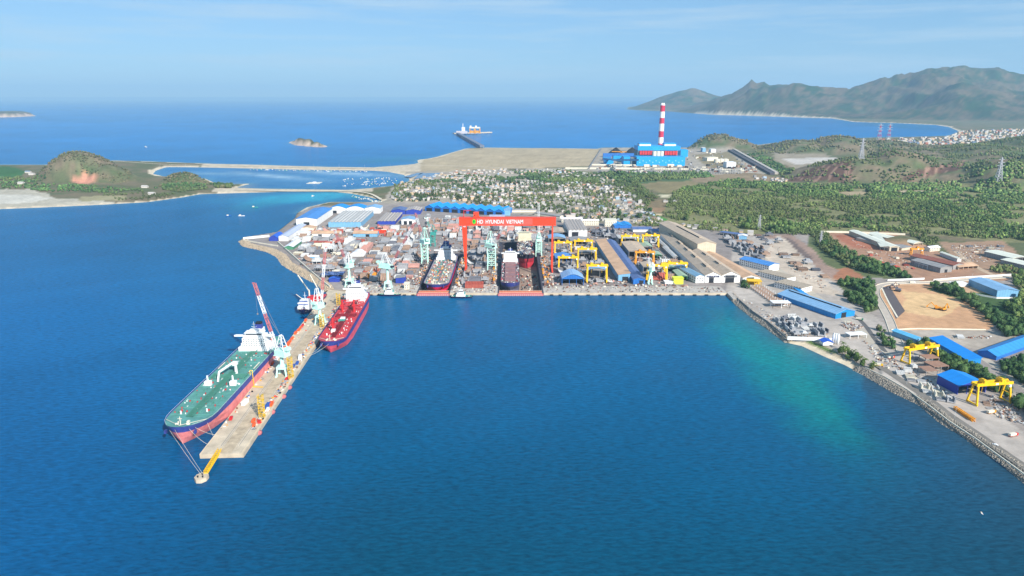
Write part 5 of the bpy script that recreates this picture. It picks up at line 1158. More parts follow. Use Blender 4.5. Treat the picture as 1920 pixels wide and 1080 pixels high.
MBc = MB().bar(tuple(P(1150, 300, 30)), tuple(P(1200, 300, 75)), 9, 0, 7).bar(tuple(P(1133, 297, 26)), tuple(P(1152, 300, 30)), 8, 0, 6); tag(MBc.build('coal_conveyor', CYB), 'blue sloping coal conveyor gallery left of the boiler house', 'conveyor')
g_ = P(1164, 292, 4); t = thing('coal_stacker', g_, 'orange coal stacker between the two black coal piles', 'conveyor machine')
MB().bar((-10, 0, 0), (0, 0, 26), 4).bar((12, 0, 0), (0, 0, 26), 4).build('tower', OYELL, t); MB().bar((-48, 0, 22), (30, 0, 20), 4, 0, 3).build('boom', OYELL, t)
def chimney():
    g_ = P(1237.5, 289, 4); top = G(1241, 197.5, 0); yy = (540 - 197.5) / 1280; zt = HC + g_.y * ((-SP + yy * CP) / (CP + yy * SP))
    t = thing('chimney', g_, 'tall red and white banded power station chimney', 'chimney'); r0 = 13.8; r1 = 12
    bands = [(0, .22, CHR), (.22, .345, CHW), (.345, .47, CHR), (.47, .62, CHW), (.62, .735, CHR), (.735, .86, CHW), (.86, .985, CHR), (.985, 1.0, CHW)]
    for k, (a_, b2_, mt) in enumerate(bands):
        MB().tube((0, 0, a_ * zt), (0, 0, b2_ * zt), r0 + (r1 - r0) * a_, r0 + (r1 - r0) * b2_, 24).build('band', mt, t, smooth=False)
    for sx in (-1, 1): MB().tube((sx*5, 0, zt), (sx*5, 0, zt+8), 4.2, 4.2, 12).build('flue', CHW, t)
chimney()
for i, u in enumerate((1344, 1352, 1360)):
    tag(MB().tube((0,0,0), (0,0,16), 14, 14, 16).tube((0,0,16), (0,0,19), 14, 2, 16).build('oil_tank', CREAM, None, P(u, 305, 4)), ['left', 'middle', 'right'][i] + ' of three squat cream tanks at the power plant', 'tank')
for i, (pts, lb) in enumerate((([(1128,279),(1104,318)], 'grey embankment wall left of the power plant'), ([(1060,316.5),(1180,317),(1290,318),(1395,321)], 'long white wall in front of the switchyard'), ([(1110,310),(1192,311)], 'short white wall in front of the coal buildings'))):
    wall(lb, pts, 6, CREAM if i else STEEL, 5, z=4)
wall('dark sided canal bank running towards the coast at the plant', [(1368,283),(1448,328)], 8, M('dark_bank', (80,78,84), .9), 18, name='canal_bank'); wall('pale upper canal bank running towards the coast at the plant', [(1375,281),(1456,327)], 9, CONCG, 14, name='canal_bank')
# switchyard masts
sw = MB(); r = random.Random(5)
for u in range(1212, 1392, 5):
    for v in (321, 325): 
        g_ = P(u + r.uniform(-1, 1), v, 4); sw.bar(g_, g_ + Vector((0, 0, 13)), 1.0); sw.bar(g_ + Vector((-7, 0, 12)), g_ + Vector((9, 0, 12)), .7); sw.box(g_.x-3, g_.x+3, g_.y-12, g_.y-4, 4, 8)
tag(sw.build('switchyard_masts', STEEL), kind='stuff')
# jetty of the power plant
def jetty():
    a = G(904, 277, 6); b_ = G(858, 251.5, 6); t = thing('conveyor_jetty', a, 'long grey conveyor jetty slanting out to the coal berth', 'jetty')
    d = b_ - a; m = MB().bar((0,0,9), d + Vector((0,0,9)), 26, 0, 9); m.build('trestle_deck', M('jetty_grey', (110,116,132), .8, .1), t)
    m = MB()
    for k in range(20): p = d * (k/19); m.bar(p + Vector((-8,0,-10)), p + Vector((-8,0,9)), 3); m.bar(p + Vector((8,0,-10)), p + Vector((8,0,9)), 3)
    m.build('piles', STEEL, t)
    c = G(857, 250.5, 8); e = G(921, 248.5, 8); t = thing('coal_berth', c, 'pale coal berth platform far offshore', 'jetty'); d = e - c
    MB().bar((-30,0,2), d + Vector((0,0,2)), 36, 0, 8).build('berth_deck', CONC, t)
    m = MB()
    for k in range(14): p = d * (k/13); m.bar(p + Vector((0,-12,-12)), p + Vector((0,-12,1)), 4)
    m.build('piles', STEEL, t)
    for i, (u, lb) in enumerate(((885.5, 'left'), (895.5, 'right'))):
        g_ = G(u, 250.2, 12); t = thing('ship_unloader', g_, lb + ' white and yellow ship unloader on the coal berth', 'crane')
        s_ = MPP(250); w = 4.2 * s_
        for sx in (-1, 1): MB().bar((sx*w, -8, 0), (sx*w, -8, 9*s_), 7).bar((sx*w, 18, 0), (sx*w, 18, 9*s_), 7).build('leg', OYELL, t)
        MB().box(-w*.8, w*.8, -6, 14, 5, 5*s_).build('hopper', OYELL, t); MB().box(-w*1.15, w*1.15, -14, 22, 9*s_, 11.4*s_).build('machinery_house', CREAM, t); MB().box(-w*1.0, -w*.3, -8, 8, 11.4*s_, 14*s_).build('apex', CREAM, t)
    g_ = G(866, 250.3, 12); t = thing('berth_building', g_, 'white stepped building with a mast at the outer end of the conveyor jetty', 'building')
    MB().box(-45, 45, -12, 12, 0, 20).build('wall', M('berth_wall', (190,184,188), .7, .2), t); MB().box(0, 26, -10, 10, 20, 50).box(8, 12, -3, 3, 50, 80).build('tower', WHITE, t)
jetty()
# pylons
def pylon(label, u, v, hpx, z=None, mats=(None, None), bands=False):
    g_ = G(u, v, 0) if z is None else G(u, v, z)
    x, y = float(g_.x), float(g_.y)
    if z is None:      # walk along the sight line until it meets the slope
        d0 = (G(u, v, 0) - Vector((0, 0, HC))); k_ = np.linspace(.3, 1.0, 600); px3 = d0.x * k_; py3 = d0.y * k_; pz3 = HC + d0.z * k_
        hit = np.argmax(pz3 < terr(px3, py3)); g_ = Vector((px3[hit], py3[hit], pz3[hit] - .5))
    h = hpx * (g_.y * CP + (HC - g_.z) * SP) / 1280 / CP
    t = thing('power_pylon', g_, label, 'pylon'); k = h / 12; m = MB(); n = 9
    cols = [0, 1] if bands else [0]
    def hw(f): return k * (1.15 * (1 - f) ** 1.3 + .16)
    for i in range(n):
        f0, f1 = i/n, (i+1)/n; w0, w1 = hw(f0), hw(f1); c = cols[i % len(cols)] if f0 > .3 else 0
        for sx, sy in ((-1,-1),(1,-1),(1,1),(-1,1)):
            m.bar((sx*w0, sy*w0, f0*h), (sx*w1, sy*w1, f1*h), h*(.008 if bands else .014), c)
        for (a_, b2_) in (((-1,-1),(1,-1)), ((1,-1),(1,1)), ((1,1),(-1,1)), ((-1,1),(-1,-1))):
            m.bar((a_[0]*w0, a_[1]*w0, f0*h), (b2_[0]*w1, b2_[1]*w1, f1*h), h*(.004 if bands else .009), c); m.bar((b2_[0]*w0, b2_[1]*w0, f0*h), (a_[0]*w1, a_[1]*w1, f1*h), h*(.004 if bands else .009), c)
    m.build('lattice_tower', [M('pylon_grey', (178,178,184), .6, .05), CHR], t)
    m = MB()
    for f, w in ((.66, 1.9), (.79, 1.7), (.92, 1.5)): m.bar((-k*w, 0, f*h), (k*w, 0, f*h), h*.016)
    m.build('cross_arm', [M('pylon_grey')], t)
for a_ in (('grey lattice pylon on the crest of the terraced hill', 1614, 298, 37), ('large grey lattice pylon on the green slope at the right', 1871, 340, 43), ('grey pylon standing among trees above the office row', 1423, 430, 27), ('thin grey pylon beside the bushes left of the compound', 1538, 459, 26)): pylon(*a_)
pylon('tall red and white pylon on the far hill, left of the pair', 1647, 268, 34, z=30, bands=True); pylon('tall red and white pylon on the far hill, right of the pair', 1665, 266, 32, z=30, bands=True)
# ------------------------------------------------------------------ roads
def ribbon(name, pts, w, mat, z=3.66, kind='structure', kerb=None):
    ps = [P(u, v, z) for u, v in pts]; out = []
    sm = []   # Catmull-Rom
    for i in range(len(ps) - 1):
        p0, p1, p2, p3 = ps[max(i-1, 0)], ps[i], ps[i+1], ps[min(i+2, len(ps)-1)]
        for k in range(6):
            f = k/6; sm.append(.5*((2*p1) + (-p0+p2)*f + (2*p0-5*p1+4*p2-p3)*f*f + (-p0+3*p1-3*p2+p3)*f**3))
    sm.append(ps[-1]); m = MB(); L_ = []; R_ = []
    for i, p in enumerate(sm):
        d = (sm[min(i+1, len(sm)-1)] - sm[max(i-1, 0)]); d.z = 0; d.normalize(); n_ = Vector((-d.y, d.x, 0)); L_.append(p + n_*w/2); R_.append(p - n_*w/2)
    for q in L_ + R_: q.z = z
    m.add(L_ + R_, [(i, len(sm)+i, len(sm)+i+1, i+1) for i in range(len(sm)-1)])
    o = m.build(name, mat); tag(o, kind=kind)
    if kerb:
        m = MB()
        for i in range(len(sm)-1): m.bar(L_[i] + Vector((0,0,.3)), L_[i+1] + Vector((0,0,.3)), .6, 0, .7); m.bar(R_[i] + Vector((0,0,.3)), R_[i+1] + Vector((0,0,.3)), .6, 0, .7)
        tag(m.build('kerb', kerb), kind='structure')
    return sm
ribbon('road', [(1352,430),(1400,462),(1440,492),(1500,535),(1560,578),(1610,618),(1650,655),(1672,675)], 15, LCONC)
ribbon('road', [(1645,684),(1672,701),(1706,724),(1745,751),(1780,778),(1830,812),(1880,847),(1930,882),(2010,945)], 9.5, M('shore_asphalt', (120,114,106), .9, .2, .1), 3.68)
ribbon('road', [(1925,517),(1850,522),(1780,527),(1735,530),(1690,531),(1660,533),(1645,540),(1643,553),(1655,575),(1668,600),(1676,622),(1686,648),(1692,662)], 11, M('new_concrete_road', (180,168,154), .85, .12, .1), 3.69, kerb=CREAM)
ribbon('road', [(1575,578),(1600,590),(1622,610),(1640,635),(1660,660)], 6, ASPH, 3.69)
ribbon('road', [(1700,662),(1740,672),(1800,700),(1850,712),(1930,760)], 7, LCONC, 3.67); ribbon('road', [(1845,672),(1880,695),(1935,735)], 10, LCONC, 3.67)
ribbon('road', [(1790,470),(1830,500),(1865,517)], 10, M('dirt_road', (180,156,130), .95, .2, .1), 3.68)
ribbon('road', [(638,520),(672,484),(700,450),(712,432)], 11, M('yard_road', (126,118,112), .9, .2, .1), 3.67); ribbon('road', [(780,545),(792,500),(800,460)], 8, M('yard_road'), 3.67); ribbon('road', [(1040,545),(1030,500),(1020,460)], 10, M('yard_road'), 3.67)
ribbon('road', [(1140,535),(1126,500),(1108,462)], 10, M('yard_road'), 3.67); ribbon('road', [(1010,318),(1160,318.5),(1300,320),(1440,325)], 14, CREAM, 4.4)
for pts in ([(785,309),(800,310),(850,311),(960,315),(1060,316)], [(85,309),(212,303),(312,308),(480,312),(615,314.5),(700,316),(760,312)], [(440,357),(540,357.3),(640,358),(690,362),(715,374)]): ribbon('road', pts, 9, M('causeway_road', (206,194,172), .9, .12), 4.2)
ribbon('road', [(1640,270),(1700,262),(1800,262)], 12, M('causeway_road'), 9)
# embankment beside the curved road
m = MB(); A4 = [P(1650,540,3.7), P(1666,538,9.5), P(1697,582,9.5), P(1682,598,3.7)]
for p in ((1648,536),(1660,534),(1695,581),(1677,597)): pass
m.add([P(1652,538,3.75), P(1668,537,3.75), P(1697,583,3.75), P(1680,598,3.75)], [(3,2,1,0)]); tag(m.build('embankment', M('dark_embankment', (92,84,84), .9, .2, .2)), kind='structure')
ribbon('path', [(1653,539),(1666,566),(1683,595)], 2.2, CREAM, 3.8)
# lagoon salt ponds
for pts in ([(757,331),(783,324),(796,324),(770,333)], [(788,325),(826,324),(812,333),(776,335)]):
    tag(MB().prism([tuple(P(*q)[:2]) for q in pts], 3.7, 3.75).build('salt_pond', M('pond_water', (70,92,124), .15, .1)), kind='structure')
# ------------------------------------------------------------------ yard contents
def in_poly(px, py, poly):
    r_ = False; n = len(poly)
    for i in range(n):
        x0, y0 = poly[i]; x1, y1 = poly[(i+1) % n]
        if (y0 > py) != (y1 > py) and px < (x1-x0)*(py-y0)/(y1-y0)+x0: r_ = not r_
    return r_
BG = M('block_grey', (160,160,162), .75, .3, .25); BL = M('block_pale', (200,200,198), .75, .25, .25); BP = M('block_pink', (198,150,138), .8, .2, .25); BR = M('block_brown', (158,132,114), .8, .3, .25); BDK = M('block_dark', (112,114,122), .75, .3, .25); BRD = M('block_red', (172,88,74), .7, .2, .25)
PAL = {'grey': BG, 'pale grey': BL, 'pink primed': BP, 'rusty brown': BR, 'dark grey': BDK, 'red': BRD, 'cream': CREAM, 'teal': TEALM}
def bk_grid():
    m = MB().box(-7,7,-6,6,.9,1.5)
    for k in range(8): m.box(-7+k*1.95, -6.65+k*1.95, -6, 6, 1.5, 3.8)
    for k in range(5): m.box(-7, 7, -6+k*2.9, -5.7+k*2.9, 1.5, 3.7)
    for sx in (-5,0,5): m.box(sx-.5, sx+.5, -4.5, 4.5, 0, .9)
    return m
def bk_u():
    m = MB().box(-6,6,-7,7,.9,2.2).box(-6,-4.6,-7,7,2.2,8.5).box(4.6,6,-7,7,2.2,8.5)
    for k in range(6): m.box(-4.6,-3.8,-6.8+k*2.6,-6.4+k*2.6,2.2,7.6).box(3.8,4.6,-6.8+k*2.6,-6.4+k*2.6,2.2,7.6)
    for sx in (-4,4): m.box(sx-.6, sx+.6, -5, 5, 0, .9)
    return m
def bk_curve():
    m = MB(); n = 8
    for j in range(5):
        y = -6 + j*3
        for k in range(n):
            a0, a1 = math.pi/2*k/n, math.pi/2*(k+1)/n; m.bar((-6+12*math.sin(a0), y, 1+7*(1-math.cos(a0))), (-6+12*math.sin(a1), y, 1+7*(1-math.cos(a1))), .5, 0, 1.3)
    for k in range(n):
        a0, a1 = math.pi/2*k/n, math.pi/2*(k+1)/n; p = [(-6+12*math.sin(a), y, .6+7*(1-math.cos(a))) for a in (a0, a1) for y in (-6.3, 6.3)]; m.add([p[0], p[1], p[3], p[2]], [(0,1,2,3)])
    for sx in (-4,3): m.box(sx-.5, sx+.5, -4.5, 4.5, 0, 1.6 if sx > 0 else .9)
    return m
def bk_panels():
    m = MB()
    for k in range(4):
        z = .5 + k*.9; m.box(-7,7,-5,5,z,z+.25)
        for q in range(6): m.box(-7+q*2.6+.3,-6.8+q*2.6+.3,-5,5,z+.25,z+.75)
    m.box(-6,-5,-4.5,4.5,0,.5).box(5,6,-4.5,4.5,0,.5); return m
def bk_deck():
    m = MB().box(-6.5,6.5,-5.5,5.5,5.6,6.0)
    for k in range(5): m.box(-6.5,6.5,-5.3+k*2.6,-5.0+k*2.6,3.6,5.6)
    for sx in (-6,0,6):
        for sy in (-5,5): m.bar((sx,sy,0),(sx,sy,5),.5)
    m.box(-3,3,-3,3,6,8.6); return m
def bk_box():
    m = MB().box(-5.5,5.5,-5,5,.8,6.4)
    for k in range(6): m.box(-5.7+k*2.2,-5.4+k*2.2,-5.25,5.25,.8,6.6)
    m.box(-4,-3,-4,4,0,.8).box(3,4,-4,4,0,.8).box(-3,0,-2,2,6.4,7.6); return m
def bk_beams():
    m = MB(); r_ = random.Random(9)
    for k in range(9): m.bar((-7, -4+k*.95, .5+(k%3)*.7), (7, -4+k*.95+r_.uniform(-.4,.4), .5+(k%3)*.7), .55)
    m.box(-5,-4.5,-4.5,4.5,0,.4).box(4.5,5,-4.5,4.5,0,.4); return m
KINDS = {'grid': (bk_grid, 'open cell hull block'), 'u': (bk_u, 'U shaped hull block'), 'curve': (bk_curve, 'curved ribbed hull block'), 'panels': (bk_panels, 'steel panel stack'), 'deck': (bk_deck, 'deck block on stands'), 'box': (bk_box, 'closed box hull block'), 'beams': (bk_beams, 'pile of steel beams')}
NAMES = {'grid': 'hull_block', 'u': 'hull_block', 'curve': 'hull_block', 'panels': 'steel_panel_stack', 'deck': 'deck_block', 'box': 'hull_block', 'beams': 'beam_pile'}
BM = {k: None for k in KINDS}
MESHC = {}
BQ = []
def block(*a): BQ.append(a)
def block_now(kind, colr, x, y, rot, s, where, grp, z=GZ):
    key = (kind, colr)
    if key not in MESHC:
        if BM[kind] is None: BM[kind] = KINDS[kind][0]()
        o = BM[kind].build(NAMES[kind], PAL[colr]); MESHC[key] = o.data
    else:
        o = bpy.data.objects.new(NAMES[kind], MESHC[key]); COL.link(o)
    o.location = (x, y, z); o.rotation_euler.z = rot; o.scale = (s, s, s)
    tag(o, '%s %s %s' % (colr, KINDS[kind][1], where), 'panel stack' if kind == 'panels' else ('steel beams' if kind == 'beams' else 'hull block'), grp)
    return o
r = random.Random(21); PLACED = []
def near_road(x, y, rd):
    for p in rd:
        if abs(p.x - x) < 40 and (Vector((x, y, 0)) - Vector((p.x, p.y, 0))).length < 13: return True
    return False
RD = [P(u, v) for u, v in ((638,520),(646,512),(655,502),(664,492),(672,484),(681,473),(690,462),(700,450),(706,440),(712,432),(780,545),(786,530),(788,515),(792,500),(796,480),(1040,545),(1036,530),(1033,515),(1030,500),(1024,480),(1140,535),(1133,515),(1126,500),(1117,480),(1108,462))]
def fill(where, grp, poly, step, prob, kinds, cols, rot=0.0, jit=1.2, s=(0.85, 1.3), clear=6.5, offz=0.0, limit=400, sy=None):
    wp = [tuple(P(u, v)[:2]) for u, v in poly]; xs = [p[0] for p in wp]; ys_ = [p[1] for p in wp]; c, s_ = math.cos(rot), math.sin(rot)
    cx, cy = sum(xs)/len(xs), sum(ys_)/len(ys_); R_ = max(max(xs)-min(xs), max(ys_)-min(ys_)); n = int(R_/step)+1; k = 0; sy = sy or step
    for i in range(-n, n+1):
        for j in range(-int(R_/sy)-1, int(R_/sy)+2):
            if r.random() > prob or k >= limit: continue
            lx, ly = i*step + r.uniform(-jit, jit), j*sy + r.uniform(-jit, jit); x, y = cx + lx*c - ly*s_, cy + lx*s_ + ly*c
            if not in_poly(x, y, wp) or occupied(x, y, clear) or near_road(x, y, RD): continue
            if any(abs(x-d[0]) < 1e-9 for d in ()): continue
            if any((x0-9 < x < x1+9 and y < y1+9) for x0, x1, y0, y1 in (DOCK1, DOCK2)): continue
            block(r.choice(kinds), r.choice(cols), x, y, rot + r.choice((0, 0, math.pi/2, math.pi)) + r.uniform(-.05, .05), r.uniform(*s), where, grp); k += 1
    return k
GR = ['grey', 'grey', 'pale grey', 'dark grey', 'rusty brown']
tot = 0
tot += fill('in the left yard', 'steel laid out in the left yard', [(545,468),(560,445),(640,447),(690,452),(690,462),(640,508),(600,515)], 19, .9, ['grid','panels','box','beams','curve','deck'], GR + ['rusty brown','cream','pale grey','red','rusty brown','grey','pale grey'], s=(1.0, 1.55))
tot += fill('before the light blue fronted hall', 'steel below the light blue fronted hall', [(560,436),(700,428),(735,426),(735,444),(600,440)], 16, .8, ['deck','box','panels','curve'], ['pale grey','pale grey','red','pink primed','grey','cream'])
tot += fill('beside the root of the pier', 'steel near the pier root', [(610,515),(650,505),(665,545),(690,545),(690,530),(640,545)], 13, .7, ['beams','box','panels'], ['rusty brown','cream','grey','dark grey'], s=(.5,.9))
tot += fill('left of the narrow dry dock', 'steel left of the narrow dock', [(700,462),(735,428),(790,430),(792,470),(778,530),(690,530),(668,520)], 18.5, .92, ['grid','u','grid','curve','box','panels'], GR + GR + ['pale grey','pink primed','rusty brown'], s=(.95, 1.45))
tot += fill('behind the narrow dry dock', 'steel behind the narrow dock', [(800,408),(915,412),(928,455),(880,470),(862,450),(812,440),(800,420)], 17, .9, ['grid','deck','u','curve','panels'], GR + ['pink primed','rusty brown','grey','pale grey'])
tot += fill('between the two dry docks', 'steel between the dry docks', [(858,470),(925,460),(930,470),(925,536),(852,536)], 15.5, .85, ['box','u','grid','curve','deck','panels'], GR + ['rusty brown','grey'])
tot += fill('behind the wide dry dock', 'steel behind the wide dock', [(925,412),(1030,418),(1030,440),(1022,452),(925,450)], 17, .85, ['grid','deck','curve','u'], GR + ['pink primed','pale grey'])
tot += fill('below the left yellow gantry cluster', 'steel under the left yellow gantries', [(1044,470),(1102,462),(1120,470),(1142,530),(1100,532),(1050,512)], 14.5, .9, ['u','grid','curve','deck'], GR)
tot += fill('below the right yellow gantry cluster', 'steel under the right yellow gantries', [(1152,450),(1236,450),(1244,480),(1290,515),(1240,530),(1215,532)], 15, .7, ['u','grid','curve','box'], GR + ['red','pale grey'])
tot += fill('right of the broad tan roofs', 'steel in rows right of the tan halls', [(1352,448),(1392,444),(1440,478),(1428,492),(1400,480)], 17, .95, ['grid','deck','u'], ['grey','dark grey','grey','grey','dark grey','rusty brown'], rot=-.05, sy=15)
tot += fill('on pale ground beyond the offices', 'steel on the pale ground beyond the offices', [(1400,442),(1440,440),(1560,530),(1560,548),(1540,545),(1440,470)], 24, .5, ['grid','panels','deck'], ['grey','dark grey','rusty brown'], rot=-.1)
tot += fill('in the dense shore block store', 'dense blocks stored on the shore', [(1452,600),(1490,597),(1545,612),(1548,630),(1488,632)], 10.5, .95, ['u','u','deck','grid'], ['pale grey','grey','grey','dark grey'], s=(.62,.85), clear=3, jit=.6)
tot += fill('along the lower shore road', 'steel frames along the lower shore road', [(1672,692),(1690,690),(1795,755),(1778,762)], 9, .95, ['u','grid','grid'], ['pale grey','grey','cream'], s=(.5,.7), rot=-.35, clear=2, jit=.5)
tot += fill('under the lower big yellow gantry', 'scrap and beams under the lower big gantry', [(1828,752),(1880,748),(1890,760),(1850,768)], 7, .85, ['beams','panels'], ['rusty brown','grey','rusty brown'], s=(.4,.6), clear=0, rot=-.3)
tot += fill('beside the upper big yellow gantry', 'steel beside the upper big gantry', [(1700,672),(1730,668),(1745,690),(1735,712),(1722,705)], 9, .7, ['panels','box','beams'], ['pale grey','grey','rusty brown'], s=(.45,.7), clear=1)
tot += fill('right of the long blue shed', 'precast pieces in the pale yard', [(1735,636),(1800,630),(1870,640),(1845,660),(1790,655)], 11, .55, ['beams','panels'], ['pale grey','cream','pale grey'], s=(.5,.8), rot=-.4, clear=3)
tot += fill('on the dusty ground of the compound', 'steel in the dusty compound', [(1600,450),(1640,472),(1700,485),(1735,478),(1740,500),(1690,510),(1640,490)], 13, .35, ['beams','panels','box'], ['rusty brown','grey','cream','red'], s=(.4,.8))
tot += fill('on the bare ground at the far right', 'materials on the far right ground', [(1800,462),(1880,460),(1885,480),(1820,490)], 16, .35, ['beams','panels'], ['pale grey','cream','grey'], s=(.5,.8))
tot += fill('at the back fence of the yard', 'blocks at the back fence', [(1115,432),(1150,434),(1155,448),(1115,444)], 16, .9, ['grid','deck','u'], ['grey','dark grey'])
BQ.sort(key=lambda a: -a[5] / math.hypot(a[2], a[3])); nh = 0; SB = MB(); SBM = []
for a in BQ:
    if NAMES[a[0]] == 'hull_block':
        nh += 1
        if nh > 296:
            mt = PAL[a[1]]
            if mt not in SBM: SBM.append(mt)
            q = KINDS[a[0]][0](); c, sn = math.cos(a[4])*a[5], math.sin(a[4])*a[5]; SB.add([(a[2]+x*c-y*sn, a[3]+x*sn+y*c, GZ+z_*a[5]) for x, y, z_ in q.v], q.f, SBM.index(mt)); continue
    block_now(*a)
if SBM: tag(SB.build('distant_hull_blocks', SBM), kind='stuff')
print('blocks', tot, len(BQ))
# rusty beam rack with posts by the quay road
t = thing('beam_rack', P(1422, 556), 'rusty brown beam rack with pale posts beside the quay road', 'rack'); a = P(1405, 541); b_ = P(1450, 573); d = b_ - a; n_ = Vector((-d.y, d.x, 0)).normalized(); m = MB(); k2 = MB(); r2 = MB()
o_ = a - P(1422, 556)
for k in range(12):
    p = o_ + d*(k/11) + n_*2
    for s_ in (0, 11, 22): k2.bar(p + n_*s_, p + n_*s_ + Vector((0,0,6)), .6)
    m.bar(p + n_*0 + Vector((0,0,2.2)), p + n_*22 + Vector((0,0,2.2)), 5.0, 0, 1.0)
m.build('beam_layer', BR, t); k2.build('post', OFFW, t)
S('yellow striped press frame at the head of the beam rack', (1402,536), (1427,537), 14, 8, YELLOW, YELLOW, 'flat', .5, front_open=True, side_open=True, name='yellow_frame', cat='machine frame')
# containers and vehicles
CT = {'blue': M('container_blue', (40,84,160), .6, .2, .4), 'orange': M('container_orange', (226,92,40), .6, .2, .4), 'white': WHITE, 'red': RED, 'grey': BG}
CM = {}
def container(colr, p, rot, label, grp=None, s=1.0):
    if colr not in CM:
        m = MB().box(-3.05,3.05,-1.22,1.22,.1,2.6)
        for k in range(12): m.box(-2.9+k*.5,-2.7+k*.5,-1.3,1.3,.2,2.5)
        for sx in (-1,1):
            for sy in (-1,1): m.box(sx*2.95-.12, sx*2.95+.12, sy*1.15-.14, sy*1.15+.14, 0, 2.66)
        o = m.build('container', CT[colr]); CM[colr] = o.data
    else: o = bpy.data.objects.new('container', CM[colr]); COL.link(o)
    o.location = p; o.rotation_euler.z = rot; o.scale = (s, s, s); tag(o, label, 'container', grp); return o
r = random.Random(33)
PT = [(92,31,'blue','blue container pair on the pier behind the lowest pink fenders',1.3),(96,33,'orange','flat orange rack beside the blue container on the pier',1.2),(84,33,'white','white cabin nearest the second pink fender on the pier',.9),(78,32,'white','white box with dark window on the pier edge, lower one',.8),
 (60,27,'orange','orange box nearest the pier end by the stair tower',1.0),(52,30,'orange','orange cabin on the right pier edge near its outer end',.9),(58,33,'red','small orange red bin beside the lowest stair tower',.8),(100,6,'white','white machine box at the left edge of the pier beside the hull',1.5),(66,4,'red','coil of orange hose boxes on the left pier edge',.9),
 (205,31,'blue','bright blue box on the pier near the red ship bow, upper',1.0),(196,29,'blue','bright blue box on the pier near the red ship bow, lower',1.0),(222,30,'white','white tank box beside the red ship bow',1.4),(160,31,'red','red box on the right pier edge above the mint crane',.9),(150,32,'grey','grey box beside the red box on the right pier edge',.9)]
for (t_, s_, c_, lb, sc) in PT: container(c_, pier_pt(t_, s_, 4.03), math.radians(92 + r.uniform(-12, 12)), lb, None, sc)
for k in range(16):
    container(r.choice(['orange','orange','orange','white','red']), pier_pt(205 + k*10.5, 2.2 + r.uniform(0, 1.5), 4.03), math.radians(92), 'small work box lined up on the left pier edge beyond the tanker', 'boxes lined up on the left pier edge', r.uniform(.9, 1.25)) if k % 5 != 4 else None
# small pieces scattered over pier, quays and docksides: pallets, gas bottles, welding sets
def scatter(name, label, grp, pts, cols, n0):
    pass
def litter(name, gen, n, cols, smin=.35, smax=1.3, hmax=1.4):
    b_ = MB()
    for _ in range(n):
        x, y, z = gen(); a, c = r.uniform(smin, smax), r.uniform(smin, smax); th = r.uniform(0, 3.14); p = [(x+math.cos(th+q)*a*1.2, y+math.sin(th+q)*c*1.2) for q in (.6, 2.5, 3.74, 5.6)]
        b_.prism(p, z, z + r.uniform(.25, hmax), r.randrange(len(cols)))
    o = b_.build(name, cols); tag(o, kind='stuff'); return o
litter('pier_litter', lambda: tuple(pier_pt(r.uniform(40, 480), r.choice((r.uniform(1.5, 5), r.uniform(28.5, 34.5), r.uniform(28.5, 34.5), r.uniform(5, 28) if r.random() < .15 else r.uniform(29, 34))), 4.02)), 420, [ORANGE, WHITE, STEEL, BP, DARK, OYELL, BLUE, CREAM, STEEL, RUST])
litter('quay_litter', lambda: (r.choice((r.uniform(-250, -152), r.uniform(-96, -26), r.uniform(52, 335), r.uniform(52, 335))), r.uniform(1030, 1062), 3.97), 520, [RUST, STEEL, CREAM, BR, DARK, BG, BG, RUST])
def dockside():
    x = r.choice((-152.5-r.uniform(0, 8), -95+r.uniform(0, 9), -27-r.uniform(0, 7), 53+r.uniform(0, 14))); return (x, r.uniform(1070, 1290), 4.0)
litter('dockside_litter', dockside, 620, [OYELL, OYELL, STEEL, RUST, BR, CREAM, BG, BP, DARK, STEEL], .4, 1.9, 3.4)
def yardpt():
    while True:
        u, v = r.uniform(560, 1290), r.uniform(425, 540); p = P(u, v)
        if u < 600 and v > 500 or (u < 640 and v > 525): continue
        if occupied(p.x, p.y, 1) or any(x0-4 < p.x < x1+4 and p.y < y1+4 for x0, x1, y0, y1 in (DOCK1, DOCK2)): continue
        return (p.x, p.y, GZ)
litter('yard_litter', yardpt, 2600, [STEEL, BG, RUST, RUST, CREAM, BL, DARK, BG, BR, BR, RUST, BP], .5, 2.6, 2.6)
litter('dock_floor_litter', lambda: (r.uniform(16, 44), r.uniform(1045, 1200), -10.6), 90, [RUST, BRD, STEEL, CREAM, DARK], .4, 2.6, 3)
def comp(polys):
    def g_():
        while True:
            poly = r.choice(polys); us_ = [p[0] for p in poly]; vs_ = [p[1] for p in poly]; u, v = r.uniform(min(us_), max(us_)), r.uniform(min(vs_), max(vs_))
            if in_poly(u, v, poly):
                p = P(u, v)
                if not occupied(p.x, p.y, 1): return (p.x, p.y, GZ)
    return g_
litter('works_litter', comp([[(1590,448),(1700,470),(1740,480),(1740,510),(1660,500)], [(1400,440),(1430,440),(1560,540),(1540,550)], [(1735,636),(1860,630),(1860,655),(1780,655)], [(1780,460),(1880,458),(1890,490),(1800,492)], [(1390,560),(1480,600),(1540,630),(1480,634)], [(1590,605),(1620,612),(1600,622),(1575,610)], [(1680,690),(1740,690),(1800,740),(1760,745)], [(1420,590),(1480,590),(1560,632),(1500,632)], [(1620,640),(1660,660),(1690,690),(1650,690)], [(1850,735),(1900,760),(1930,800),(1860,780)]]), 1500, [RUST, STEEL, BG, CREAM, BL, BR, BR, BG], .3, 1.5, 1.6)
# steel plates lying at the left quay
for k, (u, v, lb) in enumerate(((700,528,'left'),(716,531,'right'))): pass
litter('plant_litter', lambda: tuple(P(r.uniform(1120, 1420), r.choice((r.uniform(312, 324), r.uniform(284, 324)) ), 4)), 330, [BG, STEEL, BR, BG, CREAM, DARK, RUST, STEEL], 2.5, 8, 8)
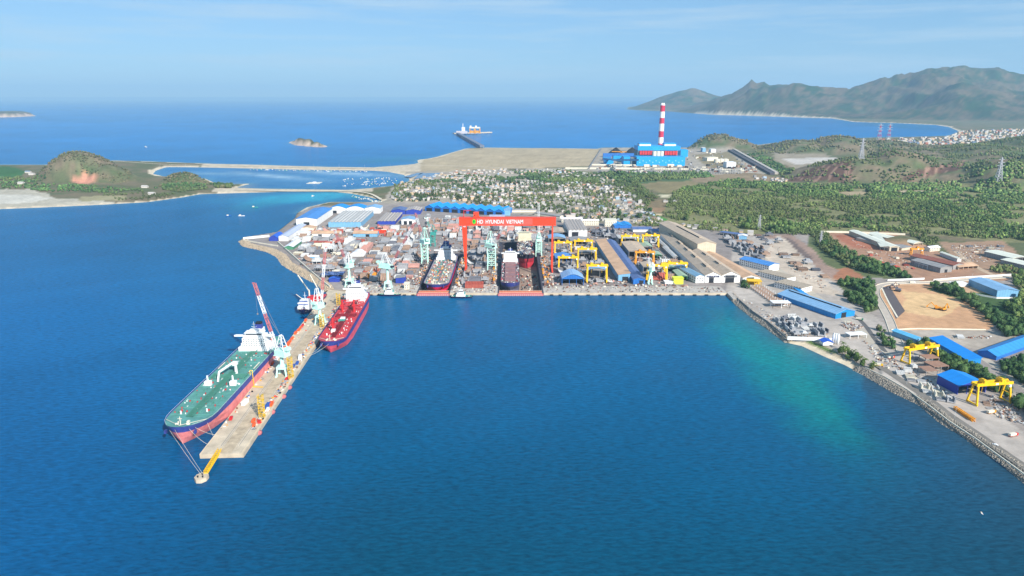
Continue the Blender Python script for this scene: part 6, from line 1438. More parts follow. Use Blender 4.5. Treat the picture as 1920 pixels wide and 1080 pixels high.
# vehicles
def car(label, p, rot, col, kind='car', grp=None):
    t = thing('truck' if kind == 'truck' else 'car', p, label, kind, grp, rot)
    if kind == 'truck':
        MB().box(-4.5, 3.0, -1.2, 1.2, .9, 1.3).box(3.0, 4.9, -1.2, 1.2, .8, 3.0).build('cab', col, t); MB().box(-4.5, 2.7, -1.25, 1.25, 1.3, 3.4).build('cargo_box', CREAM, t)
    else:
        m = MB(); pr = [(-2.2,.4),(-2.2,1.0),(-1.5,1.05),(-1.0,1.55),(.7,1.55),(1.2,1.05),(2.1,.9),(2.2,.4)]; n_ = len(pr)
        m.add([(x, -.88, z) for x, z in pr] + [(x, .88, z) for x, z in pr], [tuple(range(n_))[::-1], tuple(range(n_, 2*n_))] + [(i, (i+1)%n_, n_+(i+1)%n_, n_+i) for i in range(n_)]); m.build('body', col, t)
    for sx in ((-3.3, -2.0, 3.6) if kind == 'truck' else (-1.35, 1.35)):
        for sy in (-1, 1): MB().tube((sx, sy*.7, .45), (sx, sy*1.0, .45), .46, n=8).build('wheel', BLACK, t)
CARS = [((1866,835), 'white', WHITE, 'white car driving on the shore road near the right edge', 'car', -.75), ((1646,686), 'y', YELLOW, 'yellow truck at the road fork beside the beach', 'truck', -.4), ((1420,499), 'w', WHITE, 'white car parked at the roadside left of the blue roofed office', 'car', -.8), ((1422,504), 'b', BDK, 'dark car parked left of the blue roofed office', 'car', -.8),
 ((1451,522), 'w', WHITE, 'white car parked below the long flat roofed office', 'car', -.8), ((1670,672), 'o', ORANGE, 'orange truck standing beside the big upper yellow gantry', 'truck', .3), ((1858,775), 'o', OYELL, 'orange forklift truck on the empty concrete below the square blue shed', 'truck', .3), ((1899,818), 'r', RED, 'red truck alone on the pale concrete near the right edge', 'truck', .3),
 ((1611,600), 'g', GREEN_, 'green truck beside the light blue shed door', 'truck', -.6), ((1590,607), 'r', BP, 'pink red truck near the light blue shed door', 'truck', -.6), ((1680,536), 'd', DARK, 'dark truck at the top of the excavated ground', 'truck', .1), ((1710,531), 'w', WHITE, 'white truck on the curved concrete road', 'truck', .1)]
for (uv, _, col_, lb, kd, ro) in CARS:
    car(lb, P(uv[0], uv[1], 3.75), ro, col_, kd)
def excavator(label, u, v, rot, col, s=1.0):
    t = thing('excavator', P(u, v), label, 'excavator', None, rot); t.scale = (s, s, s)
    MB().box(-2.2,2.2,-1.6,-1.0,0,.9).box(-2.2,2.2,1.0,1.6,0,.9).build('track', BLACK, t); MB().box(-2.2,1.6,-1.4,1.4,1.0,2.3).box(.2,1.6,-1.3,-.1,2.3,3.3).build('body', col, t); MB().bar((1.4,0,2),(4.6,0,5.2),.6).bar((4.6,0,5.2),(7,0,2),.45).box(6.5,7.6,-.6,.6,1.0,2.2).build('boom', col, t)
excavator('yellow excavator in the middle of the excavated ground', 1757, 580, 2.6, OYELL, 1.8); excavator('second yellow excavator right of the other on the bare ground', 1768, 582, .5, OYELL, 1.8)
excavator('dark excavator at the top left of the excavated ground', 1683, 546, 2.4, BDK, 2.0); excavator('brown excavator working on the earth bank at the upper left', 1671, 540, .3, BR, 1.7)
# long orange pipe frame along the shore
t = thing('pipe_frame', P(1790, 767), 'long orange lattice frame lying along the lower shore road', 'lattice frame'); MB().truss((0,0,1.6), P(1826, 791) - P(1790, 767) + Vector((0,0,1.6)), 2.6, 12, .55).build('lattice', OYELL, t)
# fishing boats in the lagoon and the bay
def boat_mesh(L, B):
    m = MB(); n = 10; def_ = [(-L/2, .75), (-L/4, 1.0), (0, 1.0), (L/4, .8), (L*.42, .35), (L/2, .02)]
    up = [(x, B/2*w, 1.3 + .5*abs(x)/L) for x, w in def_]; lo = [(x*.92, B/2*w*.7, -.2) for x, w in def_]; k = len(def_)
    vs = up + [(x, -y, z) for x, y, z in up] + lo + [(x, -y, z) for x, y, z in lo]; fs = []
    for i in range(k-1): fs += [(i, 2*k+i, 2*k+i+1, i+1), (k+i, k+i+1, 3*k+i+1, 3*k+i), (i, i+1, k+i+1, k+i)]
    fs.append((0, k, 3*k, 2*k)); m.add(vs, fs); return m
FB = []
for nm, mt in (('white', WHITE), ('blue', BLUE), ('teal', TEALM)):
    t = thing('fishing_boat', (0, 0, 0), '', 'fishing boat'); boat_mesh(17, 4.6).build('hull', mt, t); MB().box(-6,-1.5,-1.5,1.5,1.3,3.9).build('cabin', CREAM, t); FB.append((nm, t))
def boat(k, u, v, lb, grp=None, rot=None, s=1.0):
    nm, src = FB[k]; o = src if 'used' not in USED.get(k, '') else copy_tree(src); USED[k] = 'used'
    o.location = G(u, v, 0.1); o.rotation_euler.z = r.uniform(0, 6.3) if rot is None else rot; o.scale = (s, s, s); tag(o, lb % nm if '%s' in lb else lb, 'fishing boat', grp)
    for kx in ('group',):
        if not grp and kx in o: del o[kx]
USED = {}
boat(2, 478, 389, 'teal fishing boat in the pale shallow water left of the yard', rot=.1, s=1.1); boat(0, 453, 405, 'long white fishing boat alone near the harbour arm', rot=.1, s=1.0); boat(0, 587, 368, 'white boat close to the lower causeway'); boat(1, 429, 405, 'blue boat at the far left of the bay near the peninsula', rot=1)
boat(0, 591, 343, 'large white boat beside the fish raft in the lagoon', s=1.1); boat(0, 274, 276, 'tiny white boat far out on the open sea at the left', s=1.6); boat(0, 1841, 963, 'small white float boat alone in the lower right water', s=.22)
for i in range(58):
    u = 640 + (r.random() ** .8) * 105; v = 334 + r.random() * 15 - (u - 690) * .02
    if not in_poly(u, v, [(590,330),(700,328),(755,334),(752,343),(735,346),(690,350),(600,353)]): continue
    boat(r.choice((0, 0, 0, 1, 2)), u, v, '%s fishing boat moored in the crowded right half of the lagoon', 'fishing boats moored in the lagoon', s=r.uniform(.45, .85))
for i in range(34): boat(r.choice((0, 1, 2)), 470 + i * 6.6 + r.uniform(-2, 2), 317.8 + i * .12 + r.uniform(0, 1.6), '%s fishing boat tied along the upper causeway', 'fishing boats along the upper causeway', s=r.uniform(.55, 1.0))
for i in range(22): boat(r.choice((0, 0, 2)), 660 + i * 2.6, 366 + i * .5 + r.uniform(1.0, 5), '%s small boat drawn up at the village beach', 'small boats at the village beach', s=r.uniform(.5, .8))
t = thing('fish_farm', G(590, 343, .2), 'round pale raft of the fish farm in the middle of the lagoon', 'raft'); m = MB()
for i in range(6): m.bar((-24+i*9, -22, 0), (-24+i*9, 22, 0), .8); m.bar((-24, -22+i*9, 0), (22, -22+i*9, 0), .8)
m.build('float', CREAM, t); MB().box(-6,6,-4,4,.5,4).build('hut', WHITE, t)
# red and pink accommodation blocks, big coloured pieces in the left yard
for (u0, u1, v0, dp, h_, mt, lb) in ((624,640,456,26,8,BP,'large pink primed deckhouse block in the left yard'),(676,689,474,60,9,BP,'tall pink primed hull section stack right of the white tent'),(642,655,473,70,7,BG,'tall grey ribbed hull section stack beside the pink one'),(681,708,513,16,5,BRD,'long dark red hull section beside the yard road'),(682,709,522,18,7,OYELL,'orange yellow deck section beside the yard road'),(838,858,433,55,8,BP,'long pink primed hull section behind the narrow dock'),(700,722,438,16,6,ORANGE,'orange red pipe rack left of the jib boom'),(731,764,443,12,6,BRD,'long red girder under the boom of the left crane'),(992,1004,444,24,8,BP,'pink primed block right of the cream ship bridge'),(872,906,541,20,7,BRD,'red scaffold rack on the quay between the docks')):
    A_, B_ = P(u0, v0), P(u1, v0); w = B_.x - A_.x; o = thing('ship_section', A_, lb, 'ship section'); m = MB().box(0, w, 0, dp, .6, h_*.8); k2 = MB(); n_ = max(3, int(w/2.4))
    for k in range(n_ + 1): k2.box(w*k/n_-.15, w*k/n_+.15, -.15, dp+.15, .6, h_)
    for k in range(int(dp/4)+1): k2.box(-.1, w+.1, k*4-.15, k*4+.15, .6, h_*.95)
    k2.box(1, 2, 1, dp-1, 0, .6).box(w-2, w-1, 1, dp-1, 0, .6)
    m.build('plating', mt, o); k2.build('stiffener', mt, o)
# light poles along quays and roads
LP_ = None
for i, (u, v) in enumerate([(1384,571),(1404,585),(1430,603),(1460,622),(1597,610),(1620,640),(1638,668),(1475,520),(1500,540),(1560,584),(1700,720),(1745,752),(1790,783),(1640,562),(1665,596),(1712,527),(1771,527),(1822,524)] + [(60+i_*48, 311 + (0 if i_ < 3 else (i_-3)*.4)) for i_ in range(5, 15)]):
    g_ = P(u, v, 3.6 if v > 400 else 3.2)
    if LP_ is None:
        LP_ = thing('street_lamp', g_, '', 'street lamp'); MB().tube((0,0,0), (0,0,10), .16, .1, 6).bar((0,0,10), (1.8,0,10.3), .14).build('pole', OFFW, LP_); MB().box(1.3,2.3,-.2,.2,10.15,10.4).build('lamp_head', STEEL, LP_); o = LP_
    else: o = copy_tree(LP_)
    o.location = g_; s_ = 1.0 if v > 400 else 1.5; o.scale = (s_, s_, s_)
    tag(o, 'thin grey street lamp along the shore and the yard roads' if v > 400 else 'thin lamp post on the upper causeway', 'street lamp', 'street lamps beside the yard roads' if v > 400 else 'lamp posts on the upper causeway')
# ------------------------------------------------------------------ vegetation
LEAF = M('foliage', rough=0.9, var=0.35, scale=0.5, attr='Col', spec=0.1)
BARK = M('bark', (92,74,58), .95, .3, .8)
def ico():
    t = (1 + 5 ** .5) / 2; v = [(-1,t,0),(1,t,0),(-1,-t,0),(1,-t,0),(0,-1,t),(0,1,t),(0,-1,-t),(0,1,-t),(t,0,-1),(t,0,1),(-t,0,-1),(-t,0,1)]
    f = [(0,11,5),(0,5,1),(0,1,7),(0,7,10),(0,10,11),(1,5,9),(5,11,4),(11,10,2),(10,7,6),(7,1,8),(3,9,4),(3,4,2),(3,2,6),(3,6,8),(3,8,9),(4,9,5),(2,4,11),(6,2,10),(8,6,7),(9,8,1)]
    v = np.array(v, float); v /= np.linalg.norm(v, axis=1)[:, None]; return v, np.array(f)
def sub(v, f):
    v = list(map(tuple, v)); c = {}; out = []
    def mid(a, b):
        k = (min(a, b), max(a, b))
        if k not in c: p = np.array(v[a]) + np.array(v[b]); p /= np.linalg.norm(p); c[k] = len(v); v.append(tuple(p))
        return c[k]
    for a, b, d in f: x, y, z = mid(a, b), mid(b, d), mid(d, a); out += [(a, x, z), (b, y, x), (d, z, y), (x, y, z)]
    return np.array(v), np.array(out)
IC0 = ico(); IC1 = sub(*IC0)
def clump(rng, nblob, base, spread, hh):
    """uneven crown from several lumpy leaf masses plus loose leaf sprays; unit radius, base at z=0"""
    V = []; F = []; k = 0
    for i in range(nblob):
        v, f = base; a = rng.uniform(0, 6.28); d = rng.uniform(0.1, spread) if i else 0
        c = np.array([math.cos(a)*d, math.sin(a)*d, hh*(.45 + rng.uniform(-.12, .34))]); s_ = rng.uniform(.38, .62) if nblob > 1 else 1.0
        q = v * (1 + rng.uniform(-.3, .3, (len(v), 1))) * s_ * np.array([1, 1, .8*hh]); V.append(q + c); F.append(f + k); k += len(v)
    return np.concatenate(V), np.concatenate(F)
def sprays(rng, n, hh, size):
    d = rng.normal(size=(n, 3)); d /= np.linalg.norm(d, axis=1)[:, None]; c = d * rng.uniform(.65, 1.08, (n, 1)) * np.array([1, 1, .62*hh]) + np.array([0, 0, .55*hh])
    a = rng.normal(size=(n, 3)); a /= np.linalg.norm(a, axis=1)[:, None]; b = np.cross(a, d); b /= np.linalg.norm(b, axis=1)[:, None] + 1e-9
    s_ = size * rng.uniform(.6, 1.4, (n, 1)); V = np.stack([c + a*s_, c + b*s_, c - a*s_*.8], 1).reshape(-1, 3); return V, np.arange(3*n).reshape(n, 3)
rg = np.random.default_rng(5)
def merge(parts):
    V = []; F = []; k = 0
    for v, f in parts: V.append(v); F.append(f + k); k += len(v)
    return np.concatenate(V), np.concatenate(F)
NEARV = [merge([clump(rg, 6, IC1, .5, 1.25), sprays(rg, 150, 1.25, .16)]) for _ in range(5)]
FARV = [merge([clump(rg, 2, IC0, .4, 1.1), sprays(rg, 12, 1.1, .34)]) for _ in range(6)]
TINY = [merge([clump(rg, 1, IC0, 0, 1.0)]) for _ in range(4)]
TONES = {'hill': [C(78,98,60), C(92,104,68), C(108,108,76), C(84,100,58)], 'forest': [C(84,108,60), C(98,122,66), C(120,138,78), C(74,98,58)], 'dark': [C(62,90,54), C(76,102,60), C(90,114,66)], 'dry': [C(104,100,74), C(118,110,84), C(88,96,64)], 'palm': [C(80,102,54), C(96,114,64)], 'town': [C(66,88,56), C(80,100,62), C(70,90,60)], 'light': [C(92,122,56), C(78,112,52), C(104,124,66)]}
VEG = [  # (polygon px, spacing m, radius range, tone, cover, label phrase)
 ([(1240,405),(1262,362),(1300,350),(1370,338),(1500,347),(1925,345),(1925,452),(1840,448),(1720,437),(1545,431),(1450,438),(1372,426),(1300,424)], 8.8, (2.4,5.6), 'forest', .76, 'in the wide green wood behind the works'),
 ([(1925,345),(2300,345),(2300,500),(1925,452)], 14, (3.5,5.4), 'forest', .8, 'in the wide green wood behind the works'),
 ([(1520,442),(1545,436),(1600,478),(1660,500),(1715,522),(1700,524),(1640,516),(1590,503),(1540,470)], 7.5, (3.0,5.2), 'dark', .97, 'in the wooded strip left of the dusty compound'),
 ([(1400,428),(1545,433),(1520,442),(1440,440)], 8, (3,5), 'dark', .8, 'at the wood edge above the pale yard'),
 ([(1572,532),(1625,528),(1640,545),(1640,585),(1625,588),(1585,560),(1565,545)], 7.5, (3.0,5.0), 'dark', .85, 'in the grove left of the curved road'),
 ([(1742,536),(1790,545),(1850,578),(1900,605),(1930,640),(1930,655),(1880,628),(1850,600),(1800,560),(1760,548)], 7.5, (3,5.2), 'dark', .9, 'on the slope right of the excavated ground'),
 ([(1895,520),(1930,515),(2000,560),(2000,700),(1930,650),(1905,600),(1880,575),(1912,560)], 8.5, (3,5), 'forest', .8, 'around the big light blue warehouse'),
 ([(1640,614),(1655,617),(1682,655),(1668,657),(1648,640)], 5.5, (2,3.4), 'dark', .95, 'in the hedge between the two roads below the curve'),
 ([(1688,628),(1712,632),(1740,650),(1735,657),(1700,652),(1682,638)], 6.0, (2.8,4.6), 'dark', .95, 'in the dark bushes left of the long blue shed'),
 ([(1746,660),(1770,662),(1815,690),(1860,705),(1885,722),(1900,752),(1880,742),(1850,732),(1840,715),(1790,705),(1760,690)], 6.2, (2.8,5.0), 'dark', .93, 'between the long blue shed and the square blue shed'),
 ([(1872,690),(1930,655),(2000,680),(2000,760),(1940,735),(1890,705)], 6.5, (3,5), 'dark', .9, 'below the blue hall at the right edge'),
 ([(1898,752),(1930,752),(1990,800),(1960,805),(1915,775)], 6.5, (3,5), 'dark', .9, 'behind the lower big gantry at the right edge'),
 ([(1564,650),(1590,658),(1632,684),(1638,694),(1612,690),(1580,672)], 5.0, (2.2,3.6), 'palm', .85, 'along the beach beside the road'),
 ([(1402,502),(1412,500),(1500,554),(1494,560),(1450,535)], 6.0, (2.0,3.2), 'dark', .7, 'in the row beside the office buildings'),
 ([(1855,490),(1905,500),(1915,515),(1870,512),(1820,500)], 8, (2.5,4), 'forest', .55, 'near the road right of the compound'),
 ([(1700,438),(1760,448),(1760,468),(1725,460)], 8, (3,4.5), 'dark', .7, 'behind the compound sheds'),
 ([(1390,530),(1402,530),(1404,542),(1388,540)], 5, (2.5,4), 'dark', .8, 'in front of the broad tan roofed wing'),
 ([(1200,425),(1300,428),(1345,436),(1380,442),(1370,430),(1250,418),(1200,416)], 10, (3,4.6), 'dark', .5, 'between the fields and the yard fence'),
 ([(1140,322),(1320,322),(1340,332),(1220,340),(1160,345)], 12, (3,5), 'dark', .75, 'behind the fields near the power plant'),
 ([(1150,345),(1195,345),(1235,372),(1215,388),(1180,372)], 11, (3.5,5.5), 'dark', .85, 'right of the village'),
 ([(1265,362),(1295,345),(1330,352),(1300,362)], 12, (3,5), 'forest', .4, 'around the small fields'),
 ([(1296,378),(1365,378),(1360,398),(1296,398)], 12, (3,4.5), 'dry', .35, 'in the burnt clearing'),
 ([(740,345),(860,330),(1060,325),(1140,325),(1180,360),(1225,400),(1245,425),(1150,418),(1000,398),(830,376),(730,380)], 13, (3.4,5.6), 'town', .62, 'among the village houses'),
 ([(960,322),(1050,320),(1110,322),(1100,332),(980,332)], 15, (3.5,5), 'dark', .6, 'behind the village'),
 ([(1010,336),(1060,333),(1120,336),(1120,344),(1010,342)], 11, (4,6), 'dark', .95, 'behind the village'),
 ([(0,330),(60,333),(120,345),(200,350),(300,352),(345,360),(300,370),(200,368),(120,362),(0,352)], 13, (2.5,4.5), 'dark', .55, 'on the low ground of the peninsula'),
 ([(300,345),(400,345),(385,355),(340,362),(300,358)], 12, (3,4.5), 'dark', .7, 'around the small peninsula hill'),
 ([(402,346),(436,347),(434,353),(404,353)], 8, (4,6), 'dark', .95, 'in the clump at the tip of the peninsula'),
 ([(200,368),(330,366),(300,374),(215,376)], 13, (2.5,4), 'town', .5, 'on the low ground of the peninsula'),
 ([(85,343),(60,335),(80,328),(150,320),(225,326),(250,336),(235,343)], 11, (1.8,3.4), 'dry', .6, 'on the large peninsula hill'),
 ([(1484,338),(1600,300),(1700,290),(1925,275),(1925,345),(1500,346)], 15, (2.2,4.6), 'hill', .5, 'on the hills right of the power plant'),
 ([(1410,278),(1500,262),(1700,262),(1925,262),(1925,285),(1640,290),(1420,288)], 20, (3,6), 'dry', .6, 'on the low far hills'),
 ([(305,346),(395,346),(385,338),(345,334),(310,338)], 9, (2,3.4), 'dry', .7, 'around the small peninsula hill'),
 ([(1288,279),(1402,279),(1395,270),(1300,270)], 17, (3,5.5), 'dry', .7, 'on the wooded hill beside the power plant'),
 ([(1400,290),(1430,288),(1480,320),(1500,335),(1470,335)], 16, (4,6), 'dark', .7, 'beside the canal at the plant'),
 ([(1500,345),(1925,346),(1925,352),(1500,352)], 14, (3,5), 'dry', .6, 'at the foot of the terraced hills'),
]
TP = []
for zi, (poly, sp, rr_, tone, cov, ph) in enumerate(VEG):
    wp = np.array([tuple(P(u, v)[:2]) for u, v in poly]); x0, y0 = wp.min(0); x1, y1 = wp.max(0)
    gx, gy = np.meshgrid(np.arange(x0, x1, sp), np.arange(y0, y1, sp)); gx = gx.ravel(); gy = gy.ravel()
    gx = gx + rg.uniform(-.55, .55, gx.shape) * sp; gy = gy + rg.uniform(-.55, .55, gy.shape) * sp
    k = inside(gx, gy, [tuple(p) for p in wp]); nn_ = fbm(gx + 300, gy, 55, 4)
    k &= (nn_ > np.quantile(nn_, 1 - cov)) if len(nn_) else True
    if ph == 'on the large peninsula hill': k &= ~inside(*UV(gx, gy, terr(gx, gy)), [(132,350),(132,326),(188,326),(188,350)])
    gx, gy = gx[k], gy[k]
    keep = np.array([not occupied(a, b, 2.0) for a, b in zip(gx, gy)], bool) if len(gx) else np.zeros(0, bool)
    gx, gy = gx[keep], gy[keep]
    for (p0, c0, e0) in COVER_N:     # keep bare fields open inside the woods
        if c0[0] > .28 and zi in (0, 22): 
            m_ = ~inside(*UV(gx, gy, 3.6), p0) if zi == 0 and p0[:, 1].max() < 425 and p0[:, 0].min() > 1150 else np.ones(len(gx), bool); gx, gy = gx[m_], gy[m_]
    R_ = rg.uniform(rr_[0], rr_[1], len(gx)) * (0.85 + .5 * fbm(gx, gy, 30, 2)); T_ = rg.integers(0, len(TONES[tone]), len(gx))
    cl = np.array([TONES[tone][i] for i in T_]) if len(gx) else np.zeros((0, 3)); big_n = fbm(gx, gy + 500, 140, 3)
    mid_n = fbm(gx + 70, gy + 900, 320, 3); cl = cl * (1 - np.clip((mid_n - .5) * 4, 0, .55))[:, None] + C(112,116,72) * np.clip((mid_n - .5) * 4, 0, .55)[:, None]; cl = cl * (0.5 + 1.0 * big_n)[:, None] * rg.uniform(.8, 1.25, (len(gx), 1)); dry = (rg.random(len(gx)) < .05) & (tone in ('forest', 'dark')); cl[dry] = C(108, 106, 78)
    TP.append(np.column_stack([gx, gy, R_, cl, np.full(len(gx), zi)]))
TP = np.concatenate(TP); zt = terr(TP[:, 0], TP[:, 1]); ok = zt > 1.5; TP, zt = TP[ok], zt[ok]
dist = np.sqrt(TP[:, 0]**2 + TP[:, 1]**2 + HC**2); vis = TP[:, 2] / dist; uu, vv = UV(TP[:, 0], TP[:, 1], zt)
vis = np.where((uu > 5) & (uu < 1915) & (vv < 1075), vis, 0); order = np.argsort(-vis)
print('trees', len(TP))
def forest(name, idx, variants):
    Vs, Fs, Cs = [], [], []; k = 0; var = rg.integers(0, len(variants), len(idx))
    for q, (v, f) in enumerate(variants):
        ii = idx[var == q]; n_ = len(ii)
        if not n_: continue
        th = rg.uniform(0, 6.28, n_); c, s_ = np.cos(th)[:, None], np.sin(th)[:, None]; R_ = TP[ii, 2][:, None]; hs = rg.uniform(.85, 1.35, (n_, 1))
        X_ = (v[None, :, 0]*c - v[None, :, 1]*s_)*R_ + TP[ii, 0][:, None]; Y_ = (v[None, :, 0]*s_ + v[None, :, 1]*c)*R_ + TP[ii, 1][:, None]; Z_ = v[None, :, 2]*R_*hs*1.2 + zt[ii][:, None] + .1
        Vs.append(np.stack([X_, Y_, Z_], -1).reshape(-1, 3)); Fs.append((f[None] + (np.arange(n_)*len(v))[:, None, None]).reshape(-1, 3) + k); k += n_*len(v)
        cc = np.repeat(TP[ii, 3:6][:, None, :], len(v), 1) * rg.uniform(.7, 1.3, (n_, len(v), 1)); Cs.append(cc.reshape(-1, 3))
    V_ = np.concatenate(Vs); F_ = np.concatenate(Fs); C_ = np.concatenate(Cs)
    o = npmesh(name, V_, F_, LEAF, {'Col': ('POINT', np.concatenate([C_, np.ones((len(C_), 1))], 1))}); tag(o, kind='stuff'); print(name, len(idx), len(F_))
top, rest = order[:300], order[300:]
rd = dist[rest]
forest('woodland_near', rest[rd < 1500], [merge([clump(rg, 4, IC0, .5, 1.2), sprays(rg, 26, 1.2, .24)]) for _ in range(6)]); forest('woodland_middle', rest[(rd >= 1500) & (rd < 2500)], FARV); forest('woodland_far', rest[rd >= 2500], TINY)
# the largest trees as single things: trunk with limbs + crown
PR = {}
for q in range(5):
    for tn in ('dark', 'palm', 'forest'):
        v, f = NEARV[q]; base = TONES[tn][q % len(TONES[tn])]; cc = np.repeat(base[None], len(v), 0) * rg.uniform(.55, 1.35, (len(v), 1)) 
        cr = npmesh('crown', v*np.array([1, 1, 1.25]) + np.array([0, 0, .25]), f, LEAF, {'Col': ('POINT', np.concatenate([cc, np.ones((len(cc), 1))], 1))})
        tm = MB().tube((0,0,-.1), (.03,.02,.7), .085, .055, 6)
        for a in range(4): tm.tube((.03,.02,.5+.06*a), (.4*math.cos(a*1.7+q), .4*math.sin(a*1.7+q), .95+.08*a), .035, .015, 5)
        tk = tm.build('trunk', BARK); PR[(q, tn)] = (cr.data, tk.data); bpy.data.objects.remove(cr); bpy.data.objects.remove(tk)
def palm_mesh():
    tm = MB().tube((0,0,-.1), (.06,0,.8), .06, .045, 6).tube((.06,0,.8), (.02,.02,1.5), .045, .04, 6); tk = tm.build('trunk', BARK); vs = []; fs = []; k = 0
    for a in range(11):
        th = a*.571*2; c, s_ = math.cos(th), math.sin(th); pr_ = None; up = .25 + .2*(a % 3)
        for j in range(6):
            f_ = j/5; d = .9*f_; z = 1.5 + up*math.sin(f_*2.2) - .55*f_*f_; w = .13*(1 - f_*.75); vs += [(c*d - s_*w, s_*d + c*w, z - .05), (c*d, s_*d, z), (c*d + s_*w, s_*d - c*w, z - .05)]
            if j: b = k + 3*j; fs += [(b-3, b, b+1), (b-3, b+1, b-2), (b-2, b+1, b+2), (b-2, b+2, b-1)]
        k += 18
    v = np.array(vs); cc = np.repeat(C(84,104,50)[None], len(v), 0) * rg.uniform(.6, 1.4, (len(v), 1)); cr = npmesh('crown', v, np.array(fs), LEAF, {'Col': ('POINT', np.concatenate([cc, np.ones((len(cc), 1))], 1))}); d = (cr.data, tk.data); bpy.data.objects.remove(cr); bpy.data.objects.remove(tk); return d
PALM = palm_mesh()
for n_, i in enumerate(top):
    zi = int(TP[i, 6]); tone = VEG[zi][3]; ph = VEG[zi][5]; pm = tone == 'palm' and n_ % 2 == 0
    key = (n_ % 5, tone if tone in ('dark', 'palm', 'forest') else 'dark'); cd, td = PALM if pm else PR[key]; s_ = TP[i, 2] * (1.35 if pm else 1.0)
    t = thing('palm_tree' if pm else 'broadleaf_tree', (TP[i, 0], TP[i, 1], zt[i]), ('palm with drooping fronds ' if pm else {0: 'dense green tree ', 1: 'dark green tree '}.get(n_ % 2)) + ph, 'tree', ('palms ' if pm else 'trees ') + ph, rg.uniform(0, 6.28)); t.scale = (s_, s_, s_ * rg.uniform(.9, 1.25))
    for nm, dd in (('trunk', td), ('crown', cd)): o = bpy.data.objects.new(nm, dd); COL.link(o); o.parent = t
# ------------------------------------------------------------------ village
def house_meshes():
    out = []
    for (w, d, h, rt) in ((9, 7, 3.6, 'g'), (12, 8, 3.8, 'g'), (7, 12, 6.5, 'f'), (8, 8, 4.2, 'g'), (6, 14, 4, 'g'), (10, 9, 7, 'g'), (14, 8, 3.6, 'g')):
        wall_ = MB().box(-w/2, w/2, -d/2, d/2, -.3, h); rf = MB()
        if rt == 'g':
            if w >= d:
                wall_.add([(-w/2,-d/2,h),(-w/2,d/2,h),(-w/2,0,h+1.7)], [(0,1,2)]); wall_.add([(w/2,-d/2,h),(w/2,d/2,h),(w/2,0,h+1.7)], [(0,1,2)]); rf.add([(-w/2-.5,-d/2-.5,h-.2),(w/2+.5,-d/2-.5,h-.2),(w/2+.5,0,h+1.9),(-w/2-.5,0,h+1.9),(w/2+.5,d/2+.5,h-.2),(-w/2-.5,d/2+.5,h-.2)], [(0,1,2,3),(3,2,4,5)])
            else:
                wall_.add([(-w/2,-d/2,h),(w/2,-d/2,h),(0,-d/2,h+1.7)], [(0,1,2)]); rf.add([(-w/2-.5,-d/2-.5,h-.2),(-w/2-.5,d/2+.5,h-.2),(0,d/2+.5,h+1.9),(0,-d/2-.5,h+1.9),(w/2+.5,-d/2-.5,h-.2),(w/2+.5,d/2+.5,h-.2)], [(3,2,1,0),(4,5,2,3)])
        else: rf.box(-w/2-.2, w/2+.2, -d/2-.2, d/2+.2, h, h+.5).box(-w/4, w/4, -1, 1.5, h+.5, h+2)
        out.append((wall_, rf))
    return out
HM = house_meshes()
HW = [M('house_white', (196,190,182), .8, .15), M('house_cream', (196,172,142), .8, .15), M('house_grey', (148,144,140), .8, .2), M('house_bluish', (150,176,196), .8, .15)]
HR = [M('tin_roof_grey', (142,138,134), .6, .25, .3), M('tin_roof_pale', (186,180,174), .6, .2, .3), M('tin_roof_brown', (136,116,104), .8, .25, .3), M('tile_roof_red', (166,104,82), .8, .2, .3), M('tin_roof_blue', (116,136,160), .6, .2, .3)]
TOWN = [([(742,348),(775,338),(830,326),(900,322),(1060,322),(1135,330),(1180,362),(1228,398),(1250,424),(1215,422),(1150,416),(1060,408),(1000,398),(960,388),(830,376),(740,379),(722,370)], 17.5, .60), ([(850,318),(1060,317),(1060,321),(850,323)], 22, .4), ([(1250,420),(1330,434),(1420,446),(1420,440),(1350,430),(1300,424)], 16, .35), ([(1180,322),(1330,322),(1330,326),(1180,326)], 24, .7), ([(1400,330),(1480,336),(1480,342),(1430,340)], 20, .5), ([(1268,376),(1274,376),(1274,383),(1238,382),(1238,377)], 20, .5)]
hs = []
for poly, sp, pr_ in TOWN:
    wp = np.array([tuple(P(u, v)[:2]) for u, v in poly]); x0, y0 = wp.min(0); x1, y1 = wp.max(0); gx, gy = np.meshgrid(np.arange(x0, x1, sp), np.arange(y0, y1, sp)); gx = gx.ravel(); gy = gy.ravel()
    n_ = fbm(gx, gy, 130, 3); gx = gx + rg.uniform(-4, 4, gx.shape); gy = gy + rg.uniform(-4, 4, gy.shape)
    k = inside(gx, gy, [tuple(p) for p in wp]) & (rg.random(len(gx)) < pr_ * np.clip((n_ - .28) * 5, .35, 1)); uu_, vv_ = UV(gx, gy, 3.6)
    for f_ in ([(1010,336),(1120,333),(1125,345),(1010,343)], [(920,330),(1010,326),(1015,340),(930,342)], [(1000,352),(1040,350),(1045,360),(1005,362)]): k &= ~inside(uu_, vv_, f_)
    for a, b in zip(gx[k], gy[k]):
        if not occupied(a, b, 6): hs.append((a, b))
hs.sort(key=lambda p: p[1]); print('houses', len(hs)); HC_D = {}
DESC = ['small', 'wide', 'tall', 'square', 'narrow', 'high', 'broad']; WC = ['white', 'cream', 'grey', 'pale blue']; RC = ['grey tin roof', 'pale tin roof', 'brown roof', 'red tiled roof', 'blue tin roof']
def road_dir(x, y): return .18 + .5 * math.sin(x / 300.0) * math.cos(y / 500.0)
stuffV = {}
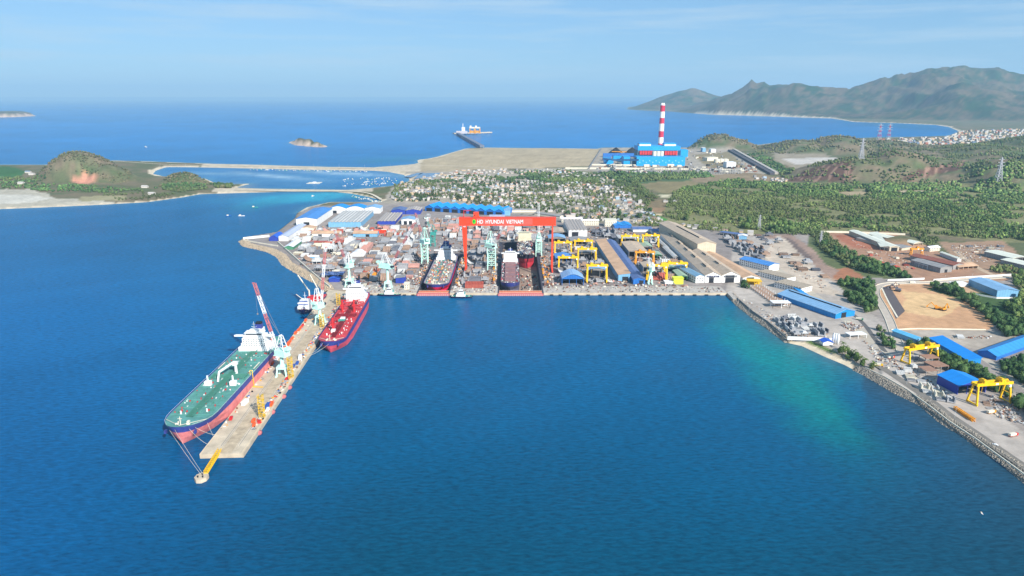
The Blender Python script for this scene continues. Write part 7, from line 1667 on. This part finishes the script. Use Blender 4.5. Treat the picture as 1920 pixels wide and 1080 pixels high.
for n_, (x_, y_) in enumerate(hs):
    q = int(rg.integers(0, 7)); wi = int(rg.choice(4, p=[.5, .28, .16, .06])); ri = int(rg.choice(5, p=[.40, .34, .18, .05, .03])); ro = road_dir(x_, y_) + (math.pi/2 if rg.random() < .4 else 0) + rg.normal() * .12; s_ = rg.uniform(.8, 1.2)
    if n_ < 300:
        k = (q, wi); k2 = ('r', q, ri)
        if k not in HC_D: o = HM[q][0].build('house', HW[wi]); HC_D[k] = o.data
        else: o = bpy.data.objects.new('house', HC_D[k]); COL.link(o)
        if k2 not in HC_D: f_ = HM[q][1].build('roof', HR[ri]); HC_D[k2] = f_.data
        else: f_ = bpy.data.objects.new('roof', HC_D[k2]); COL.link(f_)
        f_.parent = o; o.location = (x_, y_, GZ); o.rotation_euler.z = ro; o.scale = (s_, s_, s_)
        side = 'at the village left edge' if x_ < -60 else ('in the village middle' if x_ < 120 else 'at the village right edge')
        tag(o, '%s %s house with %s %s' % (DESC[q], WC[wi], RC[ri], side), 'house', '%s %s houses with %s %s' % (DESC[q], WC[wi], RC[ri], side))
    else:
        for key, mb in ((('w', wi), HM[q][0]), (('r', ri), HM[q][1])):
            dst = stuffV.setdefault(key, MB()); c, sn = math.cos(ro) * s_, math.sin(ro) * s_; dst.add([(x_ + a*c - b*sn, y_ + a*sn + b*c, GZ + z_*s_) for a, b, z_ in mb.v], mb.f)
allm = MB(); mats_ = []
for key, mb in stuffV.items():
    mats_.append(HW[key[1]] if key[0] == 'w' else HR[key[1]]); allm.add(mb.v, mb.f, len(mats_) - 1)
tag(allm.build('distant_village', mats_), kind='stuff')
# far coastal town
ft = MB()
for _ in range(1500):
    u, v = rg.uniform(1640, 2050), rg.uniform(243, 272)
    if not in_poly(u, v, [(1640,262),(1700,259),(1780,257),(1800,246),(1850,243),(2050,242),(2050,262),(1860,268),(1700,274)]) or rg.random() < .3: continue
    g_ = G(u, v, 8); w, d, h = rg.uniform(8, 22), rg.uniform(8, 22), rg.uniform(5, 14)
    z_ = 7.0; ft.box(g_.x-w/2, g_.x+w/2, g_.y-d/2, g_.y+d/2, z_-2, z_+h, int(rg.choice(4, p=[.55,.25,.12,.08])))
tag(ft.build('distant_coastal_town', [HW[0], HW[1], HR[3], HR[4]]), kind='stuff')
# small white structures on the peninsula
for (u, v, lb) in ((53,324,'blue roofed hut on the peninsula road'),(60,328,'white hut on the peninsula road'),(40,345,'small white hut among bushes on the peninsula'),(272,352,'pale hut right of the peninsula hill'),(285,365,'low white hut near the peninsula shore')):
    k = ('pen', u); o = HM[1][0].build('house', HW[0]); f_ = HM[1][1].build('roof', HR[4] if u == 53 else HR[1]); f_.parent = o; g_ = P(u, v); o.location = g_; o.scale = (1.6, 1.6, 1.5); tag(o, lb, 'house')
# ------------------------------------------------------------------ rock armour on the sea walls
def rocks(name, pts, n, w, smin, smax, mat, zoff=0.0):
    ps = [G(u, v, 0) for u, v in pts]; L_ = [(b - a).length for a, b in zip(ps[:-1], ps[1:])]; T_ = sum(L_); Vs = []; Fs = []; k = 0; bv = np.array([(x, y, z) for x in (-1, 1) for y in (-1, 1) for z in (-1, 1)], float); bf = np.array([(0,1,3,2),(4,6,7,5),(0,4,5,1),(2,3,7,6),(0,2,6,4),(1,5,7,3)])
    for _ in range(n):
        q = rg.uniform(0, T_); i = 0
        while q > L_[i] and i < len(L_) - 1: q -= L_[i]; i += 1
        d = (ps[i+1] - ps[i]).normalized(); nrm = Vector((-d.y, d.x, 0)); o_ = rg.uniform(-1.2, w); p = ps[i] + d * q + nrm * o_; s_ = rg.uniform(smin, smax); z_ = max(-.3, min(3.5, o_ * .42)) + zoff
        A = rg.normal(size=(3, 3)); Q_, _r = np.linalg.qr(A); Vs.append((bv * (1 + rg.uniform(-.35, .35, (8, 3)))) @ Q_ * s_ * np.array([1, 1, .8]) + np.array([p.x, p.y, z_])); Fs.append(bf + k); k += 8
    o = npmesh(name, np.concatenate(Vs), np.concatenate(Fs), mat); tag(o, kind='stuff')
RM = M('armour_rock', (178,160,136), .95, .4, .5); RM2 = M('shore_rock', (150,142,130), .95, .45, .5)
rocks('rock_armour', [(606,548),(600,537),(560,515),(530,497),(520,482),(500,472),(456,462),(448,453)][::-1], 4200, 16, .5, 1.3, RM)
rocks('rock_armour', [(1473,642),(1436,614),(1420,603),(1387,577),(1374,565),(1364,554)][::-1], 2400, 9, .5, 1.2, RM2)
rocks('shore_stones', [(1600,694),(1619,703),(1675,736),(1727,761),(1764,793),(1800,815),(1847,848),(1875,867),(1920,905),(2000,960)], 5600, 11, .25, .8, RM2)
print('veg done', time.time() - T0)
# ------------------------------------------------------------------ tell look-alikes of one group apart by their order
ONES = ['', 'first','second','third','fourth','fifth','sixth','seventh','eighth','ninth','tenth','eleventh','twelfth','thirteenth','fourteenth','fifteenth','sixteenth','seventeenth','eighteenth','nineteenth','twentieth']
TENS = {2: 'twenty', 3: 'thirty', 4: 'forty', 5: 'fifty', 6: 'sixty', 7: 'seventy'}; TH = {2: 'twentieth', 3: 'thirtieth', 4: 'fortieth', 5: 'fiftieth', 6: 'sixtieth', 7: 'seventieth'}
def ordw(n): return ONES[n] if n <= 20 else (TH[n // 10] if n % 10 == 0 else TENS[n // 10] + '-' + ONES[n % 10])
bpy.context.view_layer.update(); GRP = {}
for o in bpy.data.objects:
    if o.parent is None and 'label' in o.keys(): GRP.setdefault(o['label'], []).append(o)
for lb, os_ in GRP.items():
    if len(os_) < 2 or len(os_) > 79: continue
    os_.sort(key=lambda o: UV(o.location.x, o.location.y, o.location.z)[0])
    for i, o in enumerate(os_): o['label'] = lb + (', left one' if i == 0 else ', right one') if len(os_) == 2 else lb + ', ' + ordw(i + 1) + ' from left'
print('objects', len(bpy.data.objects), time.time() - T0)
for o in bpy.data.objects:
    if o.parent is None and len(o.get('label', '').split()) > 16: print('LONG', o['label'])
